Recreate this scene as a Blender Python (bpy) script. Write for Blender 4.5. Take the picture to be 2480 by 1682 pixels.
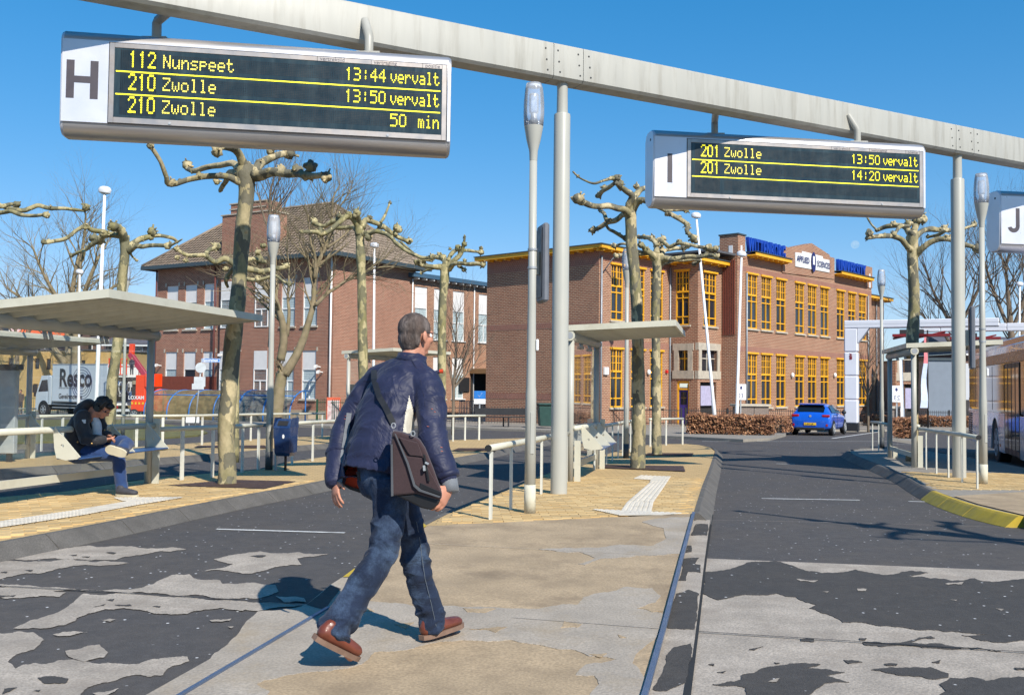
import bpy, bmesh, math, random
from mathutils import Vector, Matrix, noise
from mathutils.geometry import tessellate_polygon
R = math.radians
sc = bpy.context.scene
for _o in list(bpy.data.objects): bpy.data.objects.remove(_o)
# ---------------------------------------------------------------- camera
CAMZ, FPX, PITCH, ROLL = 1.42, 2350.0, R(2.17), 0.011
_F = Vector((0, math.cos(PITCH), math.sin(PITCH)))
_R0 = Vector((1, 0, 0)); _U0 = Vector((0, -math.sin(PITCH), math.cos(PITCH)))
_R = _R0*math.cos(ROLL) + _U0*math.sin(ROLL)
_U = _U0*math.cos(ROLL) - _R0*math.sin(ROLL)
cd = bpy.data.cameras.new('camera'); cam = bpy.data.objects.new('camera', cd)
sc.collection.objects.link(cam)
cd.lens = 36*FPX/2480; cd.sensor_width = 36; cd.clip_end = 6000; cd.clip_start = 0.1
cam.matrix_world = Matrix(((_R.x, _U.x, -_F.x, 0), (_R.y, _U.y, -_F.y, 0), (_R.z, _U.z, -_F.z, CAMZ), (0, 0, 0, 1)))
sc.camera = cam
# ---------------------------------------------------------------- light
SUN_EL = R(40.0); SUN_AZ = math.atan2(0.502, -0.865)      # compass angle of the sun, from +Y towards +X
sd = Vector((math.sin(SUN_AZ)*math.cos(SUN_EL), math.cos(SUN_AZ)*math.cos(SUN_EL), math.sin(SUN_EL)))
sl = bpy.data.lights.new('sun', 'SUN'); sun = bpy.data.objects.new('sun', sl); sc.collection.objects.link(sun)
sl.energy = 3.3; sl.angle = R(0.53); sl.color = (1.0, 0.94, 0.84)
sun.rotation_euler = sd.to_track_quat('Z', 'Y').to_euler(); sun.location = sd*50
w = bpy.data.worlds.new('World'); sc.world = w; w.use_nodes = True
nt = w.node_tree; nt.nodes.clear()
sky = nt.nodes.new('ShaderNodeTexSky'); sky.sky_type = 'NISHITA'; sky.sun_disc = False
sky.sun_elevation = SUN_EL; sky.sun_rotation = SUN_AZ; sky.altitude = 500; sky.air_density = 1.0; sky.dust_density = 0.0; sky.ozone_density = 4.0
hs = nt.nodes.new('ShaderNodeHueSaturation'); hs.inputs['Saturation'].default_value = 1.6; hs.inputs['Value'].default_value = 1.0
bg = nt.nodes.new('ShaderNodeBackground'); bg.inputs[1].default_value = 0.15
wo = nt.nodes.new('ShaderNodeOutputWorld')
gm = nt.nodes.new('ShaderNodeGamma'); gm.inputs[1].default_value = 0.72
nt.links.new(sky.outputs[0], gm.inputs[0]); nt.links.new(gm.outputs[0], hs.inputs['Color'])
LIM = (6.0, 8.0, 15.0)        # soft shoulder, the same all round the sky, so that the horizon does not burn out
va = nt.nodes.new('ShaderNodeVectorMath'); va.operation = 'ADD'; va.inputs[1].default_value = LIM
vm = nt.nodes.new('ShaderNodeVectorMath'); vm.operation = 'MULTIPLY'; vm.inputs[1].default_value = LIM
vd = nt.nodes.new('ShaderNodeVectorMath'); vd.operation = 'DIVIDE'
for q in (va, vm): nt.links.new(hs.outputs[0], q.inputs[0])
nt.links.new(vm.outputs[0], vd.inputs[0]); nt.links.new(va.outputs[0], vd.inputs[1])
nt.links.new(vd.outputs[0], bg.inputs[0]); nt.links.new(bg.outputs[0], wo.inputs[0])
vs = sc.view_settings; vs.view_transform = 'Standard'; vs.look = 'None'; vs.gamma = 1; vs.use_curve_mapping = False; vs.exposure = 0.95
sc.cycles.max_bounces = 7; sc.cycles.transparent_max_bounces = 16; sc.cycles.use_denoising = True
# ---------------------------------------------------------------- where things stand
def zroad(Y):
    if Y < 8: return 0.0
    if Y < 74: return -0.018*(Y-8)
    return -0.018*66
def ray(px, py):
    return _F + _R*((px-1240)/FPX) - _U*((py-841)/FPX)
def P(px, py, D):
    d = ray(px, py); t = D/d.y
    return Vector((d.x*t, D, CAMZ + d.z*t))
def G(px, py, lift=0.0):
    d = ray(px, py)
    t = (lift-CAMZ)/d.z if d.z < 0 else 1e9
    if t*d.y >= 8 or t < 0:
        # z = -0.018*(Y-8)+lift
        den = d.z + 0.018*d.y
        t = (0.144 + lift - CAMZ)/den if den < 0 else 400
        if t*d.y > 74 or t < 0:
            t = (-0.018*66 + lift - CAMZ)/d.z if d.z < 0 else 400
    return Vector((d.x*t, d.y*t, CAMZ + d.z*t))
def wallhit(px, py, P0, u):
    """where the line of sight meets the vertical wall through P0 along u: (distance along the wall, height)"""
    d = ray(px, py); n = Vector((-u[1], u[0]))
    t = (n.x*P0[0]+n.y*P0[1])/(n.x*d.x+n.y*d.y)
    return ((d.x*t-P0[0])*u[0]+(d.y*t-P0[1])*u[1], CAMZ+d.z*t)
def ppm(D): return FPX/D
# ---------------------------------------------------------------- tiny mesh kit
col = sc.collection
def link(o): col.objects.link(o); return o
def tag(o, label=None, cat=None, group=None, kind=None):
    if label: o['label'] = label
    if cat: o['category'] = cat
    if group: o['group'] = group
    if kind: o['kind'] = kind
    return o
def empty(name, loc, rz=0.0, label=None, cat=None, group=None):
    o = bpy.data.objects.new(name, None); link(o); o.location = loc; o.rotation_euler = (0, 0, rz)
    o.empty_display_size = 0.1
    return tag(o, label, cat, group)
def copy_tree(o, parent=None, loc=None):
    c = o.copy(); col.objects.link(c); c.parent = parent
    for ch in o.children: copy_tree(ch, c)
    if loc is not None: c.location = loc
    return c
class MB:
    def __init__(s): s.v = []; s.f = []; s.m = []
    def add(s, vs, fs, mi=0):
        b = len(s.v); s.v += [tuple(x) for x in vs]
        for f in fs: s.f.append(tuple(b+i for i in f)); s.m.append(mi)
        return s
    def quad(s, a, b, c, d, mi=0): return s.add([a, b, c, d], [(0, 1, 2, 3)], mi)
    def box(s, x0, x1, y0, y1, z0, z1, mi=0, M=None):
        vs = [Vector((x, y, z)) for z in (z0, z1) for y in (y0, y1) for x in (x0, x1)]
        if M is not None: vs = [M @ q for q in vs]
        return s.add(vs, [(0, 2, 3, 1), (4, 5, 7, 6), (0, 1, 5, 4), (2, 6, 7, 3), (0, 4, 6, 2), (1, 3, 7, 5)], mi)
    def bar(s, a, b, wd, h, mi=0, up=(0, 0, 1)):
        """box beam from a to b, width across, h along up"""
        a = Vector(a); b = Vector(b); d = (b-a); L = d.length; d.normalize()
        up = Vector(up); x = d.cross(up)
        if x.length < 1e-4: x = d.cross(Vector((0, 1, 0)))
        x.normalize(); z = x.cross(d).normalized()
        vs = []
        for q in (a, b):
            for sx, sz in ((-1, -1), (1, -1), (1, 1), (-1, 1)): vs.append(q + x*(sx*wd/2) + z*(sz*h/2))
        return s.add(vs, [(0, 1, 2, 3), (7, 6, 5, 4), (0, 4, 5, 1), (1, 5, 6, 2), (2, 6, 7, 3), (3, 7, 4, 0)], mi)
    def tube(s, pts, rads, n=10, mi=0, cap=True, jit=0.0, sq=None, rnd=None):
        pts = [Vector(p) for p in pts]
        if not hasattr(rads, '__len__'): rads = [rads]*len(pts)
        b = len(s.v); px = None
        for i, p in enumerate(pts):
            d = (pts[min(i+1, len(pts)-1)]-pts[max(i-1, 0)])
            if d.length < 1e-9: d = Vector((0, 0, 1))
            d.normalize()
            if px is None:
                px = d.orthogonal().normalized()
            px = (px - d*px.dot(d))
            if px.length < 1e-5: px = d.orthogonal()
            px.normalize(); py = d.cross(px)
            for k in range(n):
                a = 2*math.pi*k/n; r = rads[i]
                if jit: r *= 1 + jit*noise.noise(Vector((p.x*3+math.cos(a)*1.3, p.y*3+math.sin(a)*1.3, p.z*3)))
                q = p + px*(math.cos(a)*r) + py*(math.sin(a)*r*(sq or 1)); s.v.append(tuple(q))
        for i in range(len(pts)-1):
            for k in range(n):
                k2 = (k+1) % n
                s.f.append((b+i*n+k, b+i*n+k2, b+(i+1)*n+k2, b+(i+1)*n+k)); s.m.append(mi)
        if cap:
            s.f.append(tuple(b+k for k in reversed(range(n)))); s.m.append(mi)
            e = b+(len(pts)-1)*n; s.f.append(tuple(e+k for k in range(n))); s.m.append(mi)
        return s
    def lathe(s, prof, c=(0, 0, 0), n=20, mi=0, mis=None):
        b = len(s.v); c = Vector(c)
        for r, z in prof:
            for k in range(n):
                a = 2*math.pi*k/n; s.v.append((c.x+r*math.cos(a), c.y+r*math.sin(a), c.z+z))
        for i in range(len(prof)-1):
            for k in range(n):
                k2 = (k+1) % n
                s.f.append((b+i*n+k, b+i*n+k2, b+(i+1)*n+k2, b+(i+1)*n+k)); s.m.append(mis[i] if mis else mi)
        if prof[0][0] > 1e-4: s.f.append(tuple(b+k for k in reversed(range(n)))); s.m.append(mi)
        if prof[-1][0] > 1e-4:
            e = b+(len(prof)-1)*n; s.f.append(tuple(e+k for k in range(n))); s.m.append(mi)
        return s
    def prism(s, poly, z0, z1, mi=0, M=None, mside=None, top=True, bottom=True):
        """poly: list of (x, y); extruded in z"""
        n = len(poly); vs = [Vector((x, y, z0)) for x, y in poly]+[Vector((x, y, z1)) for x, y in poly]
        ar = sum(poly[i][0]*poly[(i+1) % n][1]-poly[(i+1) % n][0]*poly[i][1] for i in range(n))
        if M is not None: vs = [M @ q for q in vs]
        tris = tessellate_polygon([[Vector((x, y, 0)) for x, y in poly]])
        fs = []
        for t in tris:
            a = [poly[i] for i in t]
            cr = (a[1][0]-a[0][0])*(a[2][1]-a[0][1])-(a[2][0]-a[0][0])*(a[1][1]-a[0][1])
            t = t if cr > 0 else tuple(reversed(t))
            if top: fs.append(tuple(i+n for i in t))
            if bottom: fs.append(tuple(reversed(t)))
        s.add(vs, fs, mi)
        b = len(s.v)-2*n
        for i in range(n):
            j = (i+1) % n
            q = (b+i, b+j, b+j+n, b+i+n)
            s.f.append(q if ar > 0 else tuple(reversed(q))); s.m.append(mside if mside is not None else mi)
        return s
    def ball(s, c, r, seg=8, rings=6, mi=0, sc=(1, 1, 1), jit=0.0):
        c = Vector(c); b = len(s.v)
        s.v.append(tuple(c+Vector((0, 0, -r*sc[2]))))
        for i in range(1, rings):
            th = math.pi*i/rings
            for k in range(seg):
                a = 2*math.pi*k/seg
                d = Vector((math.sin(th)*math.cos(a), math.sin(th)*math.sin(a), -math.cos(th)))
                rr = r
                if jit: rr *= 1+jit*noise.noise(c*7+d*2.2)
                s.v.append((c.x+d.x*rr*sc[0], c.y+d.y*rr*sc[1], c.z+d.z*rr*sc[2]))
        s.v.append(tuple(c+Vector((0, 0, r*sc[2])))); t = len(s.v)-1
        for k in range(seg):
            k2 = (k+1) % seg
            s.f.append((b, b+1+k2, b+1+k)); s.m.append(mi)
            s.f.append((t, t-seg+k, t-seg+k2)); s.m.append(mi)
            for i in range(rings-2):
                q = b+1+i*seg
                s.f.append((q+k, q+k2, q+seg+k2, q+seg+k)); s.m.append(mi)
        return s
    def mesh(s, name, mats, smooth=False, uv=True, off=None, bevel=0):
        me = bpy.data.meshes.new(name)
        v = s.v
        if off is not None: v = [(x-off[0], y-off[1], z-off[2]) for x, y, z in v]
        me.from_pydata(v, [], s.f); me.validate()
        for m in (mats if isinstance(mats, (list, tuple)) else [mats]): me.materials.append(m)
        if len(me.polygons) == len(s.m): me.polygons.foreach_set('material_index', s.m)
        if smooth: me.polygons.foreach_set('use_smooth', [True]*len(me.polygons))
        if uv and len(me.polygons) < 60000:
            ul = me.uv_layers.new(name='UVMap'); data = [0.0]*(2*len(me.loops)); vv = me.vertices
            for p in me.polygons:
                nx, ny, nz = p.normal
                if abs(nz) > 0.75:
                    for li in p.loop_indices:
                        c = vv[me.loops[li].vertex_index].co; data[2*li] = c.x; data[2*li+1] = c.y
                else:
                    L = math.hypot(nx, ny) or 1; tx, ty = -ny/L, nx/L
                    for li in p.loop_indices:
                        c = vv[me.loops[li].vertex_index].co; data[2*li] = c.x*tx+c.y*ty; data[2*li+1] = c.z
            ul.data.foreach_set('uv', data)
        return me
    def build(s, name, mats, parent=None, smooth=False, world=False, uv=True, auto=None, bevel=0, bsub=1):
        """world=True: vertices are world points; they are moved into the parent's frame (parents here only shift, never turn)"""
        off = None
        if world and parent is not None:
            off = parent.location.copy()
            if parent.parent: off += parent.parent.location
        me = s.mesh(name, mats, smooth, uv, off)
        o = bpy.data.objects.new(name, me); link(o)
        if parent is not None: o.parent = parent
        if auto is not None: shade_auto(me, auto)
        if bevel:
            bv = o.modifiers.new('bevel', 'BEVEL'); bv.width = bevel; bv.segments = bsub; bv.limit_method = 'ANGLE'; bv.angle_limit = R(40)
        return o
def shade_auto(me, ang=35):
    bm = bmesh.new(); bm.from_mesh(me)
    for f in bm.faces: f.smooth = True
    for e in bm.edges:
        e.smooth = not (len(e.link_faces) == 2 and e.calc_face_angle(0) > R(ang))
    bm.to_mesh(me); bm.free()
def inst(me, name, parent, loc=(0, 0, 0), rot=(0, 0, 0), scale=None, kind=None):
    o = bpy.data.objects.new(name, me); link(o)
    if parent is not None: o.parent = parent
    o.location = loc; o.rotation_euler = rot
    if scale: o.scale = scale
    if kind: o['kind'] = kind
    return o
def smoothpath(pts, rads, n=4):
    """Catmull-Rom through points with radii"""
    out = []; ro = []
    for i in range(len(pts)-1):
        p0 = pts[max(i-1, 0)]; p1 = pts[i]; p2 = pts[i+1]; p3 = pts[min(i+2, len(pts)-1)]
        for k in range(n):
            t = k/n
            q = 0.5*((2*p1)+(p2-p0)*t+(2*p0-5*p1+4*p2-p3)*t*t+(3*p1-p0-3*p2+p3)*t**3)
            out.append(q); ro.append(rads[i]*(1-t)+rads[i+1]*t)
    out.append(pts[-1].copy()); ro.append(rads[-1])
    return out, ro
# ---------------------------------------------------------------- materials
def lin(r, g, b):
    f = lambda c: (c/255/12.92) if c/255 <= 0.04045 else ((c/255+0.055)/1.055)**2.4
    return (f(r), f(g), f(b))
def nodes(m):
    m.use_nodes = True; t = m.node_tree
    return t, t.nodes['Principled BSDF'], t.nodes['Material Output']
def N(t, typ, **kw):
    n = t.nodes.new(typ)
    for k, v in kw.items():
        if k in n.inputs.keys(): n.inputs[k].default_value = v
        else: setattr(n, k, v)
    return n
def mixc(t, fac, a, b, mode='MIX'):
    n = t.nodes.new('ShaderNodeMix'); n.data_type = 'RGBA'; n.blend_type = mode
    for i, s_ in ((0, fac), (6, a), (7, b)):
        if hasattr(s_, 'is_linked') or hasattr(s_, 'links'): t.links.new(s_, n.inputs[i])
        else: n.inputs[i].default_value = s_ if i == 0 else ((*s_, 1) if len(s_) == 3 else s_)
    return n.outputs[2]
def ramp(t, src, stops, interp='LINEAR'):
    n = t.nodes.new('ShaderNodeValToRGB'); n.color_ramp.interpolation = interp
    e = n.color_ramp.elements
    while len(e) < len(stops): e.new(0.5)
    for i, (p, c) in enumerate(stops):
        e[i].position = p; e[i].color = (c, c, c, 1) if not hasattr(c, '__len__') else (*c, 1)
    t.links.new(src, n.inputs[0]); return n.outputs[0]
def coords(t, kind='Object', scale=(1, 1, 1), rot=(0, 0, 0)):
    tc = t.nodes.new('ShaderNodeTexCoord'); mp = t.nodes.new('ShaderNodeMapping')
    mp.inputs['Scale'].default_value = scale; mp.inputs['Rotation'].default_value = rot
    t.links.new(tc.outputs[kind], mp.inputs[0]); return mp.outputs[0]
def nz(t, vec, scale, detail=4, rough=0.55, dist=0.0):
    n = N(t, 'ShaderNodeTexNoise', Scale=scale, Detail=detail, Roughness=rough, Distortion=dist)
    t.links.new(vec, n.inputs['Vector']); return n.outputs[0]
def bump(t, b, h, strength=0.3, dist=0.01):
    n = N(t, 'ShaderNodeBump', Strength=strength, Distance=dist); t.links.new(h, n.inputs['Height'])
    t.links.new(n.outputs[0], b.inputs['Normal']); return n
MATS = {}
def mat(name, c, rough=0.6, metal=0.0, var=0.12, scale=6, bmp=0.0, bscale=60, bdist=0.004, spec=0.5, coat=0.0, dirt=None, dirtamt=0.5, stretch=(1, 1, 1), emit=0, grain=0.0):
    if name in MATS: return MATS[name]
    m = bpy.data.materials.new(name); t, b, o = nodes(m)
    b.inputs['Roughness'].default_value = rough; b.inputs['Metallic'].default_value = metal
    b.inputs['Specular IOR Level'].default_value = spec; b.inputs['Coat Weight'].default_value = coat
    v = coords(t, 'Object', stretch)
    n1 = nz(t, v, scale, 5)
    lo = tuple(x*(1-var) for x in c); hi = tuple(min(1, x*(1+var)) for x in c)
    cc = mixc(t, ramp(t, n1, [(0.3, 0.0), (0.7, 1.0)]), lo, hi)
    if grain:
        g = nz(t, v, scale*25, 2)
        cc = mixc(t, ramp(t, g, [(0.35, 0.0), (0.65, grain)]), cc, tuple(x*0.45 for x in c))
    if dirt:
        n2 = nz(t, v, scale*0.6+0.7, 7, 0.65)
        cc = mixc(t, ramp(t, n2, [(0.5, 0.0), (0.72, dirtamt)]), cc, dirt)
    t.links.new(cc, b.inputs['Base Color'])
    if bmp:
        n3 = nz(t, v, bscale, 4); bump(t, b, n3, bmp, bdist)
    if rough > 0.15:
        rr = ramp(t, nz(t, v, scale*1.7, 4), [(0.3, max(0, rough-0.09)), (0.7, min(1, rough+0.09))]); t.links.new(rr, b.inputs['Roughness'])
    if emit:
        b.inputs['Emission Color'].default_value = (*c, 1); b.inputs['Emission Strength'].default_value = emit
    MATS[name] = m; return m
def glassmat(name, tint=(0.9, 0.95, 0.95), refl=1.0, rough=0.02, opac=0.05, dirtcol=(0.6, 0.62, 0.6)):
    """thin pane: transparent film with a mirror-like coat and a little grime"""
    if name in MATS: return MATS[name]
    m = bpy.data.materials.new(name); t, b, o = nodes(m); t.nodes.remove(b)
    tr = N(t, 'ShaderNodeBsdfTransparent'); tr.inputs[0].default_value = (*tint, 1)
    gl = N(t, 'ShaderNodeBsdfGlossy', Roughness=rough); gl.inputs[0].default_value = (0.95, 0.97, 1, 1)
    df = N(t, 'ShaderNodeBsdfDiffuse'); df.inputs[0].default_value = (*dirtcol, 1)
    fr = N(t, 'ShaderNodeFresnel', IOR=1.5)
    mm = N(t, 'ShaderNodeMath', operation='MULTIPLY'); mm.inputs[1].default_value = 1.6*refl; t.links.new(fr.outputs[0], mm.inputs[0])
    v = coords(t); d = ramp(t, nz(t, v, 3, 6, 0.6), [(0.4, opac*0.8), (0.75, opac*1.5)])
    m1 = t.nodes.new('ShaderNodeMixShader'); t.links.new(d, m1.inputs[0]); t.links.new(tr.outputs[0], m1.inputs[1]); t.links.new(df.outputs[0], m1.inputs[2])
    m2 = t.nodes.new('ShaderNodeMixShader'); t.links.new(mm.outputs[0], m2.inputs[0]); t.links.new(m1.outputs[0], m2.inputs[1]); t.links.new(gl.outputs[0], m2.inputs[2])
    t.links.new(m2.outputs[0], o.inputs[0]); MATS[name] = m; return m
def brickmat(name, c1, c2, mortar, bw=0.22, bh=0.065, ms=0.012, rough=0.85, vert=False, uv=True, bmp=0.5, blotch=0.25):
    if name in MATS: return MATS[name]
    m = bpy.data.materials.new(name); t, b, o = nodes(m)
    v = coords(t, 'UV' if uv else 'Object', rot=(0, 0, R(90)) if vert else (0, 0, 0))
    br = N(t, 'ShaderNodeTexBrick'); t.links.new(v, br.inputs['Vector'])
    br.inputs['Color1'].default_value = (*c1, 1); br.inputs['Color2'].default_value = (*c2, 1); br.inputs['Mortar'].default_value = (*mortar, 1)
    br.inputs['Scale'].default_value = 1; br.inputs['Mortar Size'].default_value = ms; br.inputs['Brick Width'].default_value = bw; br.inputs['Row Height'].default_value = bh
    br.inputs['Mortar Smooth'].default_value = 0.3; br.inputs['Bias'].default_value = -0.1
    n1 = nz(t, v, 0.7, 6, 0.6)
    cc = mixc(t, ramp(t, n1, [(0.3, 0.0), (0.75, blotch)]), br.outputs[0], tuple(x*0.55 for x in c1))
    n2 = nz(t, v, 9, 3); cc = mixc(t, ramp(t, n2, [(0.35, 0.0), (0.7, 0.35)]), cc, tuple(min(1, x*1.25) for x in c2))
    t.links.new(cc, b.inputs['Base Color']); b.inputs['Roughness'].default_value = rough
    inv = N(t, 'ShaderNodeMath', operation='SUBTRACT'); inv.inputs[0].default_value = 1; t.links.new(br.outputs[1], inv.inputs[1])
    bump(t, b, inv.outputs[0], bmp, 0.01)
    MATS[name] = m; return m
def text_mesh(s, size=1.0, depth=0.0, bold=0.0, align='LEFT', sx=1.0):
    cu = bpy.data.curves.new('lettering', 'FONT'); cu.body = s; cu.size = size; cu.extrude = depth; cu.offset = bold*size
    cu.align_x = align; cu.resolution_u = 3
    o = bpy.data.objects.new('lettering', cu); link(o)
    dg = bpy.context.evaluated_depsgraph_get(); me = bpy.data.meshes.new_from_object(o.evaluated_get(dg))
    bpy.data.objects.remove(o); bpy.data.curves.remove(cu)
    if sx != 1:
        for q in me.vertices: q.co.x *= sx
    return me
def put_text(s, size, material, parent, loc, rot, name='lettering', **kw):
    me = text_mesh(s, size, **kw); me.materials.clear(); me.materials.append(material)
    return inst(me, name, parent, loc, rot)
STEEL = mat('painted_steel_cream', lin(196, 193, 176), 0.42, 0, 0.05, 3, dirt=lin(150, 140, 115), dirtamt=0.35)
GALV = mat('galvanised_steel', lin(165, 168, 170), 0.5, 0.35, 0.12, 5)
DARKM = mat('dark_metal', (0.02, 0.02, 0.022), 0.5)
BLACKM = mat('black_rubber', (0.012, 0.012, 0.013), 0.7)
WHITEP = mat('white_paint', (0.75, 0.75, 0.74), 0.4, 0, 0.04)
BLUEM = mat('blue_enamel', lin(52, 80, 125), 0.3, 0, 0.15, 4)
# ================================================================ ground
def groundmats():
    # dark asphalt with pale stone chips
    def asph(name, base, speck=1.0, brown=0.35):
        m = bpy.data.materials.new(name); t, b, o = nodes(m)
        v = coords(t)
        n1 = nz(t, v, 0.9, 6, 0.6); n2 = nz(t, v, 140, 2)
        c = mixc(t, ramp(t, n1, [(0.35, 0.0), (0.7, brown)]), base, (base[0]*1.9+0.01, base[1]*1.6+0.005, base[2]*1.15))
        c = mixc(t, ramp(t, nz(t, v, 5.5, 6, 0.7), [(0.38, 0.55), (0.6, 0.0)]), c, tuple(x*0.55 for x in base))
        c = mixc(t, ramp(t, nz(t, v, 18, 4, 0.7), [(0.5, 0.0), (0.75, 0.5)]), c, tuple(x*2.0 for x in base))
        c = mixc(t, ramp(t, n2, [(0.3, 0.0), (0.75, 0.6)]), c, tuple(x*2.2 for x in base))
        c = mixc(t, ramp(t, nz(t, v, 260, 1), [(0.3, 0.5), (0.5, 0.0)]), c, tuple(x*0.4 for x in base))
        vo = N(t, 'ShaderNodeTexVoronoi', Scale=17.0, Randomness=1.0); t.links.new(v, vo.inputs['Vector'])
        pick = ramp(t, vo.outputs['Color'], [(0.72, 0.0), (0.78, 1.0)])
        dot = ramp(t, vo.outputs['Distance'], [(0.10, 1.0), (0.19, 0.0)])
        mm = N(t, 'ShaderNodeMath', operation='MULTIPLY'); t.links.new(pick, mm.inputs[0]); t.links.new(dot, mm.inputs[1])
        m2 = N(t, 'ShaderNodeMath', operation='MULTIPLY'); t.links.new(mm.outputs[0], m2.inputs[0]); m2.inputs[1].default_value = speck
        c = mixc(t, m2.outputs[0], c, (0.75, 0.75, 0.75))
        t.links.new(c, b.inputs['Base Color']); b.inputs['Roughness'].default_value = 0.78; b.inputs['Specular IOR Level'].default_value = 0.25
        bump(t, b, n2, 0.5, 0.006); return m
    A = asph('asphalt', (0.064, 0.060, 0.059), 0.9, 0.4)
    A2 = asph('asphalt_coating', (0.050, 0.047, 0.045), 0.8, 0.25)
    C = mat('worn_concrete', lin(172, 161, 148), 0.85, 0, 0.24, 3.5, 0.8, 60, 0.006, grain=0.6, dirt=lin(138, 127, 115), dirtamt=0.75)
    B = mat('sand_coating', lin(174, 152, 122), 0.8, 0, 0.2, 2.6, 0.6, 70, 0.005, grain=0.5, dirt=lin(118, 101, 80), dirtamt=0.7)
    S = mat('scuffed_concrete', lin(168, 157, 143), 0.85, 0, 0.16, 3, 0.9, 55, 0.005, grain=0.45, dirt=lin(150, 132, 105), dirtamt=0.6)
    return A, A2, C, B, S
ASPH, ASPH2, CONC, SAND, SCUF = groundmats()
PAVE = brickmat('clay_pavers', lin(196, 166, 116), lin(178, 150, 104), lin(120, 100, 70), 0.2, 0.1, 0.006, uv=True, bmp=0.3, blotch=0.35)
PAVEG = brickmat('grey_pavers', lin(150, 142, 130), lin(135, 128, 118), lin(100, 95, 88), 0.3, 0.15, 0.006, uv=True, bmp=0.3, blotch=0.3)
KERB = mat('kerb_concrete', lin(100, 96, 91), 0.85, 0, 0.25, 4, 0.8, 90, 0.004, grain=0.6)
YEL = mat('yellow_paint', lin(184, 156, 44), 0.6, 0, 0.15, 6, dirt=lin(130, 115, 60), dirtamt=0.5)
LINEP = mat('road_line_paint', (0.6, 0.6, 0.58), 0.7, 0, 0.15, 8, dirt=(0.12, 0.12, 0.12), dirtamt=0.5)

g = MB()
ys = [-60, -10, 0, 4, 8, 20, 40, 60, 74, 120, 400, 2500]
for i in range(len(ys)-1):
    y0, y1 = ys[i], ys[i+1]; z0, z1 = zroad(y0), zroad(y1)
    X = 60 if y1 <= 74 else 1500
    X = 1500
    g.quad((-X, y0, z0), (X, y0, z0), (X, y1, z1), (-X, y1, z1))
tag(g.build('road', ASPH), kind='structure')

rg = random.Random(7)
def ragged(pts, amp=0.35, lv=4, closed=True, seed=0):
    r = random.Random(seed); P_ = [Vector(p) for p in pts]
    for l in range(lv):
        Q = []
        n = len(P_)
        for i in range(n if closed else n-1):
            a = P_[i]; b = P_[(i+1) % n]; d = b-a; Q.append(a)
            if d.length > 2.2:
                m = (a+b)/2 + Vector((-d.y, d.x))*r.uniform(-amp, amp)*0.2; m.y = m.y*0.45+(a.y+b.y)/2*0.55; Q.append(m)
        if not closed: Q.append(P_[-1])
        P_ = Q
    return P_
def ramp_lift(y):
    return 0.0150*(y-3.2)-zroad(y)      # the crossing is one plane that rises to the platform
def GL(px, py, lift, lf):
    l = lift
    for _ in range(14):
        q = G(px, py, l); l = lift+(lf(q.y) if lf else 0)
    return G(px, py, l)
def sheet(name, pts_px, material, lift, parent=None, raggd=0, seed=0, thick=0.0, kind='structure', px=True, lf=None):
    pp = [Vector(p[:2]) for p in pts_px]
    if raggd: pp = ragged([p for p in pp], raggd, 5, True, seed)
    W = [GL(p.x, p.y, lift, lf) if px else p for p in pp]
    # split along the line Y=8 where the fall begins: keep simple by following the terrain at every vertex
    poly = [(q.x, q.y) for q in W]
    tris = tessellate_polygon([[Vector((q.x, q.y, 0)) for q in W]])
    m = MB(); n = len(W)
    vs_ = [(q.x, q.y, zroad(q.y)+lift+(lf(q.y) if lf else 0)) for q in W]
    fs = []
    for tr in tris:
        a, b_, c = (poly[i] for i in tr)
        cr = (b_[0]-a[0])*(c[1]-a[1])-(c[0]-a[0])*(b_[1]-a[1])
        fs.append(tr if cr > 0 else tuple(reversed(tr)))
    m.add(vs_, fs)
    if thick:
        lo = [(x, y, z-thick) for x, y, z in vs_]; b = len(m.v); m.v += lo
        ar = sum(poly[i][0]*poly[(i+1) % n][1]-poly[(i+1) % n][0]*poly[i][1] for i in range(n))
        for i in range(n):
            j = (i+1) % n; q = (b+i, b+j, j, i)
            m.f.append(q if ar > 0 else tuple(reversed(q))); m.m.append(0)
    o = m.build(name, material, parent)
    if kind and parent is None: o['kind'] = kind
    return o
z5 = lambda L: [(x*0.5336, 1180+y*0.5336) for x, y in L]
z6 = lambda L: [(1240+x*0.5336, 1180+y*0.5336) for x, y in L]
c3 = lambda L: [(1240+x/3.748, 800+y/3.748) for x, y in L]
c4 = lambda L: [(1860+x/3.748, 800+y/3.748) for x, y in L]
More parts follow.
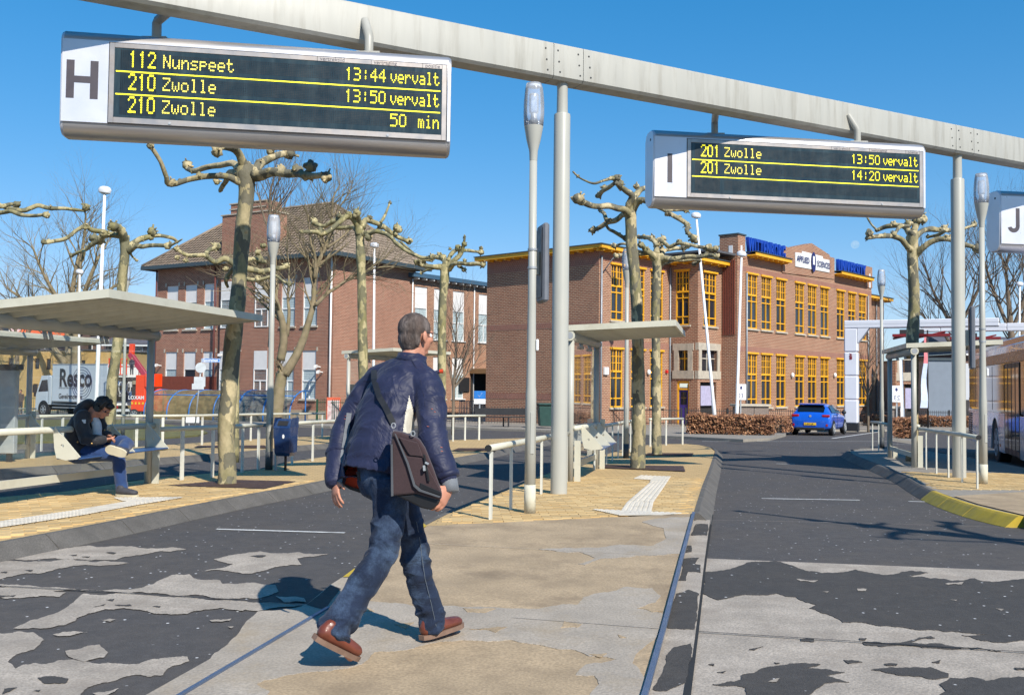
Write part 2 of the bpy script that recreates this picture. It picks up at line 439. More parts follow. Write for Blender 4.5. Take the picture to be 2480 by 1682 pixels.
# concrete bay slab of the right lane and its worn black coating
cb = sheet('concrete_slab', [(1707, 1351), (2480, 1382), (3000, 1400), (3000, 1990), (1615, 1990), (1664, 1682), (1685, 1527)], CONC, 0.004, kind='structure')
right_dark = [
 [(868,385),(990,370),(1090,335),(1190,332),(1300,365),(1400,385),(1560,370),(1700,395),(1850,378),(1890,385),(1780,400),(1900,412),(2100,410),(2324,412),(2800,430),(2800,700),(2324,690),(2200,700),(2040,668),(2160,665),(2000,650),(1850,645),(1700,625),(1600,612),(1500,610),(1400,565),(1350,545),(1380,530),(1290,495),(1200,478),(1100,485),(1000,495),(930,507),(866,480)],
 [(910,890),(1040,870),(1040,850),(1150,815),(1300,795),(1400,800),(1330,820),(1510,835),(1430,850),(1530,880),(1420,885),(1400,900),(1310,960),(1060,960),(1060,905),(930,895)],
 [(1630,825),(1720,812),(1900,812),(1980,840),(1980,858),(1800,850)],
 [(1880,980),(1970,920),(1940,890),(1990,860),(2100,860),(2150,875),(2300,855),(2400,870),(2500,1000)],
 [(1590,700),(1700,705),(1900,672),(1920,680),(1800,700),(2100,730),(2220,742),(1900,725),(1600,712)],
 [(1505,778),(1550,782),(1590,790),(1530,797)], [(1310,685),(1370,684),(1372,696),(1312,694)], [(1075,733),(1140,718),(1100,735)],
 [(1690,797),(1750,797),(1745,804),(1695,803)], [(1905,790),(1945,780),(1940,793)], [(930,835),(970,830),(960,838)], [(890,800),(918,799),(915,805)],
 [(1190,790),(1215,793),(1200,797)], [(2280,815),(2340,812),(2340,825),(2290,823)], [(1575,682),(1610,680),(1605,688),(1580,688)],
 [(1100,1010),(1500,990),(1900,1010),(1800,1080),(1300,1100)]]
for i, pl in enumerate(right_dark):
    sheet('coating_patch', z6(pl), ASPH2, 0.008+0.0002*i, cb, 0.7, 10+i, 0.004)
for i, pl in enumerate([[(1565,458),(1610,458),(1605,468),(1570,467)], [(1985,508),(2020,508),(2015,513)], [(1290,412),(1390,418),(1370,428),(1310,424)], [(1965,435),(2050,426),(2040,438),(1980,440)], [(1410,470),(1440,470),(1430,475)], [(2195,548),(2235,550),(2215,555)], [(1160,880),(1215,862),(1200,880)]]):
    sheet('coating_chip', z6(pl), CONC, 0.012, cb, 0.6, 60+i)
# thin joint across the slab
def strip(name, pts, wd, material, lift, parent=None, kind='structure', close=False, lf=None):
    m = MB(); W = [GL(x, y, lift, lf) for x, y in pts]
    for a, b in zip(W, W[1:]):
        d = (b-a).normalized(); n = Vector((-d.y, d.x, 0))*wd/2
        m.quad(a-n, b-n, b+n, a+n)
    m2 = MB()
    for i in range(0, len(m.v), 4):
        q = m.v[i:i+4]
        nn = (Vector(q[1])-Vector(q[0])).cross(Vector(q[3])-Vector(q[0]))
        m2.quad(*(q if nn.z > 0 else q[::-1]))
    o = m2.build(name, material, parent)
    if kind and parent is None: o['kind'] = kind
    return o
JOINT = mat('joint_sealant', (0.02, 0.02, 0.02), 0.8)
strip('slab_joint', [(1685, 1527), (2480, 1577), (2900, 1600)], 0.012, JOINT, 0.0135, cb)
# gutter strip between the kerb line and the right lane
gt = sheet('gutter_strip', [(1689, 1258), (1720, 1258), (1707, 1351), (1685, 1527), (1664, 1682), (1615, 1990), (1480, 1990), (1563, 1682), (1608, 1521), (1653, 1345), (1676, 1262)], CONC, 0.004, kind='structure', lf=lambda y: ramp_lift(y)*0.35)
for i, pl in enumerate([[(835,165),(890,165),(885,215),(812,215)], [(790,262),(815,262),(815,290),(785,295)], [(780,320),(850,316),(830,345),(856,350),(856,384),(800,380),(790,420),(755,420),(775,345)],
      [(745,480),(800,462),(850,480),(828,640),(705,635),(720,560)], [(735,722),(812,705),(800,800),(790,880),(700,920),(640,915),(690,820),(700,760)], [(560,1000),(640,960),(760,975),(745,1100),(560,1100)]]):
    sheet('coating_patch', z6(pl), ASPH2, 0.008, gt, 0.6, 90+i, 0.003, lf=lambda y: ramp_lift(y)*0.35)
strip('gutter_joint', [(1724, 1245), (1707, 1351), (1685, 1527), (1664, 1682), (1625, 1920)], 0.035, JOINT, 0.014, gt)
# left lane worn concrete patches
lw = sheet('worn_patch', z5([(0,660),(150,655),(200,690),(150,735),(70,760),(35,790),(70,820),(150,795),(300,780),(420,795),(560,800),(700,775),(850,765),(860,785),(760,820),(740,850),(600,850),(500,880),(380,920),(340,985),(-300,985),(-300,660)]), CONC, 0.004, None, 0.8, 3, kind='structure')
left_conc = [
 [(-200,330),(60,300),(200,275),(400,262),(560,265),(700,275),(845,280),(700,292),(600,310),(520,328),(400,330),(200,322)],
 [(-200,350),(0,330),(250,330),(420,338),(590,342),(450,355),(270,365),(200,385),(80,395),(30,405),(-200,430)],
 [(970,325),(1080,300),(1180,288),(1350,292),(1500,298),(1350,320),(1370,350),(1300,355),(1180,380),(1100,390),(915,378),(1000,365),(1060,345)],
 [(-200,437),(0,437),(300,455),(600,460),(700,435),(780,395),(860,392),(880,410),(1000,420),(1010,435),(1150,430),(1250,440),(1265,470),(1180,500),(1100,500),(900,485),(400,462),(0,445),(-200,442)],
 [(-200,452),(0,452),(300,475),(270,495),(100,500),(-200,500)],
 [(60,638),(140,600),(250,570),(300,545),(380,480),(500,482),(700,490),(1000,510),(1300,525),(1400,530),(1200,555),(1000,545),(850,572),(700,570),(560,545),(400,570),(350,590),(340,605),(150,635)],
 [(295,740),(450,710),(490,745),(470,770),(380,790),(310,765)], [(240,665),(330,650),(400,655),(330,668),(260,672)], [(1140,585),(1240,585),(1200,597),(1150,595)],
 [(460,600),(530,595),(500,607)], [(950,600),(1050,592),(1040,603),(960,607)], [(1030,630),(1060,628),(1050,637)], [(1060,552),(1120,550),(1100,558)], [(420,930),(540,908),(520,925),(450,945)], [(1250,490),(1380,500),(1390,518),(1290,520)]]
for i, pl in enumerate(left_conc): sheet('worn_patch', z5(pl), CONC, 0.0042+0.0003*i, lw, 0.6, 130+i)
for i, pl in enumerate([[(170,862),(250,853),(312,866),(298,885),(200,886)], [(310,305),(350,303),(345,309)], [(480,294),(530,294),(520,300)], [(370,312),(410,311),(400,317)], [(110,375),(150,373),(140,380)], [(0,385),(35,380),(30,388)], [(1130,310),(1210,308),(1190,316)], [(480,508),(520,504),(510,515)],
      [(520,530),(590,528),(600,536),(540,537)], [(690,538),(730,536),(725,543)], [(420,540),(480,527),(470,535)], [(0,487),(80,483),(60,494),(0,497)], [(150,920),(185,915),(175,925)], [(20,910),(80,905),(40,925),(10,935)]]):
    sheet('coating_patch', z5(pl), ASPH2, 0.008, lw, 0.7, 160+i)
strip('slab_joint', [(-300, 1415), (0, 1417), (240, 1430), (742, 1461)], 0.014, JOINT, 0.0125, lw)
# pedestrian crossing: concrete with a sand coloured coat
cr_left = [(1030, 1272), (1005, 1287), (946, 1323), (890, 1358), (830, 1396), (800, 1415), (742, 1463), (352, 1682), (-200, 1990)]
cr_right = [(1480, 1990), (1563, 1682), (1608, 1521), (1630, 1435), (1653, 1345), (1667, 1292), (1680, 1243)]
cross = sheet('crossing', cr_left+cr_right, SAND, 0.010, kind='structure', thick=0.02, lf=ramp_lift)
worn = [([(590,155),(700,138),(810,132),(795,230),(772,300),(650,308),(520,316),(400,322),(330,350),(300,345),(380,318),(310,292),(200,288),(120,278),(250,272),(400,270),(640,262),(700,230),(690,185)], z6),
 ([(1170,560),(1300,548),(1450,515),(1500,500),(1640,508),(1800,522),(2000,535),(2324,548),(2480,540),(2620,530),(2650,495),(2800,465),(2830,450),(2960,455),(3000,490),(2975,520),(2900,545),(3010,570),(3015,610),(2970,690),(2890,750),(2870,795),(2925,860),(2915,960),(2650,960),(2720,890),(2700,852),(2612,850),(2660,800),(2800,778),(2670,762),(2610,735),(2450,712),(2324,690),(2100,690),(1900,718),(1700,745),(1640,800),(1500,830),(1200,872),(1165,890),(1225,922),(1190,960),(830,960)], z5)]
for i, (pl, zf) in enumerate(worn): sheet('worn_patch', zf(pl), SCUF, 0.0135, cross, 0.55, 201+i, 0.003, lf=ramp_lift)
sheet('worn_patch', [(940,1325),(945,1323),(890,1358),(800,1415),(742,1463),(352,1682),(-200,1990),(20,1990),(430,1702),(795,1476),(850,1445),(880,1400),(900,1375)], SCUF, 0.0125, cross, 0, 0, 0.002, lf=ramp_lift)
for i, (pl, zf) in enumerate([([(2560,605),(2640,618),(2620,632),(2545,635)], z5), ([(570,545),(640,535),(685,560),(640,562)], z6), ([(1550,520),(1660,540),(1700,560),(1600,550)], z5), ([(2100,545),(2250,548),(2200,565),(2120,562)], z5), ([(1790,620),(1880,610),(1840,640)], z5), ([(480,665),(520,680),(490,678)], z6), ([(350,755),(430,750),(400,768)], z6), ([(2130,640),(2300,630),(2250,655)], z5)]):
    sheet('sand_patch', zf(pl), SAND, 0.0165, cross, 0.6, 230+i, 0.003, lf=ramp_lift)
BLST = mat('steel_strip', lin(110, 125, 150), 0.35, 0.6, 0.1)
def rail_strip(name, pts, wd, h, material, parent, lift=0.01):
    m = MB(); W = [GL(x, y, lift, ramp_lift) for x, y in pts]
    for a, b in zip(W, W[1:]):
        m.bar(a+Vector((0, 0, h/2)), b+Vector((0, 0, h/2)), wd, h)
    return m.build(name, material, parent)
rail_strip('edge_strip', [(1680, 1243), (1653, 1345), (1608, 1521), (1563, 1682), (1480, 1960)], 0.028, 0.02, BLST, cross)
rail_strip('edge_strip', [(795, 1473), (443, 1682), (50, 1915)], 0.022, 0.014, BLST, cross)
strip('slab_joint', [(1240, 1493), (1600, 1520)], 0.008, CONC, 0.0185, cross, lf=ramp_lift)
strip('slab_joint', [(940, 1310), (1653, 1346)], 0.006, CONC, 0.0185, cross, lf=ramp_lift)
sheet('yellow_corner', [(830, 1396), (857, 1376), (875, 1372), (862, 1394)], YEL, 0.0185, cross, lf=ramp_lift)
sheet('yellow_corner', [(1012, 1274), (1026, 1266), (1034, 1272), (1022, 1279)], YEL, 0.0185, cross, lf=ramp_lift)
sheet('coating_patch', [(742, 1463), (800, 1416), (826, 1424), (786, 1476)], ASPH2, 0.015, cross, 0.15, 240, lf=ramp_lift)
# lane lines
for pts in ([(525, 1280), (835, 1289)], [(1845, 1206), (2082, 1210)], [(2200, 1213), (2240, 1214)], [(1880, 1122), (1925, 1123)]):
    o = strip('lane_line', pts, 0.055, LINEP, 0.006)
o = strip('lane_line', [(2015, 1061), (2130, 1045)], 0.12, LINEP, 0.006)
o = strip('lane_line', [(1700, 1068), (2150, 1068)], 0.06, LINEP, 0.006)
strip('slab_joint', [(1717, 1258), (2120, 1266), (2480, 1277)], 0.008, CONC, 0.006)

# ---------------------------------------------------------------- platform islands with kerb stones
PAVER = [mat('clay_paver_%s' % w_, lin(*c), 0.85, 0, 0.14, 9, 0.4, 150, 0.002, grain=0.25) for w_, c in (('pale', (206, 176, 124)), ('warm', (192, 160, 108)), ('dull', (180, 154, 110)))]
PLIFT = 0.12
def island(name, top, kerb_from, kerb_to, label, pav=None, yellow=None, material=None, pav_ang=0.0, kw=0.2):
    """top: outline in photo points; kerb along top[kerb_from:kerb_to+1]"""
    W = [G(x, y, PLIFT) for x, y in top]
    base = sheet(name, top, material or PAVE, PLIFT-0.03 if False else PLIFT, None, 0, 0, 0.13)
    base['kind'] = 'structure'
    # kerb stones: split the edge every ~1 m
    line = W[kerb_from:kerb_to+1] if kerb_from < kerb_to else W[kerb_from:]+W[:kerb_to+1]
    ar = sum(W[i].x*W[(i+1) % len(W)].y-W[(i+1) % len(W)].x*W[i].y for i in range(len(W)))
    sgn = 1 if ar > 0 else -1
    line, _ = smoothpath(line, [0]*len(line), 4)
    # resample
    dist = [0]
    for a, b in zip(line, line[1:]): dist.append(dist[-1]+(b-a).length)
    def at(s_):
        s_ = max(0, min(dist[-1], s_))
        for i in range(len(dist)-1):
            if dist[i+1] >= s_:
                k = (s_-dist[i])/max(1e-6, dist[i+1]-dist[i]); return line[i].lerp(line[i+1], k)
        return line[-1]
    n = max(1, round(dist[-1]/1.0)); L = dist[-1]/n
    def nrm(s_):
        d = at(s_+0.05)-at(s_-0.05); d.z = 0; d.normalize(); return Vector((d.y, -d.x, 0))*sgn
    for i in range(n):
        m = MB(); secs = []
        ss = [i*L+0.006, i*L+L/3, i*L+2*L/3, (i+1)*L-0.006]
        for s_ in ss:
            p = at(s_); o_ = nrm(s_); zt = zroad(p.y)+PLIFT+0.004; q = p+o_*kw; zb = zroad(q.y)-0.02
            i0 = Vector((p.x, p.y, zt)); i1 = p+o_*(kw*0.28); i1.z = zt+0.001; i2 = p+o_*(kw*0.42); i2.z = zt-0.018; i3 = p+o_*kw; i3.z = zroad(q.y)+0.005; i4 = i3.copy(); i4.z = zb; i5 = i0.copy(); i5.z = zb
            secs.append([i0, i1, i2, i3, i4, i5])
        b = 0; vsl = [q for s2 in secs for q in s2]; fs = []
        for k in range(3):
            for j in range(6):
                j2 = (j+1) % 6; fs.append((k*6+j, k*6+j2, (k+1)*6+j2, (k+1)*6+j) if sgn < 0 else (k*6+j, (k+1)*6+j, (k+1)*6+j2, k*6+j2))
        fs.append((0, 1, 2, 3, 4, 5)); fs.append((23, 22, 21, 20, 19, 18))
        m.add(vsl, fs)
        mt = KERB
        if yellow and yellow(at(i*L+L/2)): mt = YEL
        o = m.build('kerb_stone', mt, base)
    if pav:
        test, amax, ang = pav
        poly = [(q.x, q.y) for q in W]
        def inside(x, y):
            c = False; n_ = len(poly); j = n_-1
            for i in range(n_):
                xi, yi = poly[i]; xj, yj = poly[j]
                if (yi > y) != (yj > y) and x < (xj-xi)*(y-yi)/(yj-yi)+xi: c = not c
                j = i
            return c
        bw, bh = 0.2, 0.1; rr = random.Random(5)
        me3 = []
        for m_ in PAVER:
            q = MB(); q.box(-bw/2+0.004, bw/2-0.004, -bh/2+0.004, bh/2-0.004, -0.02, 0.008); me3.append(q.mesh('paver', m_))
        ca, sa = math.cos(ang), math.sin(ang)
        xs = [p[0] for p in poly]; ysx = [p[1] for p in poly]; cx, cy = sum(xs)/len(xs), sum(ysx)/len(ysx)
        cand = []
        for i in range(-120, 120):
            for j in range(-140, 140):
                u = (i+0.5*(j % 2))*bw; v_ = j*bh
                x = cx+u*ca-v_*sa; y = cy+u*sa+v_*ca
                if y > amax or y < 5: continue
                if not all(inside(x+dx*ca-dy*sa, y+dx*sa+dy*ca) for dx in (-bw/2, bw/2) for dy in (-bh/2, bh/2)): continue
                cam_ok = abs(x/y) < 0.56
                if not cam_ok or not test(x, y): continue
                cand.append((x*x+y*y, x, y))
        cand.sort(); stuff = MB(); tilt = math.atan(-0.018)
        for k, (_, x, y) in enumerate(cand):
            dz = rr.uniform(-0.002, 0.002); z = zroad(y)+PLIFT+dz
            if k < 300: inst(me3[rr.choice((0, 0, 1, 1, 2))], 'paver', base, (x, y, z), (tilt, 0, ang+rr.uniform(-0.01, 0.01)))
            else:
                M_ = Matrix.Translation((x, y, z)) @ Matrix.Rotation(ang, 4, 'Z')
                b0 = len(stuff.m); mi = rr.choice((0, 0, 1, 1, 2)); stuff.box(-bw/2+0.004, bw/2-0.004, -bh/2+0.004, bh/2-0.004, -0.02, 0.008, mi, M_)
        if stuff.f:
            o = stuff.build('paving', PAVER, base, uv=False); o['kind'] = 'stuff'
    return base
# centre island (board I)
isl3 = island('centre_platform', [(1680, 1243), (1240, 1266), (1030, 1272), (1082, 1245), (1140, 1220), (1234, 1184), (1293, 1157), (1384, 1128), (1432, 1110), (1510, 1088), (1560, 1078), (1613, 1075), (1656, 1074), (1693, 1077), (1720, 1083), (1731, 1092), (1725, 1112), (1717, 1136), (1704, 1168), (1693, 1200)], 2, 0, '', pav=(lambda x, y: True, 15.2, R(3)), kw=0.19)
isl1 = island('left_platform', [(-500, 1400), (-200, 1347), (0, 1311), (213, 1272), (411, 1233), (534, 1209), (620, 1193), (700, 1179), (791, 1161), (880, 1140), (945, 1120), (960, 1104), (940, 1095), (880, 1096), (791, 1105), (700, 1118), (620, 1137), (384, 1155), (150, 1190), (0, 1203), (-500, 1260)], 0, 18, '', pav=(lambda x, y: True, 14.0, R(28)))
isl2 = island('rear_platform', [(-500, 1170), (0, 1135), (200, 1122), (384, 1108), (620, 1090), (716, 1079), (796, 1073), (860, 1064), (870, 1056), (796, 1055), (620, 1062), (384, 1078), (200, 1090), (0, 1100), (-500, 1125)], 0, 13, '')
isl2b = island('middle_platform', [(960, 1112), (1000, 1119), (1050, 1118), (1108, 1107), (1180, 1094), (1240, 1081), (1320, 1066), (1290, 1060), (1200, 1062), (1090, 1065), (980, 1074), (950, 1090)], 0, 11, '')
isl4 = island('right_platform', [(2480, 1250), (2367, 1224), (2265, 1188), (2193, 1150), (2127, 1123), (2070, 1101), (2057, 1092), (2084, 1086), (2127, 1085), (2250, 1092), (2394, 1115), (2480, 1133), (2700, 1180), (2900, 1240), (2900, 1350)], 0, 12, '', yellow=lambda p: p.y < 13.3, material=PAVEG, pav=(lambda x, y: y > 13.6, 17, R(-40)))
sheet('brown_coat', [(2310, 1200), (2480, 1190), (2700, 1200), (2900, 1260), (2900, 1340), (2480, 1246), (2367, 1219)], SAND, PLIFT+0.012, isl4, 0)
# tactile tiles
TACT = mat('tactile_tile', lin(206, 198, 184), 0.7, 0, 0.08, 6, dirt=lin(160, 150, 130), dirtamt=0.5)
def tactile(pts_rows, parent):
    """pts_rows: list of (left, right) photo points down the strip; ribs run along"""
    m = MB()
    for (a0, b0), (a1, b1) in zip(pts_rows, pts_rows[1:]):
        A0, B0, A1, B1 = (G(*q, PLIFT+0.016) for q in (a0, b0, a1, b1))
        m.quad(A0, A1, B1, B0) if (A1-A0).cross(B0-A0).z > 0 else m.quad(A0, B0, B1, A1)
        nrows = max(1, round((A1-A0).length/0.05)); nc = max(2, round((B0-A0).length/0.06))
        for i in range(nrows):
            for j in range(nc):
                p = A0.lerp(A1, (i+.5)/nrows).lerp(B0.lerp(B1, (i+.5)/nrows), (j+.5)/nc)
                m.box(p.x-0.017, p.x+0.017, p.y-0.017, p.y+0.017, p.z, p.z+0.006)
    o = m.build('tactile_paving', TACT, parent, uv=False); o['kind'] = 'stuff'; return o
tactile([((1534, 1158), (1585, 1162)), ((1550, 1150), (1625, 1153))], isl3)
tactile([((1573, 1165), (1600, 1164)), ((1585, 1153), (1625, 1153))][::-1], isl3)
tactile([((1500, 1241), (1577, 1241)), ((1518, 1215), (1583, 1215)), ((1560, 1179), (1608, 1179)), ((1590, 1153), (1625, 1153))], isl3)
tactile([((1434, 1232), (1655, 1242)), ((1502, 1247), (1600, 1246))], isl3)
tactile([((-300, 1310), (-300, 1335)), ((0, 1262), (0, 1276)), ((200, 1232), (200, 1246)), ((330, 1210), (330, 1222)), ((440, 1203), (440, 1204))], isl1)
tactile([((275, 1204), (300, 1212)), ((445, 1203), (360, 1216))], isl1)
# cast iron tree grates
RUST = mat('rusty_iron', lin(98, 74, 62), 0.7, 0.3, 0.25, 8)
def grate(pts, parent, label):
    W = [G(x, y, PLIFT+0.016) for x, y in pts]; root = W[0].copy()
    e = empty('tree_grate', root, 0, label, 'tree grate', 'iron tree grates set in the platforms')
    m = MB(); n = 14
    for i in range(n):
        a = W[0].lerp(W[1], (i+.1)/n); b = W[0].lerp(W[1], (i+.75)/n); c = W[3].lerp(W[2], (i+.75)/n); d = W[3].lerp(W[2], (i+.1)/n)
        m.quad(a, b, c, d)
    m.build('slots', RUST, e, world=True)
    m = MB(); zz = Vector((0, 0, -0.006)); m.quad(*[q+zz for q in W]); m.build('plate', DARKM, e, world=True)
    return e
# far ground: verge, pavement by the school
GRASSG = mat('grass_soil', lin(112, 108, 62), 0.95, 0, 0.35, 3, 1.0, 40, 0.03, grain=0.5)
sheet('verge', [(-400, 1026), (60, 1016), (300, 1014), (480, 1036), (503, 1046), (480, 1053), (380, 1060), (60, 1070), (-400, 1085)], GRASSG, 0.05, None, 0, 0, 0.06)
sheet('pavement', [(1000, 1030), (1180, 1036), (1400, 1043), (1560, 1052), (1656, 1056), (1800, 1063), (1862, 1060), (1903, 1050), (1905, 1040), (2040, 1040), (2300, 1040), (2600, 1046), (2600, 1019), (1000, 1000)], PAVEG, 0.10, None, 0, 0, 0.11)
sheet('far_pavement', [(-600, 1010), (100, 1008), (380, 1016), (620, 1025), (800, 1031), (1000, 1034), (1000, 996), (-600, 990)], PAVEG, 0.10, None, 0, 0, 0.11)
# ================================================================ gantry
def ground_at(x, y, plat=True): return Vector((x, y, zroad(y)+(PLIFT if plat else 0)))
BEAMP = mat('painted_beam', lin(166, 164, 155), 0.45, 0, 0.05, 1.2, dirt=lin(128, 122, 108), dirtamt=0.6, stretch=(5, 5, 0.5))
BCOL = mat('painted_column', lin(170, 169, 160), 0.4, 0, 0.04, 1.5, dirt=lin(170, 165, 150), dirtamt=0.3)
BP0 = Vector((0.61, 12.3, 5.27)); BD = Vector((0.882, 0.471, 0)); BN = Vector((0.471, -0.882, 0))
gan = empty('sign_gantry', (0.61, 12.3, ground_at(0, 12.3).z), 0, 'long cream steel beam on tall round columns spanning the bus lanes', 'gantry')
def beam_section(t0, t1, name='beam', d=0.0):
    m = MB(); hw = 0.15-d; zt = 0.46-d*0.5; r = 0.035
    prof = [(-hw, r+d), (-hw+r, d), (hw-r, d), (hw, r+d), (hw, zt-r), (hw-r*0.3, zt-r*0.3), (hw-r, zt), (-hw+r, zt), (-hw, zt-r)]
    a = BP0+BD*t0; b = BP0+BD*t1
    vs = [q+BN*u+Vector((0, 0, v)) for q in (a, b) for u, v in prof]; n = len(prof)
    fs = [(i, (i+1) % n, n+(i+1) % n, n+i) for i in range(n)]+[tuple(reversed(range(n))), tuple(range(n, 2*n))]
    m.add(vs, [tuple(reversed(f)) for f in fs]); return m.build(name, BEAMP, gan, world=True, auto=30)
cols_t = [0.0, 7.6]
def bolts(t0, t1):
    for t in (t0, t1):
        for z in (0.09, 0.22, 0.36):
            p = BP0+BD*(t+(0.36-z)*0.12)+BN*0.150+Vector((0, 0, z)); m = MB(); m.tube([p, p+BN*0.004], 0.012, 8); m.build('bolt', DARKM, gan, world=True)
edges = [-14.0]
for c in cols_t: edges += [c-0.22, c+0.22]
edges.append(15.0)
for i in range(len(edges)-1):
    a, b = edges[i], edges[i+1]
    beam_section(a+0.004, b-0.004)
    beam_section(b-0.03, b+0.03, 'joint', 0.012) if i < len(edges)-2 else None
for c in cols_t: bolts(c-0.16, c+0.14); bolts(c-0.34, c+0.30)
colp = [G(1357, 1199, PLIFT), G(2320, 1149, PLIFT)]
for k, (c, cp) in enumerate(zip(cols_t, colp)):
    p = BP0+BD*c; zb = zroad(p.y)+PLIFT
    m = MB(); m.lathe([(0.105, zb-0.02), (0.105, 4.86), (0.10, 4.875), (0.072, 4.885), (0.068, 5.20), (0.075, 5.27)], (p.x, p.y, 0), 28)
    o = m.build('column', BCOL, gan, world=True, auto=40)
    # loudspeaker on the column
    d = Vector((0.8, -0.25, 0)).normalized(); z = 2.95 if k == 0 else 3.0
    m = MB(); m.tube([p+d*0.09+Vector((0, 0, z)), p+d*0.23+Vector((0, 0, z))], 0.05, 14); m.build('loudspeaker', BCOL, gan, world=True, auto=40)
    m = MB(); m.tube([p+d*0.20+Vector((0, 0, z)), p+d*0.27+Vector((0, 0, z))], 0.055, 14); m.build('speaker_band', DARKM, gan, world=True, auto=40)
# ================================================================ departure boards
BRUSH = mat('brushed_steel', lin(196, 192, 190), 0.38, 0.75, 0.05, 2, dirt=lin(150, 130, 115), dirtamt=0.35, stretch=(0.3, 3, 3))
BFACE = mat('board_face', lin(218, 217, 222), 0.35, 0.35, 0.04, 1.5, dirt=lin(185, 178, 175), dirtamt=0.3)
FRAME = mat('frame_steel', lin(172, 164, 158), 0.4, 0.6, 0.08, 3, dirt=lin(120, 95, 75), dirtamt=0.4)
SCREEN = mat('screen_glass', lin(44, 56, 60), 0.18, 0, 0.25, 2, dirt=lin(70, 84, 86), dirtamt=0.5, stretch=(6, 1, 1))
LED = mat('amber_led', lin(250, 238, 40), 0.5, 0, 0.02, 3, emit=0.55)
LED2 = mat('amber_led_pale', lin(238, 220, 90), 0.5, 0, 0.02, 3, emit=0.4)
GREYL = mat('grey_lettering', lin(72, 66, 72), 0.5)
UNLIT = mat('unlit_led', lin(24, 30, 33), 0.35)
GLY = {
 '0': ".###.,#...#,#...#,#...#,#...#,#...#,.###.", '1': "..#..,.##..,..#..,..#..,..#..,..#..,..#..", '2': ".###.,#...#,....#,...#.,..#..,.#...,#####",
 '3': "####.,....#,....#,.###.,....#,....#,####.", '4': "...#.,..##.,.#.#.,#..#.,#####,...#.,...#.", '5': "#####,#....,####.,....#,....#,....#,####.",
 ':': ".....,..#..,..#..,.....,..#..,..#..,.....", 'N': "#...#,##..#,##..#,#.#.#,#..##,#..##,#...#", 'u': ".....,.....,#...#,#...#,#...#,#..##,.##.#",
 'n': ".....,.....,#.##.,##..#,#...#,#...#,#...#", 's': ".....,.....,.####,#....,.###.,....#,####.", 'p': ".....,.....,####.,#...#,####.,#....,#....",
 'e': ".....,.....,.###.,#...#,#####,#....,.###.", 't': ".#...,.#...,####.,.#...,.#...,.#..#,..##.", 'Z': "#####,....#,...#.,..#..,.#...,#....,#####",
 'w': ".....,.....,#...#,#...#,#.#.#,#.#.#,.#.#.", 'o': ".....,.....,.###.,#...#,#...#,#...#,.###.", 'l': ".##..,..#..,..#..,..#..,..#..,..#..,.###.",
 'r': ".....,.....,#.##.,##..#,#....,#....,#....", 'v': ".....,.....,#...#,#...#,#...#,.#.#.,..#..", 'a': ".....,.....,.###.,....#,.####,#...#,.####",
 'm': ".....,.....,##.#.,#.#.#,#.#.#,#.#.#,#.#.#", 'i': "..#..,.....,.##..,..#..,..#..,..#..,.###.", ' ': ".....,.....,.....,.....,.....,.....,.....",
}
def led_text(s, x0, x1, z0, z1, y, name, mt, e, fat=1.0):
    """dots of an LED matrix filling x0..x1 by z0..z1 in the board's own frame, one part per character"""
    n = len(s); cw = (x1-x0)/(n*6-1); ch = (z1-z0)/7
    for i, c in enumerate(s):
        m = MB()
        for r_, row in enumerate(GLY[c].split(',')):
            for k, q in enumerate(row):
                if q == '#':
                    x = x0+(i*6+k+.5)*cw; z = z1-(r_+.5)*ch; a = cw*0.48*fat; b = ch*0.5
                    m.add([(x+a*math.cos(t*math.pi/3+.5), y, z+b*math.sin(t*math.pi/3+.5)) for t in range(6)], [(0, 1, 2, 3, 4, 5)])
        if m.f:
            o = m.build(name, mt, e, uv=False)
            if c == ':': o['kind'] = 'stuff'
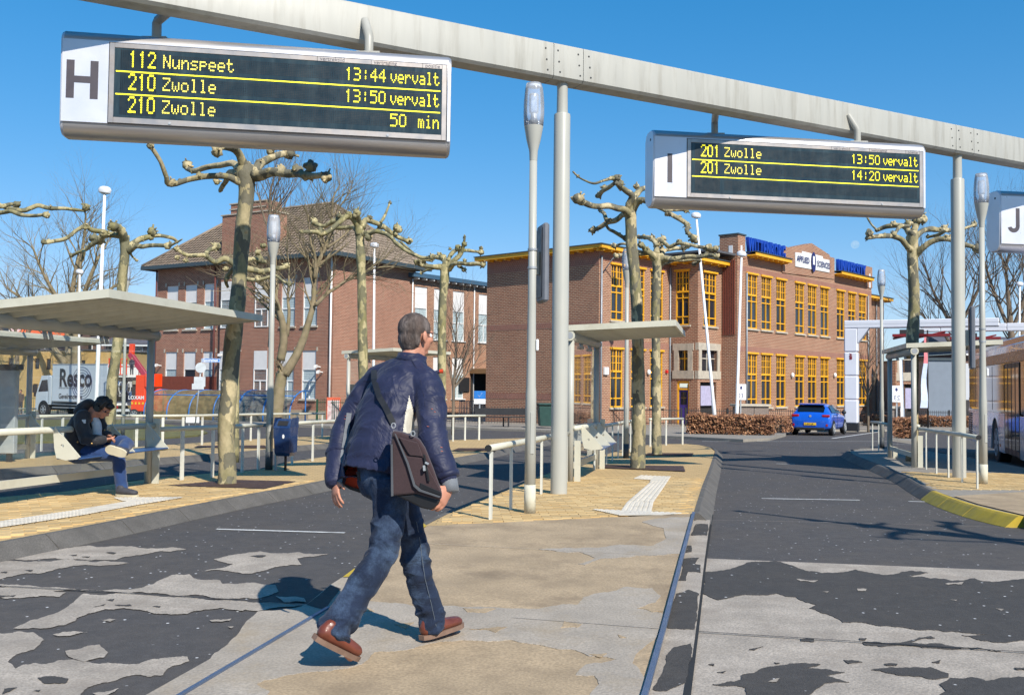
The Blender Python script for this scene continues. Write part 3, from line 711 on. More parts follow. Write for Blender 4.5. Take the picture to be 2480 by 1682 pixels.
def board(loc, dirv, label, letter, rows, empty_rows=(), length=4.06, H=1.11):
    """loc: middle of the board's top edge; dirv: along the face, left to right"""
    rz = math.atan2(dirv[1], dirv[0])
    e = empty('departure_board', loc, rz, label, 'information board', 'departure boards hung from the gantry')
    L = length/2; d = 0.20
    prof = [(-d+0.02, -H+0.10), (-d+0.06, -H+0.035), (-d+0.12, -H), (d-0.12, -H), (d-0.04, -H+0.05), (d, -H+0.14), (d, -0.12), (d-0.04, -0.04), (d-0.12, 0), (-d+0.12, 0), (-d+0.05, -0.025), (-d+0.012, -0.07), (-d, -0.11)]
    m = MB(); n = len(prof)
    vs = [Vector((x, y, z)) for x in (-L+0.03, L-0.03) for y, z in prof]
    m.add(vs, [(i, n+i, n+(i+1) % n, (i+1) % n) for i in range(n)])
    m.build('casing', BRUSH, e, auto=50)
    # moulded end caps
    for s_ in (-1, 1):
        m = MB(); a = s_*(L-0.03); b = s_*(L+0.0)
        vs = [Vector((x, y*(1.004 if x == a else 0.95), (z+H/2)*(1.002 if x == a else 0.975)-H/2)) for x in (a, b) for y, z in prof]
        fs = [(i, n+i, n+(i+1) % n, (i+1) % n) for i in range(n)]+[tuple(range(n, 2*n))]
        if s_ < 0: fs = [tuple(reversed(f)) for f in fs]
        m.add(vs, fs); m.build('end_cap', BRUSH if s_ > 0 else BFACE, e, auto=40)
        m = MB(); m.tube([Vector((b, -0.06, -0.14)), Vector((b+s_*0.004, -0.06, -0.14))], 0.02, 10); m.build('bolt', DARKM, e)
    X = lambda u: -L+2*L*u
    Z = lambda v: -H*v
    yf = -d-0.002
    m = MB(); m.box(X(0.004), X(0.117), yf, yf+0.01, Z(0.885), Z(0.105)); m.box(X(0.99), X(0.998), yf, yf+0.01, Z(0.885), Z(0.105)); m.box(X(0.117), X(0.99), yf, yf+0.01, Z(0.118), Z(0.105)); m.build('face_plate', BFACE, e)
    # door frame round the screen
    sx0, sx1, sz0, sz1 = X(0.131), X(0.974), Z(0.825), Z(0.165)
    fx0, fx1, fz0, fz1 = X(0.1185), X(0.987), Z(0.880), Z(0.1195)
    m = MB()
    m.box(fx0, sx0, yf-0.012, yf+0.004, fz0, fz1); m.box(sx1, fx1, yf-0.012, yf+0.004, fz0, fz1)
    m.box(sx0, sx1, yf-0.012, yf+0.004, fz0, sz0); m.box(sx0, sx1, yf-0.012, yf+0.004, sz1, fz1); m.build('door_frame', FRAME, e, bevel=0.003)
    m = MB(); m.box(fx0-0.008, fx1+0.008, yf-0.003, yf+0.003, fz0-0.008, fz1+0.008); m.build('door_gap', DARKM, e)
    m = MB(); m.box(sx0, sx1, yf-0.006, yf+0.002, sz0, sz1); m.build('screen', SCREEN, e)
    for u in (0.27, 0.83): m = MB(); m.tube([Vector((X(u), yf-0.0125, Z(0.858))), Vector((X(u), yf-0.02, Z(0.858)))], 0.014, 10); m.build('lock', GALV, e)
    yt = yf-0.0075
    m = MB()
    for v in (0.387, 0.604): m.box(X(0.135), X(0.970), yt-0.002, yt, Z(v+0.006), Z(v-0.006))
    m.build('row_line', LED, e)
    # field of unlit dots
    m = MB()
    for r_ in range(3):
        for (u0, u1, v0, v1, nx, nz_) in ((0.145, 0.235, 0.18, 0.365, 20, 14), (0.25, 0.965, 0.205, 0.335, 150, 8)):
            for i in range(nx):
                for j in range(nz_):
                    x = X(u0+(u1-u0)*(i+.5)/nx); z = Z(v0+0.217*r_+(v1-v0)*(j+.5)/nz_); a = 0.0062
                    m.quad((x-a, yt, z-a), (x+a, yt, z-a), (x+a, yt, z+a), (x-a, yt, z+a))
    o = m.build('dot_matrix', UNLIT, e, uv=False); o['kind'] = 'stuff'
    for r_, (num, dest, tm, st) in enumerate(rows):
        o_ = 0.217*r_
        if num: led_text(num, X(0.166), X(0.232), Z(0.345+o_), Z(0.185+o_), yt-0.003, 'route_digit', LED, e, 1.15)
        if dest: led_text(dest, X(0.250), X(0.250+0.0222*len(dest)), Z(0.335+o_), Z(0.205+o_), yt-0.003, 'destination_letter', LED2, e)
        if tm:
            u0 = 0.715 if len(tm) > 2 else 0.836
            led_text(tm, X(u0), X(u0+0.0215*len(tm)), Z(0.335+o_), Z(0.205+o_), yt-0.003, 'time_digit', LED, e)
        if st:
            u1 = 0.967; led_text(st, X(u1-0.0188*len(st)), X(u1), Z(0.335+o_), Z(0.205+o_), yt-0.003, 'status_letter', LED, e)
    for s_, u in (('vertrektijd', 0.648), ('vertraging', 0.79), ('positie', 0.928)):
        put_text(s_, 0.062, GREYL, e, (X(u), yf-0.0135, Z(0.158)), (R(90), 0, 0), 'column_heading')
        m = MB(); m.box(X(u)-0.03, X(u)-0.026, yf-0.014, yf-0.012, sz1, fz1); m.build('tick', DARKM, e)
    me = None
    if letter == 'H':
        m = MB(); x0, x1, z0, z1 = X(0.015), X(0.092), Z(0.665), Z(0.305); w_ = (x1-x0)*0.25
        m.box(x0, x0+w_, yf-0.003, yf, z0, z1); m.box(x1-w_, x1, yf-0.003, yf, z0, z1); zc = (z0+z1)/2; m.box(x0+w_, x1-w_, yf-0.003, yf, zc-0.035, zc+0.035)
    elif letter == 'I':
        m = MB(); m.box(X(0.049), X(0.066), yf-0.003, yf, Z(0.70), Z(0.325))
    else:
        m = MB(); x1, z0, z1 = X(0.085), Z(0.70), Z(0.30); w_ = 0.075; x0 = x1-0.24
        m.box(x1-w_, x1, yf-0.003, yf, z0+0.11, z1)
        cx, cz = (x0+x1)/2, z0+0.12; ro, ri = (x1-x0)/2, (x1-x0)/2-w_
        pr = [(cx+ro*math.cos(-math.pi*k/12), cz+ro*math.sin(-math.pi*k/12)) for k in range(13)]; pi_ = [(cx+ri*math.cos(-math.pi*k/12), cz+ri*math.sin(-math.pi*k/12)) for k in range(13)]
        for k in range(11):
            m.quad((pr[k+1][0], yf-0.003, pr[k+1][1]), (pr[k][0], yf-0.003, pr[k][1]), (pi_[k][0], yf-0.003, pi_[k][1]), (pi_[k+1][0], yf-0.003, pi_[k+1][1]))
    m.build('stop_letter', GREYL, e)
    return e
def hang(e, toppt, botpt, up=0.22):
    """bent round bracket from the beam to the board's top"""
    a = Vector(toppt); c = Vector(botpt); b = c+Vector((0, 0, up))
    m = MB(); pts, rr = smoothpath([a, b.lerp(a, 0.12), b.lerp(c, 0.15), c], [0.05]*4, 3)
    m.tube([a, b.lerp(a, 0.10), b.lerp(c, 0.12), c], 0.05, 14); m.build('bracket', BEAMP, gan, world=True, auto=60)
    m = MB(); m.box(c.x-0.13, c.x+0.13, c.y-0.08, c.y+0.08, c.z-0.006, c.z+0.012); m.build('bracket_foot', BEAMP, gan, world=True)
def place_board(xl, xr, Dl, Dr, ytl, ytr, *a, **k):
    A = P(xl, ytl, Dl); B = P(xr, ytr, Dr); z = (A.z+B.z)/2; d = (B-A); d.z = 0; L = d.length; d.normalize()
    c = (A+B)/2; c.z = z
    # loc is on the face plane: shift the body behind it
    n = Vector((-d.y, d.x, 0)); c += n*0.20
    return board(c, d, *a, length=L, **k), c, d
bH, cH, dH = place_board(149, 1094, 9.95, 10.65, 62, 134, 'departure board with large H, listing 112 Nunspeet and two 210 Zwolle rows', 'H',
    [('112', 'Nunspeet', '13:44', 'vervalt'), ('210', 'Zwolle', '13:50', 'vervalt'), ('210', 'Zwolle', '50', 'min')])
bI, cI, dI = place_board(1583, 2242, 13.75, 14.45, 314, 342, 'departure board with large I, listing two 201 Zwolle rows', 'I',
    [('201', 'Zwolle', '13:50', 'vervalt'), ('201', 'Zwolle', '14:20', 'vervalt')])
bJ, cJ, dJ = place_board(2422, 2950, 17.4, 18.1, 461, 480, 'departure board with large J, cut off by the right edge', 'J', [('201', 'Zwolle', '14:20', 'vervalt')])
def beam_at(px):
    # point under the beam along the sight line's column
    r_ = (px-1240)/FPX; t = (BP0.x-r_*BP0.y)/(r_*BD.y-BD.x); return BP0+BD*t
for c, d, pxs in ((cH, dH, (375, 900)), (cI, dI, (1730, 2078)), (cJ, dJ, (2600,))):
    for i, px in enumerate(pxs):
        q = c+d*((-1.13 if i == 0 else 1.13)); bt = beam_at(px-(40 if i == 1 else -18))
        side = 1 if (q-bt).dot(BN) > 0 else -1
        top = bt+BN*(0.14*side)+Vector((0, 0, 0.26 if side > 0 else 0.06))
        hang(gan, top, q+Vector((0, 0, 0.0)), up=0.20 if side > 0 else 0.2)
# ================================================================ round-headed lamps on the platforms
LGLASS = glassmat('lamp_glass', (0.95, 0.97, 1.0), 0.6, 0.08, 0.3, (0.9, 0.92, 0.95))
REFL = mat('lamp_reflector', lin(205, 208, 214), 0.4, 0.1, 0.05)
PEEL = mat('peeling_paint', lin(200, 195, 175), 0.7, 0, 0.15, 6, dirt=lin(95, 75, 55), dirtamt=0.9)
SHOE = mat('dark_base', lin(62, 66, 70), 0.6)
def lamp(px, py, pytop, label, plat=True, base='peel', scale=1.0):
    g0 = G(px, py, PLIFT if plat else 0.0)
    top = P(px, pytop, g0.y).z - g0.z
    e = empty('platform_lamp', g0, 0, label, 'street lamp', 'platform lamps with glass heads')
    h = top; k = scale
    m = MB(); m.lathe([(0.058*k, 0), (0.056*k, 1.25), (0.05*k, 1.32), (0.043*k, 2.2), (0.04*k, h-0.80)], n=18)
    m.build('pole', BCOL, e, smooth=True)
    m = MB(); m.lathe([(0.0605*k, 0), (0.0605*k, 0.30)], n=18)
    m.build('base_sleeve', PEEL if base == 'peel' else SHOE, e, smooth=True)
    m = MB(); m.lathe([(0.041*k, h-0.82), (0.045*k, h-0.72), (0.075*k, h-0.60), (0.098*k, h-0.47), (0.1*k, h-0.455)], n=20)
    m.build('lamp_cone', BCOL, e, auto=60)
    m = MB(); m.lathe([(0.1*k, h-0.455), (0.11*k, h-0.33), (0.108*k, h-0.2), (0.095*k, h-0.06), (0.08*k, h), (0.0, h+0.004)], n=20)
    m.build('lamp_glass', LGLASS, e, smooth=True)
    m = MB(); m.lathe([(0.05*k, h-0.455), (0.05*k, h-0.40), (0.035*k, h-0.36), (0.035*k, h-0.31)], n=12); m.build('lamp_socket', REFL, e, auto=40)
    m = MB(); m.lathe([(0.045*k, h-0.31), (0.05*k, h-0.29), (0.05*k, h-0.12), (0.045*k, h-0.11)], n=14); m.build('bulb', LGLASS, e, smooth=True)
    m = MB(); m.lathe([(0.07*k, h-0.035), (0.07*k, h-0.015), (0.0, h-0.012)], n=14); m.build('lamp_reflector', REFL, e, auto=40)
    m = MB(); m.box(-0.005, 0.035, -0.062, -0.054, 0.62, 1.05); m.build('service_door', BCOL, e, bevel=0.004)
    return e
lA = lamp(1283, 1243, 203, 'tall cream lamp standing just left of the centre column, base paint peeling')
lB = lamp(2382, 1172, 421, 'cream lamp at the end of the right platform railing, in front of the bus')
lC = lamp(651, 1137, 521, 'cream lamp beside the blue litter bin', base='dark')
lD = lamp(1516, 1109, 603, 'cream lamp just left of the second pollarded tree on the centre platform', base='dark')
lE = lamp(2136, 1085, 653, 'cream lamp behind the right shelter, near the white portal', base='dark')
lF = lamp(297, 1054, 644, 'cream lamp behind the seated man, partly hidden by a tree', base='dark')
lG = lamp(-60, 1090, 700, 'cream lamp beyond the left edge') if False else None
def panel_on(e, off, w_, h, z, label, rz=-78):
    p = e.location+Vector((off[0], off[1], z))
    r = empty('timetable_case', p, R(rz), label, 'sign panel', 'edge-on panels clamped to lamps')
    m = MB(); m.box(-w_/2, w_/2, -0.035, 0.035, -h/2, h/2); m.build('case', mat('dark_grey_panel', lin(105, 108, 115), 0.5, 0.1), r, bevel=0.02)
    m = MB(); m.box(-w_/2+0.04, w_/2-0.04, -0.045, -0.035, -h/2+0.05, h/2-0.05); m.build('poster', mat('dark_print', lin(50, 52, 60), 0.4), r)
    for z_ in (-0.06, 0.13):
        m = MB(); m.lathe([(0.05, z_-0.012), (0.05, z_+0.012)], (0, 0, 0), 16, 0); o = m.build('clamp', GALV, r, auto=40); o.matrix_local = Matrix.Rotation(R(-rz), 4, 'Z') @ Matrix.Translation(Vector((-off[0], -off[1], 0)))
    m = MB(); m.box(-0.06, 0.02, -0.09, -0.04, -0.12, 0.12); m.build('bracket_plate', STEEL, r)
    return r
panel_on(lA, (0.115, 0.12), 0.30, 0.83, 2.62, 'dark grey panel seen edge-on, clamped to the lamp by the centre column')
panel_on(lB, (-0.11, 0.1), 0.26, 0.95, 2.2, 'dark grey panel seen edge-on, clamped to the lamp before the bus', -110)
for e_, z_ in ((lA, 1.75), (lB, 1.68)):
    m = MB(); m.box(0.045, 0.075, -0.04, 0.02, z_-0.06, z_+0.06); m.build('control_box', WHITEP, e_, bevel=0.008)
# ================================================================ tall street lamps
def street_lamp(px, pybase, pxt, pyt, D, label, lean=0, twist=0.0):
    b = P(px, pybase, D); b.z = zroad(D); t = P(pxt, pyt, D)
    e = empty('street_lamp', b, 0, label, 'street lamp', 'tall grey street lamps')
    v = t-b
    m = MB(); m.tube([Vector((0, 0, 0)), v*0.14, v*0.15, v*0.98], [0.095, 0.09, 0.075, 0.05], 12); m.build('pole', WHITEP, e, smooth=True)
    m = MB(); c = v; Mx = Matrix.Translation(c) @ Matrix.Rotation(twist, 4, 'Z') @ Matrix.Rotation(R(6), 4, 'Y')
    pts = []
    for (z, rx, ry) in ((-0.15, 0.07, 0.06), (-0.10, 0.21, 0.14), (0.0, 0.24, 0.16), (0.09, 0.19, 0.12), (0.13, 0.1, 0.06)):
        pts.append([Mx @ Vector((rx*math.cos(a*math.pi/6), ry*math.sin(a*math.pi/6), z)) for a in range(12)])
    vs = [q for r_ in pts for q in r_]; fs = [(i*12+k, i*12+(k+1) % 12, (i+1)*12+(k+1) % 12, (i+1)*12+k) for i in range(4) for k in range(12)]
    fs += [tuple(range(48, 60))]
    m.add(vs, fs); m.build('lamp_head', mat('lamp_head_paint', lin(205, 207, 212), 0.4), e, auto=40)
    m = MB(); vs = [Mx @ Vector((0.19*math.cos(a*math.pi/6), 0.12*math.sin(a*math.pi/6), -0.115)) for a in range(12)]; m.add(vs, [tuple(reversed(range(12)))]); m.build('lens', LGLASS, e)
    return e
street_lamp(231, 1010, 254, 460, 34, 'tallest white street lamp, rising behind the left shelter roof')
street_lamp(190, 1005, 193, 657, 58, 'smaller street lamp just left of the tallest one')
street_lamp(904, 1005, 907, 593, 50, 'street lamp before the side wall of the hipped school')
street_lamp(1734, 1040, 1686, 521, 45, 'leaning street lamp rising from the brown hedge')
street_lamp(1783, 1030, 1796, 614, 46, 'upright street lamp beside the white number 23 board')
street_lamp(2466, 1000, 2470, 687, 62, 'street lamp among the bare trees above the bus')
# ================================================================ shelters
SGLASS = glassmat('shelter_glass', (0.90, 0.94, 0.93), 0.75, 0.02, 0.045)
RGLASS = glassmat('roof_glass', (0.62, 0.66, 0.62), 0.6, 0.06, 0.13, (0.5, 0.51, 0.46))
TINT = glassmat('side_glass', (0.80, 0.84, 0.84), 2.0, 0.01, 0.04)
def shelter(base, L, length, label, far_first=True, width=1.5, tz=2.1, rise=0.2, seats=(0.25, 1.25, 2.2), nslat=9, sidepane=False, group='bus shelters', seatrange=None, glassm=None):
    """base: near-end post; local y runs along the shelter away from it, local x towards the front"""
    ang = math.atan2(L[1], L[0])-math.pi/2
    e = empty('bus_shelter', base, ang, label, 'bus shelter', group)
    gm_ = glassm or SGLASS
    # platform falls with the road: feet reach down
    dz = lambda y: -0.018*y*L[1]
    for y in (0.0, length):
        m = MB(); m.tube([(0, y, dz(y)-0.02), (0, y, tz)], 0.05, 16); m.build('post', BCOL, e, smooth=True)
        m = MB(); m.box(0.065, 0.155, y-0.012, y+0.012, dz(y)-0.02, 0.82 if y == length else 0.6); m.build('post_plate', STEEL, e)
        # ring disc on the tube's end
        s_ = -1 if y == 0 else 1
        m = MB(); m.tube([(0, y+s_*0.10, tz), (0, y+s_*0.125, tz)], 0.075, 20); m.build('end_ring', STEEL, e, auto=40)
        m = MB(); m.tube([(0, y+s_*0.126, tz), (0, y+s_*0.128, tz)], 0.05, 20); m.build('end_disc', GALV, e, auto=40)
    m = MB(); m.tube([(0, -0.11, tz), (0, length+0.11, tz)], 0.07, 18); m.build('roof_tube', BCOL, e, smooth=True)
    # roof: cantilever from the tube
    def rp(x, y, dz_=0): return Vector((x, y, tz+0.07+rise*(x/width)+dz_))
    x0, x1 = -0.12, width; y0, y1 = -0.12, length+0.12
    m = MB(); th = 0.085
    m.bar(rp(x0, y0, 0.04), rp(x1, y0, 0.04), 0.03, th); m.build('fascia', STEEL, e)
    m = MB(); m.bar(rp(x0, y1, 0.04), rp(x1, y1, 0.04), 0.03, th); m.build('fascia', STEEL, e)
    m = MB(); m.bar(rp(x1+0.014, y0-0.015, 0.04), rp(x1+0.014, y1+0.015, 0.04), 0.03, th); m.build('fascia', STEEL, e)
    m = MB(); m.bar(rp(x0-0.014, y0-0.015, 0.04), rp(x0-0.014, y1+0.015, 0.04), 0.03, th); m.build('fascia', STEEL, e)
    sl_ = MB()
    prof = [(-0.03, 0.0), (0.03, 0.0), (0.014, -0.085), (-0.014, -0.085)]
    a, b = rp(0.0, 0, 0.055), rp(x1-0.02, 0, 0.055)
    vs = [q+Vector((0, u, v*(1.0 if q is a else 0.55))) for q in (a, b) for u, v in prof]
    sl_.add(vs, [(3, 2, 1, 0), (4, 5, 6, 7), (0, 1, 5, 4), (1, 2, 6, 5), (2, 3, 7, 6), (3, 0, 4, 7)])
    mes = sl_.mesh('roof_rib', STEEL)
    for i in range(nslat): inst(mes, 'roof_rib', e, (0, y0+(y1-y0)*(i+.5)/nslat+0.0, 0))
    m = MB(); q = [rp(x0, y0, 0.07), rp(x1, y0, 0.07), rp(x1, y1, 0.07), rp(x0, y1, 0.07)]; m.quad(*q); m.build('roof_glass', RGLASS, e)
    for i in range(2):
        y = length*(0.33+0.33*i)
        for dy in (-0.05, 0.05):
            m = MB(); m.tube([(0.0, y+dy, tz-0.06), (0.03, y+dy, tz-0.16)], 0.022, 8); m.build('glass_clamp', GALV, e, smooth=True)
    # back glass
    n = 3
    for i in range(n):
        ya, yb = 0.07+(length-0.14)*i/n+0.004, 0.07+(length-0.14)*(i+1)/n-0.004
        m = MB(); m.quad((0.0, ya, 0.28+dz(ya)), (0.0, yb, 0.28+dz(yb)), (0.0, yb, tz-0.12), (0.0, ya, tz-0.12)); m.build('glass_pane', gm_, e)
    m = MB(); m.bar((0, 0.05, 0.22+dz(0)), (0, length-0.05, 0.22+dz(length)), 0.03, 0.09); m.build('bottom_rail', STEEL, e)
    # lean rail, seat shells, bench
    m = MB(); m.tube([(0.07, -0.02, 0.78), (0.07, length+0.05, 0.76+dz(length)*0.6)], 0.037, 14); m.build('back_rail', STEEL, e, smooth=True)
    if sidepane:
        m = MB(); m.quad((0.02, length, 0.3), (0.62, length, 0.3), (0.62, length, tz-0.1), (0.02, length, tz-0.1)); m.build('side_pane', TINT, e)
    if seats:
        sh = MB()
        prof = [(0.02, 0.36), (0.065, 0.30), (0.335, 0.02), (0.30, -0.005), (0.16, -0.02), (0.045, 0.005), (0.015, 0.12), (0.0, 0.29)]
        M_ = Matrix(((1, 0, 0, 0), (0, 0, 1, 0), (0, 1, 0, 0), (0, 0, 0, 1)))
        hole = [(0.115+0.02*math.cos(-k*math.pi/5), 0.14+0.02*math.sin(-k*math.pi/5)) for k in range(10)]
        nP = len(prof); outer = [Vector((x, z, 0)) for x, z in prof]; inner = [Vector((x, z, 0)) for x, z in hole]
        tr = tessellate_polygon([outer, inner]); al = outer+inner
        for yy in (-0.011, 0.011): sh.v += [(q.x, yy, q.y) for q in al]
        na = len(al)
        for t in tr:
            sh.f.append(t); sh.m.append(0); sh.f.append(tuple(i+na for i in reversed(t))); sh.m.append(0)
        for i in range(nP): j = (i+1) % nP; sh.f.append((i, j, j+na, i+na)); sh.m.append(0)
        for i in range(10): j = (i+1) % 10; sh.f.append((nP+j, nP+i, nP+i+na, nP+j+na)); sh.m.append(0)
        bm = bmesh.new(); me = sh.mesh('seat_bracket', STEEL); bm.from_mesh(me); bmesh.ops.recalc_face_normals(bm, faces=bm.faces); bm.to_mesh(me); bm.free()
        for y in seats: inst(me, 'seat_bracket', e, (0.09, y, 0.46+dz(y)*0.7))
        a, b = min(seats), max(seats)
        m = MB(); m.box(0.13, 0.42, a, b, 0.455+dz(length/2)*0.7, 0.475+dz(length/2)*0.7); m.build('seat', BLUEM, e, bevel=0.006)
    return e
Lsh = Vector((0.169, 0.986)).normalized()
pf = G(358, 1171, PLIFT); pn = Vector((pf.x-Lsh.x*3.3, pf.y-Lsh.y*3.3, 0)); pn.z = zroad(pn.y)+PLIFT
sh1 = shelter(pn, Lsh, 3.3, 'near left bus shelter with the seated man on its bench', tz=1.94, rise=0.13, seats=(1.14, 2.25, 3.06))
p2 = G(66, 1109, PLIFT); pn2 = Vector((p2.x-Lsh.x*3.3, p2.y-Lsh.y*3.3, 0)); pn2.z = zroad(pn2.y)+PLIFT
sh2 = shelter(pn2, Lsh, 3.3, 'bus shelter on the rear left platform, seen through the near shelter glass', tz=1.93, rise=0.10, seats=(0.1, 1.6, 3.2))
pI = G(1380, 1166, PLIFT)
shI = shelter(pI, Vector((0.216, 0.976)), 2.9, 'bus shelter on the centre platform behind the thick column', tz=2.13, rise=0.07, seats=(0.5, 1.4, 2.3))
pJ = G(2214, 1131, PLIFT)
shJ = shelter(pJ, Vector((0.24, 0.97)), 3.3, 'bus shelter on the right platform beside the bus', tz=2.2, rise=0.06, seats=(), glassm=TINT)
pm = Vector((-4.54, 27, 0)); pm.z = zroad(27)+PLIFT
shm = shelter(pm, Vector((0.42, 0.907)), 3.0, 'far bus shelter behind the walking man, its roof at his shoulders', tz=2.37, rise=0.07, seats=())
# poster case at the end of the rear shelter
pc = P(14, 1000, 17.2); pc.z = zroad(17.2)+PLIFT
e = empty('poster_case', pc, R(-5), 'grey poster case at the end of the rear left shelter', 'sign panel')
m = MB(); m.box(-0.6, 0.2, -0.06, 0.06, 0.15, 1.62); m.build('case', mat('grey_panel', lin(158, 164, 166), 0.5, 0, 0.1), e, bevel=0.01)
m = MB(); m.box(-0.64, 0.26, -0.09, 0.09, 1.62, 1.72); m.build('hood', DARKM, e, bevel=0.01)
m = MB(); m.box(-0.5, -0.42, -0.03, 0.03, 0, 0.15); m.box(0.05, 0.13, -0.03, 0.03, 0, 0.15); m.build('foot', DARKM, e)
# ================================================================ railings
POSTW = mat('rail_post_paint', lin(208, 207, 196), 0.45, 0, 0.06, 4, dirt=lin(150, 142, 120), dirtamt=0.35)
def railing(feet, label, h=0.73, start=0.12, end=0.12, plat=True, dark_end=False, rad=0.033):
    F_ = [G(x, y, PLIFT if plat else 0.0) for x, y in feet]
    e = empty('railing', F_[0], 0, label, 'railing', 'tubular platform railings')
    T = [q+Vector((0, 0, h)) for q in F_]
    a = T[0]+(T[0]-T[1]).normalized()*start; b = T[-1]+(T[-1]-T[-2]).normalized()*end
    m = MB(); m.tube([a]+T[1:-1]+[b], rad, 14); m.build('top_tube', STEEL, e, world=True, smooth=True)
    if dark_end:
        d = (a-T[1]).normalized(); m = MB(); m.tube([a+d*0.001, a+d*0.012], rad*1.05, 14); m.build('end_cap', BLACKM, e, world=True, auto=40)
    for i, q in enumerate(F_):
        d = (F_[min(i+1, len(F_)-1)]-F_[max(i-1, 0)]).normalized(); n = Vector((-d.y, d.x, 0)).normalized()
        m = MB(); vs = []
        for z, w_ in ((-0.02, 0.032), (h-0.035, 0.032)):
            for s_, t_ in ((-1, -1), (1, -1), (1, 1), (-1, 1)): vs.append(q+d*(w_*s_)+n*(0.011*t_)+Vector((0, 0, z)))
        m.add(vs, [(3, 2, 1, 0), (4, 5, 6, 7), (0, 1, 5, 4), (1, 2, 6, 5), (2, 3, 7, 6), (3, 0, 4, 7)]); m.build('post', POSTW, e, world=True)
    return e
railing([(1188, 1259), (1237, 1235), (1311, 1197), (1372, 1168)], 'near railing of the centre platform, with a black end cap', dark_end=True, h=0.705)
railing([(1440, 1136), (1469, 1123), (1483, 1116), (1497, 1109), (1508, 1103), (1527, 1094), (1545, 1086)], 'railing between the centre shelter and its trees')
railing([(1575, 1081), (1613, 1078), (1653, 1076)], 'short railing at the far nose of the centre platform', start=0.05, end=0.03)
railing([(2367, 1184), (2330, 1168), (2297, 1157), (2268, 1147), (2243, 1136), (2218, 1129)], 'near railing of the right platform, open tube end by the lamp', dark_end=True)
railing([(2113, 1089), (2128, 1092), (2150, 1103)], 'short railing left of the right shelter')
railing([(372, 1171), (440, 1163), (514, 1155), (586, 1143), (625, 1137)], 'railing behind the near left tree', start=0.0, end=0.1)
railing([(707, 1124), (757, 1116), (830, 1104), (890, 1094)], 'railing at the bin end of the left platform', start=0.1)
railing([(100, 1090), (150, 1085), (240, 1083), (330, 1082), (393, 1081), (442, 1079), (489, 1077), (531, 1073), (607, 1067), (719, 1062), (780, 1058)], 'long railing of the rear left platform', start=0.1)
railing([(1040, 1072), (1068, 1070), (1097, 1068), (1126, 1066), (1160, 1065)], 'railing of the middle platform, right of the walking man', end=0.25)
railing([(-60, 1032), (0, 1031), (82, 1028)], 'far railing by the verge at the left edge', plat=False)
# ================================================================ litter bin
bp = G(691, 1139, PLIFT)
e = empty('litter_bin', bp, R(-14), 'blue steel litter bin with a hooded opening by the left lamp', 'litter bin')
BINB = mat('bin_blue', lin(30, 52, 92), 0.3, 0, 0.12, 4, coat=0.4, dirt=lin(120, 130, 145), dirtamt=0.35)
m = MB()
S = [(-0.115, 0.115, -0.10, 0.10, 0.24), (-0.14, 0.14, -0.13, 0.13, 0.30), (-0.15, 0.15, -0.15, 0.14, 0.70), (-0.13, 0.13, -0.06, 0.13, 0.84)]
vs = []
for x0, x1, y0, y1, z in S: vs += [(x0, y0, z), (x1, y0, z), (x1, y1, z), (x0, y1, z)]
fs = [(3, 2, 1, 0), (12, 13, 14, 15)]
for i in range(3):
    for k in range(4): fs.append((i*4+k, i*4+(k+1) % 4, i*4+4+(k+1) % 4, i*4+4+k))
m.add(vs, fs); m.build('body', BINB, e, bevel=0.012, bsub=2)
m = MB(); m.quad((-0.09, -0.138, 0.735), (0.09, -0.138, 0.735), (0.09, -0.085, 0.81), (-0.09, -0.085, 0.81)); m.build('opening', BLACKM, e)  # black face paints the shade of the hole; the body is closed
m = MB(); m.add([(0.151, -0.16, 0.69), (0.151, 0.14, 0.69), (0.155, 0.14, 0.86), (0.155, -0.10, 0.86)], [(0, 1, 2, 3), (3, 2, 1, 0)]); m.build('side_plate', BINB, e)
m = MB(); m.add([(-0.151, -0.16, 0.69), (-0.151, 0.14, 0.69), (-0.155, 0.14, 0.86), (-0.155, -0.10, 0.86)], [(0, 1, 2, 3), (3, 2, 1, 0)]); m.build('side_plate', BINB, e)
m = MB(); m.box(-0.19, -0.155, -0.02, 0.02, -0.02, 0.84); m.build('support_post', GALV, e, bevel=0.006)
m = MB(); m.tube([(0, 0, -0.02), (0, 0, 0.25)], 0.022, 10); m.build('leg', RUST, e, smooth=True)
m = MB(); m.ball((0.03, -0.153, 0.56), 0.03, 10, 6, 0, (0.7, 0.05, 1.2)); m.build('emblem', WHITEP, e)
# ================================================================ sign post with street name
sp = G(471, 1043, 0.03)
e = empty('traffic_sign_post', sp, R(18), 'leaning sign post with round sign back and blue Spoorstraat plate', 'traffic sign')
ht = P(489, 868, sp.y).z-sp.z; lx = P(489, 868, sp.y).x-sp.x
t0 = Vector((lx*0.95, 0, ht))
m = MB(); m.tube([(0, 0, -0.05), t0], 0.03, 10); m.build('pole', GALV, e, smooth=True)
k = sp.y/FPX
def onp(px, py, dy=0): 
    q = P(px, py, sp.y)-sp; return Vector((q.x*1.0, dy, q.z))
SIGNB = mat('sign_back', lin(190, 195, 198), 0.45, 0.2)
c = onp(485.5, 890, -0.05); m = MB(); m.tube([c, c+Vector((0, -0.012, 0))], 0.20, 24); m.build('round_sign', SIGNB, e, auto=40)
c = onp(483, 924, -0.05); m = MB(); m.box(c.x-0.21, c.x+0.21, c.y-0.012, c.y, c.z-0.19, c.z+0.19); m.build('sign_plate', SIGNB, e, bevel=0.004)
c = onp(479, 935, -0.05); m = MB(); m.box(c.x-0.22, c.x+0.22, c.y-0.014, c.y, c.z-0.12, c.z+0.10); m.build('sign_plate', SIGNB, e, bevel=0.004)
c = onp(510, 872, -0.03); m = MB(); m.box(c.x-0.33, c.x+0.33, c.y-0.012, c.y, c.z-0.075, c.z+0.075); m.build('street_name_plate', mat('sign_blue', lin(35, 110, 185), 0.4), e, bevel=0.002)
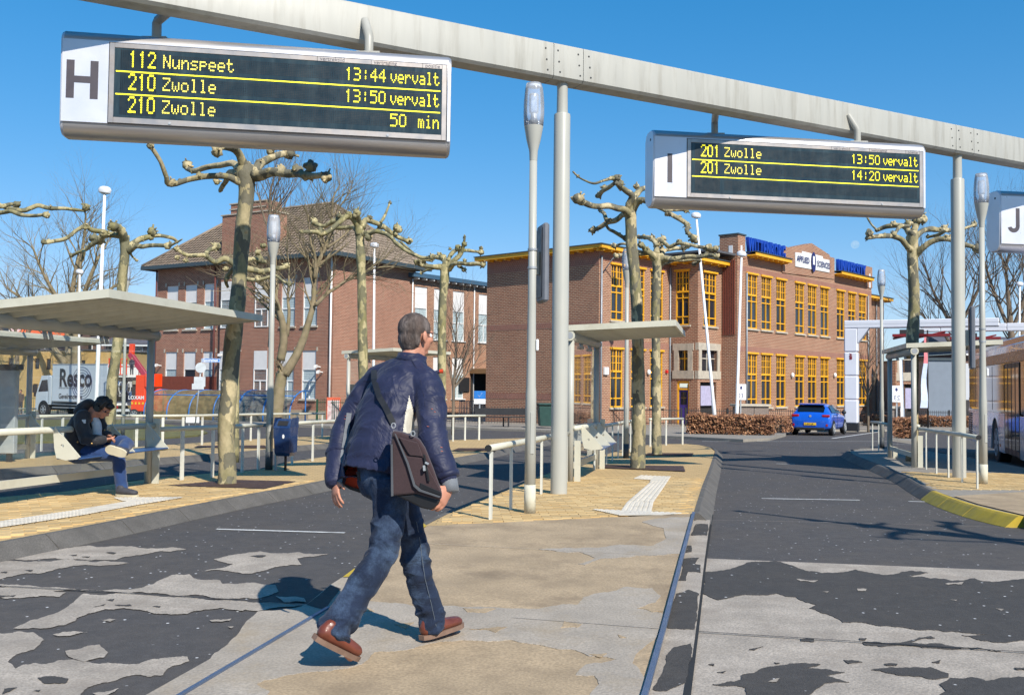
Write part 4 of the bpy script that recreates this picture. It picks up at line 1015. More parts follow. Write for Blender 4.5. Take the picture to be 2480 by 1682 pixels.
m = MB(); 
for q in ((c.x-0.32, c.x+0.32, c.z-0.07, c.z-0.06), (c.x-0.32, c.x+0.32, c.z+0.06, c.z+0.07), (c.x-0.32, c.x-0.31, c.z-0.06, c.z+0.06), (c.x+0.31, c.x+0.32, c.z-0.06, c.z+0.06)): m.box(q[0], q[1], c.y-0.0145, c.y-0.012, q[2], q[3])
m.build('plate_border', WHITEP, e)
put_text('Spoorstraat', 0.12, WHITEP, e, (c.x-0.30, c.y-0.015, c.z-0.035), (R(90), 0, 0), 'street_name', bold=0.03, sx=0.95)
# small white board on two short posts
q = G(466, 1036, 0.03); e = empty('low_sign_board', q, R(10), 'low blank white board on two short posts by the verge', 'sign')
m = MB(); m.box(-0.27, 0.27, -0.015, 0.015, 0.22, 0.52); m.build('board', WHITEP, e, bevel=0.004)
for s_ in (-0.16, 0.1): m = MB(); m.box(s_, s_+0.035, 0.015, 0.045, -0.02, 0.5); m.build('post', GALV, e)
grate([(405, 1174), (560, 1160), (718, 1164), (640, 1182), (440, 1184)][:4], isl1, 'iron tree grate around the near left plane tree')
grate([(620, 1171), (740, 1163), (800, 1158), (705, 1180)], isl1, 'triangular looking iron grate near the litter bin') if False else None
grate([(1448, 1131), (1470, 1124), (1655, 1127), (1660, 1140)], isl3, 'iron grate around the nearer tree on the centre platform')
grate([(1560, 1101), (1570, 1096), (1680, 1096), (1675, 1103)], isl3, 'iron grate around the farther tree on the centre platform')
grate([(470, 1082), (480, 1078), (640, 1077), (650, 1084)], isl2, 'iron grate on the rear left platform')
grate([(1095, 1090), (1110, 1084), (1205, 1084), (1200, 1091)], isl2b, 'iron grate on the middle platform')
# ================================================================ pollarded plane trees
def barkmat(name, pale, olive, grey):
    m = bpy.data.materials.new(name); t, b, o = nodes(m)
    v = coords(t, 'Object', (1, 1, 0.55))
    n0 = nz(t, v, 2.0, 4, 0.6)
    c = mixc(t, ramp(t, n0, [(0.38, 0.0), (0.62, 1.0)]), pale, olive)
    vo = N(t, 'ShaderNodeTexVoronoi', Scale=9.0); 
    wv = nz(t, v, 6, 3); ad = N(t, 'ShaderNodeVectorMath', operation='ADD'); t.links.new(v, ad.inputs[0])
    nn = N(t, 'ShaderNodeTexNoise', Scale=7.0, Detail=3.0); t.links.new(v, nn.inputs['Vector']); sc_ = N(t, 'ShaderNodeVectorMath', operation='SCALE'); t.links.new(nn.outputs['Color'], sc_.inputs[0]); sc_.inputs['Scale'].default_value = 0.22; t.links.new(sc_.outputs[0], ad.inputs[1])
    t.links.new(ad.outputs[0], vo.inputs['Vector'])
    pk = ramp(t, vo.outputs['Color'], [(0.58, 0.0), (0.62, 1.0)], 'LINEAR')
    c = mixc(t, pk, c, grey)
    pk2 = ramp(t, vo.outputs['Color'], [(0.30, 0.75), (0.34, 0.0)])
    c = mixc(t, pk2, c, tuple(min(1, x*1.35) for x in pale))
    n2 = nz(t, v, 1.1, 5, 0.65); c = mixc(t, ramp(t, n2, [(0.6, 0.0), (0.7, 0.75)]), c, (0.055, 0.05, 0.035))
    c = mixc(t, ramp(t, nz(t, v, 35, 3), [(0.3, 0.3), (0.6, 0.0)]), c, tuple(x*0.4 for x in olive))
    t.links.new(c, b.inputs['Base Color']); b.inputs['Roughness'].default_value = 0.8
    n3 = nz(t, v, 22, 5, 0.6); bump(t, b, n3, 0.55, 0.02); return m
BARK = barkmat('plane_bark', lin(172, 158, 124), lin(124, 118, 82), lin(106, 102, 86))
BARKY = barkmat('plane_bark_yellow', lin(166, 154, 116), lin(128, 122, 80), lin(112, 108, 82))
CUT = mat('cut_wood', lin(190, 165, 125), 0.8, 0, 0.25, 20)
tr_rng = random.Random(11)
def knob(m, c, r, n=6):
    m.ball(c, r, 8, 6, 0, (1, 1, 0.95), 0.5)
    for i in range(n):
        d = Vector((tr_rng.gauss(0, 1), tr_rng.gauss(0, 1), tr_rng.gauss(0.35, 1))).normalized()
        q = Vector(c)+d*r*0.75
        if i % 2 == 0: m.ball(q, r*tr_rng.uniform(0.35, 0.6), 6, 5, 0, (1, 1, 1), 0.4)
        else:
            L = r*tr_rng.uniform(0.5, 1.0); rr = r*tr_rng.uniform(0.14, 0.24)
            m.tube([q, q+d*L*0.6, q+d*L], [rr*1.4, rr, rr], 6, 0); m.tube([q+d*L, q+d*(L+rr*0.15)], [rr*0.98, rr*0.95], 6, 1)
def pollard(base, D, trunk, limbs, label, mt, lean=0, group='pollarded plane trees'):
    """trunk/limbs in photo points: (x, y, halfwidth_px[, depth shift])"""
    e = empty('plane_tree', base, 0, label, 'tree', group)
    k = D/FPX
    def pt(q, dd=0.0): return P(q[0], q[1], D+dd)
    def fix(pts, radii, dd):
        return [pt(q, d) for q, d in zip(pts, dd)], [q[2]*k for q in pts]
    pts, rr = fix(trunk, None, [0]*len(trunk)); pts[0] = Vector((pts[0].x, base.y, base.z-0.03))
    pts, rr = smoothpath(pts, rr, 5)
    rr = [r*(1+0.10*noise.noise(Vector((p.z*2.3+D, D, 1.7)))) for p, r in zip(pts, rr)]
    m = MB(); m.tube(pts, rr, 18, 0, True, 0.16)
    for i in range(6):
        j = tr_rng.randrange(6, len(pts)-2); a = tr_rng.uniform(0, 6.28); r = rr[j]
        m.ball(pts[j]+Vector((math.cos(a), math.sin(a), 0))*r*0.75, r*tr_rng.uniform(0.28, 0.45), 8, 6, 0, (1, 1, 1.3), 0.3)
    m.build('trunk', [mt, CUT], e, world=True, smooth=True, uv=False)
    for L, knobs, dend in limbs:
        n = len(L); dd = [dend*(i/(n-1)) for i in range(n)]
        pts, rr = fix(L, None, dd)
        ps, rs = smoothpath(pts, rr, 5)
        ps = [p+Vector((noise.noise(p*4), noise.noise(p*4+Vector((9, 0, 0))), noise.noise(p*4+Vector((0, 9, 0)))))*r*0.5 for p, r in zip(ps, rs)]
        m = MB(); m.tube(ps, rs, 10, 0, True, 0.35)
        for i in range(2, len(ps)-1):
            if tr_rng.random() < 0.28:
                d = Vector((tr_rng.gauss(0, 1), tr_rng.gauss(0, 1), tr_rng.gauss(0.3, 1))).normalized(); r = rs[i]
                m.ball(ps[i]+d*r*0.7, r*tr_rng.uniform(0.45, 0.75), 7, 5, 0, (1, 1, 1), 0.5)
        for (kx, ky, kr) in knobs:
            # depth of the nearest limb point
            bi = min(range(n), key=lambda i: (L[i][0]-kx)**2+(L[i][1]-ky)**2)
            knob(m, P(kx, ky, D+dd[bi]), kr*k)
        if L[-1][2] > 3.2 and not knobs: knob(m, pts[-1], rr[-1]*1.7, 5)
        m.build('limb', [mt, CUT], e, world=True, smooth=True, uv=False)
    return e
A = lambda L: [(x*0.5336, y*0.5336, w*0.5336) for x, y, w in L]                        # from the first photo crop
B3 = lambda L: [(x/3.748, 440+y/3.748, w/3.748) for x, y, w in L]
B4 = lambda L: [(620+x/3.748, 440+y/3.748, w/3.748) for x, y, w in L]
B5 = lambda L: [(1240+x/3.748, 440+y/3.748, w/3.748) for x, y, w in L]
B6 = lambda L: [(1860+x/3.748, 440+y/3.748, w/3.748) for x, y, w in L]
B2 = lambda L: [(1240+x*0.5336, y*0.5336, w*0.5336) for x, y, w in L]
g = G(550, 1172, PLIFT)
pollard(g, g.y, [(550, 1174, 23), (550, 1120, 21), (548, 1050, 21), (556, 930, 20), (562, 850, 19.5), (574, 740, 19), (582, 640, 18), (590, 540, 18), (597, 460, 18.5), (593, 415, 21), (592, 392, 15)], [
 (A([(1105, 830, 18), (1020, 800, 14), (910, 802, 13), (780, 835, 13), (755, 800, 10), (730, 730, 9), (682, 664, 8)]), A([(905, 797, 16), (782, 830, 18), (684, 662, 15)]), -0.8),
 (A([(1095, 770, 24), (1050, 742, 15), (960, 757, 13), (880, 775, 13), (845, 762, 13)]), A([(850, 750, 26)]), 0.9),
 (A([(1110, 760, 26), (1085, 700, 18), (1060, 672, 17), (1000, 668, 15), (985, 690, 14)]), A([(985, 690, 25), (1060, 665, 22)]), -0.6),
 (A([(1130, 810, 26), (1180, 745, 20), (1240, 712, 17), (1305, 695, 15)]), A([(1308, 695, 32), (1228, 684, 20), (1180, 737, 20)]), 0.8),
 (A([(1150, 800, 26), (1250, 778, 19), (1340, 788, 17), (1400, 800, 15), (1470, 795, 13)]), A([(1410, 757, 26), (1482, 802, 24), (1348, 768, 22), (1278, 765, 18), (1390, 800, 20)]), -0.9),
 (A([(1085, 790, 20), (1045, 780, 15), (1020, 830, 12), (1002, 868, 10)]), A([(985, 825, 16)]), 1.2)],
 'nearest pollarded plane tree on the left platform, rising under board H', BARK)
g = Vector(P(566, 1080, 18.2)); g.z = zroad(18.2)+PLIFT
pollard(g, 18.2, [(568, 1090, 12), (568, 900, 12), (572, 760, 12), (582, 640, 11), (584, 615, 9)], [
 (B3([(2170, 800, 28), (2110, 735, 26), (2040, 700, 24), (1960, 728, 22), (1870, 665, 22), (1790, 668, 20), (1700, 665, 18), (1600, 612, 14)]), B3([(1600, 610, 26), (1610, 690, 24), (1685, 715, 22)]), -0.6),
 (B3([(1870, 665, 22), (1900, 615, 20), (1975, 590, 18)]), B3([(1965, 590, 38)]), 0.3),
 (B3([(2150, 760, 20), (2060, 850, 18), (2055, 910, 16), (2065, 955, 12)]), B3([(2050, 790, 24), (2065, 880, 18)]), 0.4),
 (B4([(-180, 780, 28), (0, 800, 26), (100, 808, 24), (180, 790, 20), (280, 770, 16)]), B4([(275, 768, 30), (200, 790, 22)]), 0.6),
 (B4([(-180, 860, 20), (0, 890, 18), (170, 850, 14), (240, 900, 14), (300, 930, 14)]), B4([(15, 880, 26), (300, 930, 26)]), -0.5),
 (B4([(-160, 740, 22), (-40, 700, 18), (40, 720, 20), (90, 735, 16)]), B4([(30, 700, 40), (70, 580, 26), (15, 640, 28)]), 0.9)],
 'pollarded tree standing right behind the nearest left one', BARKY)
g = Vector(P(270, 1050, 19.5)); g.z = zroad(19.5)+PLIFT
pollard(g, 19.5, [(264, 1060, 13.5), (268, 980, 13), (275, 900, 12.5), (285, 830, 12), (290, 760, 11.5), (296, 680, 11), (302, 620, 11), (302, 570, 11)], [
 (B3([(1135, 560, 40), (1120, 480, 36), (1080, 415, 30), (1030, 395, 26)]), B3([(1025, 405, 44), (940, 470, 34)]), -0.4),
 (B3([(1110, 480, 34), (1000, 478, 26), (930, 455, 24), (830, 435, 22), (770, 405, 20), (690, 440, 18), (600, 512, 18), (480, 540, 16), (400, 552, 14)]), B3([(772, 405, 30), (395, 548, 22), (440, 540, 18)]), -0.9),
 (B3([(1110, 490, 34), (960, 485, 26), (860, 560, 24), (760, 622, 16), (650, 670, 12)]), B3([(850, 510, 42), (910, 535, 40), (650, 668, 20)]), 0.7),
 (B3([(1160, 600, 36), (1200, 560, 28), (1270, 528, 26), (1370, 498, 22), (1480, 495, 18), (1560, 512, 16), (1608, 548, 14)]), B3([(1380, 455, 44), (1605, 545, 18), (1370, 510, 26)]), 0.9),
 (B3([(1170, 620, 34), (1230, 590, 22), (1300, 588, 20), (1400, 582, 18), (1520, 580, 16), (1580, 560, 10), (1655, 520, 5)]), B3([(1525, 580, 34)]), -0.7),
 (B3([(1175, 620, 16), (1195, 670, 10), (1240, 715, 8)]), B3([(1240, 715, 14)]), 0.3),
 (B3([(760, 625, 14), (745, 700, 10), (735, 720, 8)]), [], 0.2)],
 'pollarded plane tree right behind the seated man, seen through the shelter', BARKY)
g = Vector(P(-150, 1100, 14.5)); g.z = zroad(14.5)+PLIFT
pollard(g, 14.5, [(-140, 1130, 22), (-145, 900, 19), (-140, 700, 18), (-130, 540, 18), (-128, 500, 18)], [
 (B3([(-480, 260, 50), (-100, 215, 26), (20, 222, 22), (80, 240, 22), (200, 260, 22), (270, 235, 20), (350, 212, 20), (450, 245, 18), (600, 245, 16), (765, 265, 14)]), B3([(780, 235, 36), (465, 240, 24)]), 0.4),
 (B3([(-480, 330, 40), (0, 278, 22), (100, 270, 20), (200, 298, 18), (300, 308, 16), (415, 300, 14)]), B3([(415, 300, 30)]), -0.5),
 (B3([(0, 228, 20), (90, 210, 18), (150, 208, 16)]), B3([(155, 210, 34)]), 0.3)],
 'plane tree beyond the left edge, only its knotted branch ends in view', BARKY)
g = Vector(P(880, 1090, 24.0)); g.z = zroad(24.0)+PLIFT
pollard(g, 24.0, [(881, 1095, 12.5), (880, 1000, 12), (879, 860, 11.5), (877, 760, 11.2), (875, 650, 10.5), (871, 580, 10.8), (869, 550, 12)], [
 (B4([(935, 480, 40), (920, 400, 34), (880, 335, 30), (840, 302, 24), (780, 340, 22), (700, 420, 22), (610, 468, 20), (540, 460, 18), (415, 458, 16)]), B4([(590, 462, 40), (415, 455, 18), (845, 296, 26)]), -0.7),
 (B4([(930, 450, 34), (900, 420, 24), (850, 410, 20), (720, 425, 16)]), B4([(700, 425, 20)]), 0.8),
 (B4([(860, 312, 24), (780, 325, 22), (700, 362, 20), (620, 402, 20), (540, 385, 18)]), B4([(532, 365, 32), (755, 310, 24)]), 0.6),
 (B4([(935, 420, 30), (930, 350, 26), (918, 300, 22)]), B4([(915, 290, 40)]), -0.3),
 (B4([(955, 480, 30), (1030, 470, 24), (1100, 458, 22), (1200, 480, 20), (1280, 562, 18), (1400, 645, 18), (1500, 685, 16), (1600, 688, 14)]), B4([(1020, 505, 36), (1600, 685, 30)]), -0.9),
 (B4([(960, 420, 34), (1000, 345, 26), (1070, 370, 22), (1150, 400, 22), (1230, 468, 22), (1320, 520, 20), (1388, 545, 18)]), B4([(1282, 428, 40), (1390, 540, 32), (1130, 400, 36), (1030, 325, 24), (1260, 470, 26)]), 0.9),
 (B4([(1130, 370, 14), (1155, 330, 13), (1185, 270, 10), (1215, 195, 9)]), B4([(1216, 192, 16)]), 0.2),
 (B4([(1310, 545, 12), (1400, 620, 8), (1440, 650, 6)]), [], 0.4)],
 'pollarded plane tree directly left of the walking man', BARKY)
g = Vector(P(1072, 1085, 25.5)); g.z = zroad(25.5)+PLIFT
pollard(g, 25.5, [(1070, 1085, 11.5), (1070, 860, 10.5), (1071, 760, 10), (1074, 700, 10.2), (1077, 670, 11), (1075, 640, 10)], [
 (B4([(1700, 780, 30), (1600, 768, 20), (1500, 760, 18), (1460, 730, 16), (1500, 712, 14), (1600, 715, 14)]), B4([(1455, 730, 26), (1520, 722, 22)]), -0.6),
 (B4([(1715, 760, 30), (1700, 710, 24), (1640, 688, 20), (1560, 688, 16)]), B4([(1600, 680, 26), (1700, 690, 34), (1660, 660, 20)]), 0.5),
 (B4([(1730, 770, 30), (1780, 720, 24), (1830, 680, 22), (1870, 620, 18), (1890, 560, 14), (1896, 505, 10)]), B4([(1893, 500, 14), (1890, 565, 24), (1840, 600, 30)]), -0.3),
 (B4([(1870, 622, 16), (1960, 625, 14), (2045, 645, 12)]), B4([(2040, 640, 28), (2040, 600, 18)]), 0.7),
 (B4([(1745, 790, 30), (1790, 750, 22), (1850, 745, 20), (1960, 745, 20), (2055, 755, 16)]), B4([(2058, 755, 28), (1895, 715, 18)]), -0.8),
 (B4([(1610, 785, 12), (1555, 800, 10), (1500, 830, 8)]), B4([(1500, 828, 14)]), 0.3),
 (B4([(1840, 765, 16), (1865, 780, 14), (1890, 800, 12)]), [], -0.4),
 (B4([(1735, 720, 20), (1780, 650, 18), (1840, 600, 18)]), B4([(1760, 608, 14)]), 0.4)],
 'pollarded plane tree just right of the walking man\'s head', BARKY)
g = G(1545, 1134, PLIFT)
pollard(g, g.y, [(1544, 1136, 20), (1545, 1110, 18), (1547, 1060, 16.5), (1547, 1000, 15.5), (1546, 900, 15), (1544, 830, 14.5), (1542, 760, 14), (1537, 660, 13.5), (1530, 600, 13), (1528, 550, 13), (1527, 510, 14), (1526, 490, 12)], [
 (B5([(1080, 320, 44), (1020, 255, 32), (900, 228, 28), (750, 222, 28), (650, 195, 26), (590, 165, 26)]), B5([(598, 155, 50), (620, 185, 30)]), -0.7),
 (B5([(1060, 300, 30), (1010, 290, 26), (930, 350, 26), (850, 380, 22), (760, 435, 18), (700, 442, 14)]), B5([(735, 440, 34), (775, 430, 18)]), 0.7),
 (B5([(890, 345, 18), (860, 340, 18), (835, 285, 16), (800, 262, 14)]), B5([(802, 262, 20)]), 0.4),
 (B5([(850, 385, 12), (880, 430, 14), (930, 450, 16), (1040, 515, 20)]), [], 0.3),
 (B5([(1070, 280, 36), (1060, 200, 34), (1085, 125, 28), (1030, 85, 24), (980, 40, 20), (950, 5, 18)]), B5([(985, 20, 30), (1130, 40, 26)]), -0.4),
 (B2([(500, 860, 11), (480, 835, 11), (460, 812, 11), (420, 818, 7), (372, 832, 5), (312, 810, 4), (275, 778, 4)]), B2([(475, 808, 18), (300, 800, 8)]), -0.5),
 (B2([(470, 830, 10), (440, 850, 10), (410, 870, 10), (397, 885, 10)]), B2([(395, 885, 16), (418, 852, 13)]), 0.5),
 (B5([(1090, 200, 34), (1130, 110, 30), (1200, 60, 26), (1330, 50, 22), (1450, 90, 20)]), B5([(1440, 90, 34)]), 0.9),
 (B5([(1100, 260, 36), (1150, 170, 30), (1250, 190, 26), (1400, 268, 22), (1500, 325, 20), (1590, 395, 20), (1590, 450, 18), (1645, 515, 18)]), B5([(1592, 392, 30), (1648, 515, 38), (1410, 290, 26), (1520, 320, 18)]), -0.8),
 (B5([(1380, 250, 16), (1480, 262, 14), (1590, 258, 12)]), B5([(1585, 262, 26)]), 0.5)],
 'nearer pollarded plane tree on the centre platform, below board I', BARK)
g = G(1591, 1101, PLIFT)
pollard(g, g.y, [(1591, 1102, 12.5), (1590, 1050, 11.5), (1590, 960, 11.2), (1589, 860, 10.5), (1588, 760, 10), (1590, 680, 10.5), (1592, 630, 13), (1592, 615, 12)], [
 (B5([(1330, 720, 40), (1400, 700, 26), (1480, 695, 24), (1600, 680, 22), (1720, 672, 20), (1800, 670, 18), (1865, 680, 14)]), B5([(1858, 678, 26)]), -0.8),
 (B5([(1340, 740, 30), (1420, 725, 20), (1500, 712, 16), (1700, 710, 14), (1650, 745, 12)]), B5([(1650, 745, 22)]), 0.6),
 (B5([(1290, 690, 40), (1250, 640, 30), (1200, 600, 24), (1170, 580, 20)]), B5([(1170, 575, 30), (1210, 610, 26)]), -0.5),
 (B5([(1310, 660, 36), (1320, 600, 28), (1340, 555, 24), (1360, 520, 22)]), B5([(1340, 545, 46), (1375, 515, 28)]), 0.3),
 (B5([(1330, 570, 22), (1260, 520, 20), (1200, 505, 18), (1145, 500, 16)]), B5([(1200, 500, 24), (1270, 515, 30), (1148, 498, 20)]), 0.9),
 (B5([(1350, 680, 30), (1385, 625, 20), (1450, 605, 18), (1540, 600, 18)]), B5([(1560, 598, 34), (1355, 625, 40)]), 0.8),
 (B5([(1370, 540, 20), (1430, 590, 20), (1500, 560, 16), (1580, 565, 16), (1680, 585, 16), (1790, 600, 16)]), B5([(1785, 600, 36), (1845, 608, 30), (1515, 545, 24), (1595, 590, 20)]), -0.6),
 (B5([(1735, 690, 12), (1765, 650, 12), (1800, 622, 12)]), [], 0),
 (B5([(1260, 650, 20), (1180, 648, 18), (1050, 660, 16), (945, 672, 14)]), B5([(942, 670, 24)]), -0.7),
 (B5([(1140, 640, 10), (1020, 560, 12), (930, 590, 10)]), B5([(928, 582, 26)]), 0.5)],
 'farther pollarded plane tree on the centre platform', BARK)
g = Vector(P(2212, 1090, 20.5)); g.z = zroad(20.5)+PLIFT
pollard(g, 20.5, [(2208, 1095, 15), (2210, 960, 14), (2209, 850, 14), (2212, 790, 14.5), (2214, 720, 12.5), (2211, 660, 12.5), (2210, 610, 12.5), (2211, 580, 13), (2210, 560, 12)], [
 (B6([(1310, 640, 36), (1250, 575, 24), (1195, 515, 24), (1100, 490, 22), (1000, 495, 18), (900, 510, 14)]), B6([(920, 465, 34), (1140, 475, 26), (900, 512, 18)]), -0.7),
 (B6([(1310, 620, 44), (1305, 540, 36), (1320, 450, 32), (1350, 380, 34)]), B6([(1350, 350, 48), (1410, 345, 40), (1390, 310, 30)]), 0.3),
 (B6([(1290, 470, 30), (1250, 415, 26), (1180, 395, 24), (1080, 405, 22), (980, 440, 20)]), B6([(1140, 380, 26), (1275, 385, 34)]), 0.8),
 (B6([(985, 440, 12), (960, 410, 10), (920, 360, 9), (893, 300, 8)]), [], 0.8),
 (B6([(1280, 400, 18), (1210, 405, 18), (1175, 440, 16), (1150, 470, 14)]), B6([(1140, 470, 22)]), -0.3),
 (B6([(1320, 560, 36), (1360, 480, 28), (1430, 440, 26), (1530, 430, 24), (1640, 440, 20), (1760, 430, 14), (1875, 388, 12)]), B6([(1600, 425, 34), (1870, 388, 26)]), 0.9),
 (B6([(1330, 670, 34), (1390, 610, 28), (1480, 545, 26), (1600, 520, 22), (1760, 560, 20), (1900, 605, 18)]), B6([(1900, 600, 42), (1620, 505, 28)]), -0.6),
 (B6([(1620, 440, 14), (1540, 480, 14), (1455, 500, 12)]), B6([(1450, 500, 20)]), 0.5)],
 'pollarded plane tree on the right platform, behind the shelter roof', BARK)
sh_t = copy_tree([o for o in bpy.data.objects if o.get('label', '').startswith('pollarded plane tree on the right')][0])
sh_t.location = (7.3, 4.9, 0.0); sh_t.rotation_euler = (0, 0, 1.9); sh_t['label'] = 'plane tree beyond the right edge that throws branch shadows on the lane'
# ================================================================ bare winter trees
TWIG = mat('winter_bark', lin(112, 98, 82), 0.9, 0, 0.25, 5, 0.6, 30, 0.01)
TWIGL = mat('mossy_winter_bark', lin(132, 118, 92), 0.9, 0, 0.25, 3, 0.6, 30, 0.01, dirt=lin(110, 108, 60), dirtamt=0.5)
def branch(m, p, d, L, r, lv, rng, spread=0.6, up=0.12, minr=0.008, kids=(3, 5)):
    segs = 4; pts = [p.copy()]; rad = [r]
    dd = d.copy()
    for i in range(segs):
        dd = (dd+Vector((rng.gauss(0, 0.13), rng.gauss(0, 0.13), rng.gauss(up*0.5, 0.1)))).normalized()
        pts.append(pts[-1]+dd*L/segs); rad.append(r*(1-0.62*(i+1)/segs))
    m.tube(pts, rad, 8 if r > 0.08 else (5 if r > 0.03 else 3), 0, False)
    if lv <= 0 or r < minr: return
    n = rng.randint(*kids)
    for k in range(n):
        t = rng.uniform(0.3, 1.0) if k < n-2 else 1.0
        f = t*segs; i = min(int(f), segs-1); q = pts[i].lerp(pts[i+1], f-i)
        base = (pts[i+1]-pts[i]).normalized()
        perp = Vector((rng.gauss(0, 1), rng.gauss(0, 1), rng.gauss(0, 0.8))); perp = (perp-base*perp.dot(base)).normalized()
        nd = (base+perp*rng.uniform(0.45, 1.05)*spread/0.6+Vector((0, 0, up))).normalized()
        branch(m, q, nd, L*rng.uniform(0.55, 0.85), rad[i+1]*rng.uniform(0.55, 0.8), lv-1, rng, spread, up, minr, kids)
def bare_tree(px, pyb, D, stems, label, seed=0, mt=None, lv=5, spread=0.6, up=0.12, zoff=0.0):
    """stems: list of (path in photo points with halfwidth, sub branch length m)"""
    b = P(px, pyb, D); b.z = zroad(D)+zoff; rng = random.Random(seed); k = D/FPX
    e = empty('bare_tree', b, 0, label, 'tree', 'leafless winter trees')
    mt = mt or TWIG
    tk = MB(); cr = MB()
    for path, L, dd in stems:
        pts = [P(x, y, D+dd*i/max(1, len(path)-1)) for i, (x, y, w_) in enumerate(path)]; rr = [w_*k for x, y, w_ in path]
        if path[0][1] > pyb-12: pts[0].z = b.z-0.1
        ps, rs = smoothpath(pts, rr, 4); tk.tube(ps, rs, 10, 0, True, 0.2)
        n = len(ps)
        for i in range(n//3, n):
            for _ in range(2 if i < n-1 else 4):
                base = (ps[min(i+1, n-1)]-ps[i-1]).normalized()
                perp = Vector((rng.gauss(0, 1), rng.gauss(0, 1), rng.gauss(0, 0.5))); perp = (perp-base*perp.dot(base)).normalized()
                nd = (base*0.8+perp*rng.uniform(0.5, 1.1)+Vector((0, 0, up))).normalized()
                if rng.random() < 0.75 or i == n-1: branch(cr, ps[i], nd, L*rng.uniform(0.6, 1.1), min(rs[i]*0.5, 0.06), lv-2, rng, spread, up)
    tk.build('trunk', mt, e, world=True, smooth=True, uv=False)
    o = cr.build('crown', mt, e, world=True, smooth=False, uv=False); o['kind'] = 'stuff'
    return e
q4 = lambda L: [(620+x/3.748, 440+y/3.748, w/3.748) for x, y, w in L]
bare_tree(168, 1000, 74, [([(176, 1000, 14), (172, 920, 13), (170, 850, 12), (168, 790, 10), (176, 700, 6), (190, 620, 4)], 3.2, 1),
  ([(180, 990, 12), (186, 900, 12), (184, 830, 10), (190, 760, 7), (215, 680, 5), (240, 620, 3)], 3.0, -1),
  ([(160, 880, 9), (140, 855, 7), (122, 830, 6), (95, 780, 4.5), (60, 730, 3.5), (20, 700, 2.5)], 3.0, 2),
  ([(178, 800, 7), (150, 740, 5), (120, 690, 4), (95, 640, 3), (80, 600, 2)], 2.8, -2),
  ([(188, 790, 6), (210, 760, 5), (245, 720, 4), (280, 690, 3)], 2.2, 1), ([(185, 740, 5), (195, 640, 4), (205, 560, 3), (208, 520, 2)], 2.6, 0)],
  'big bare tree beyond the delivery lorry at the left', 21, TWIGL, 5)
bare_tree(690, 1008, 44, [([(668, 1010, 16), (676, 940, 14), (684, 900, 13)], 0.5, 0), (q4([(225, 1620, 40), (250, 1450, 36), (245, 1300, 32), (205, 1150, 26), (170, 1040, 20), (120, 960, 14), (60, 900, 8)]), 2.2, -0.5),
  (q4([(260, 1750, 44), (330, 1640, 42), (400, 1500, 36), (470, 1300, 30), (520, 1100, 26), (530, 900, 24), (560, 750, 20), (620, 620, 18), (680, 450, 14), (690, 300, 10), (700, 150, 7), (760, 40, 5)]), 2.3, 0.6),
  (q4([(540, 1120, 20), (640, 1020, 16), (760, 940, 14), (860, 870, 12), (980, 820, 10), (1100, 780, 8), (1250, 770, 6)]), 2.0, 0.4),
  (q4([(530, 880, 16), (540, 700, 12), (500, 560, 10), (480, 400, 8), (470, 300, 6)]), 2.0, -0.6),
  (q4([(280, 1400, 20), (300, 1200, 16), (290, 1050, 12), (300, 800, 9), (280, 600, 7), (290, 420, 5)]), 2.0, 0.3),
  (q4([(640, 600, 14), (760, 520, 10), (860, 420, 7), (900, 330, 5)]), 1.8, 0.5), (q4([(690, 320, 9), (780, 200, 7), (850, 90, 5), (880, -20, 3)]), 1.9, 0.4),
  (q4([(1000, 810, 8), (1150, 700, 6), (1250, 600, 4), (1300, 520, 3)]), 1.8, 0.2)],
  'tall bare tree with forked trunk before the hipped school', 5, TWIGL, 5, spread=0.62)
bare_tree(650, 1005, 50, [(q4([(120, 1500, 12), (130, 900, 16), (125, 500, 18), (125, 280, 14), (130, 100, 9), (160, -20, 6)]), 2.4, 0), (q4([(110, 420, 10), (60, 280, 8), (30, 150, 6), (0, 40, 4)]), 2.2, 0.5), (q4([(150, 300, 10), (210, 200, 7), (280, 100, 5), (330, 0, 3)]), 2.2, -0.5)],
  'slender bare tree before the brick chimney stack', 8, TWIG, 4, up=0.3)
bare_tree(1098, 1012, 37, [([(1097, 1012, 4), (1098, 970, 4), (1099, 930, 4), (1102, 890, 2.6), (1104, 830, 2), (1106, 760, 1.2)], 1.5, 0), ([(1098, 935, 3), (1088, 890, 2), (1078, 840, 1.4), (1070, 800, 1)], 1.4, 0.3), ([(1100, 930, 3), (1118, 890, 2), (1132, 850, 1.5), (1145, 800, 1)], 1.5, -0.3), ([(1099, 940, 2.4), (1130, 905, 1.6), (1150, 880, 1.2), (1165, 850, 0.8)], 1.2, 0.2)],
  'young bare tree with upswept twigs by the ramp', 31, TWIG, 5, spread=0.4, up=0.25)
bare_tree(2103, 1038, 47, [([(2103, 1038, 3.2), (2102, 985, 3), (2101, 940, 2.4), (2104, 880, 1.8), (2107, 820, 1.2)], 1.2, 0), ([(2102, 960, 2), (2090, 920, 1.5), (2082, 890, 1)], 1.1, 0.2), ([(2102, 950, 2), (2116, 920, 1.4), (2124, 890, 1)], 1.1, -0.2)],
  'thin young tree tied to a stake by the portal', 32, TWIG, 5, spread=0.35, up=0.3)
bare_tree(2456, 930, 66, [([(2456, 960, 9), (2452, 860, 8), (2448, 790, 7), (2440, 700, 4), (2435, 640, 3)], 3.2, 0), ([(2450, 810, 5), (2420, 740, 4), (2395, 670, 3), (2380, 620, 2)], 3.2, 1), ([(2452, 800, 5), (2480, 720, 4), (2500, 640, 3)], 3.2, -1), ([(2466, 900, 8), (2475, 800, 6), (2490, 700, 4), (2510, 620, 3)], 3.2, 2)],
  'bare tree at the right edge behind the bus', 41, TWIG, 5, up=0.2)
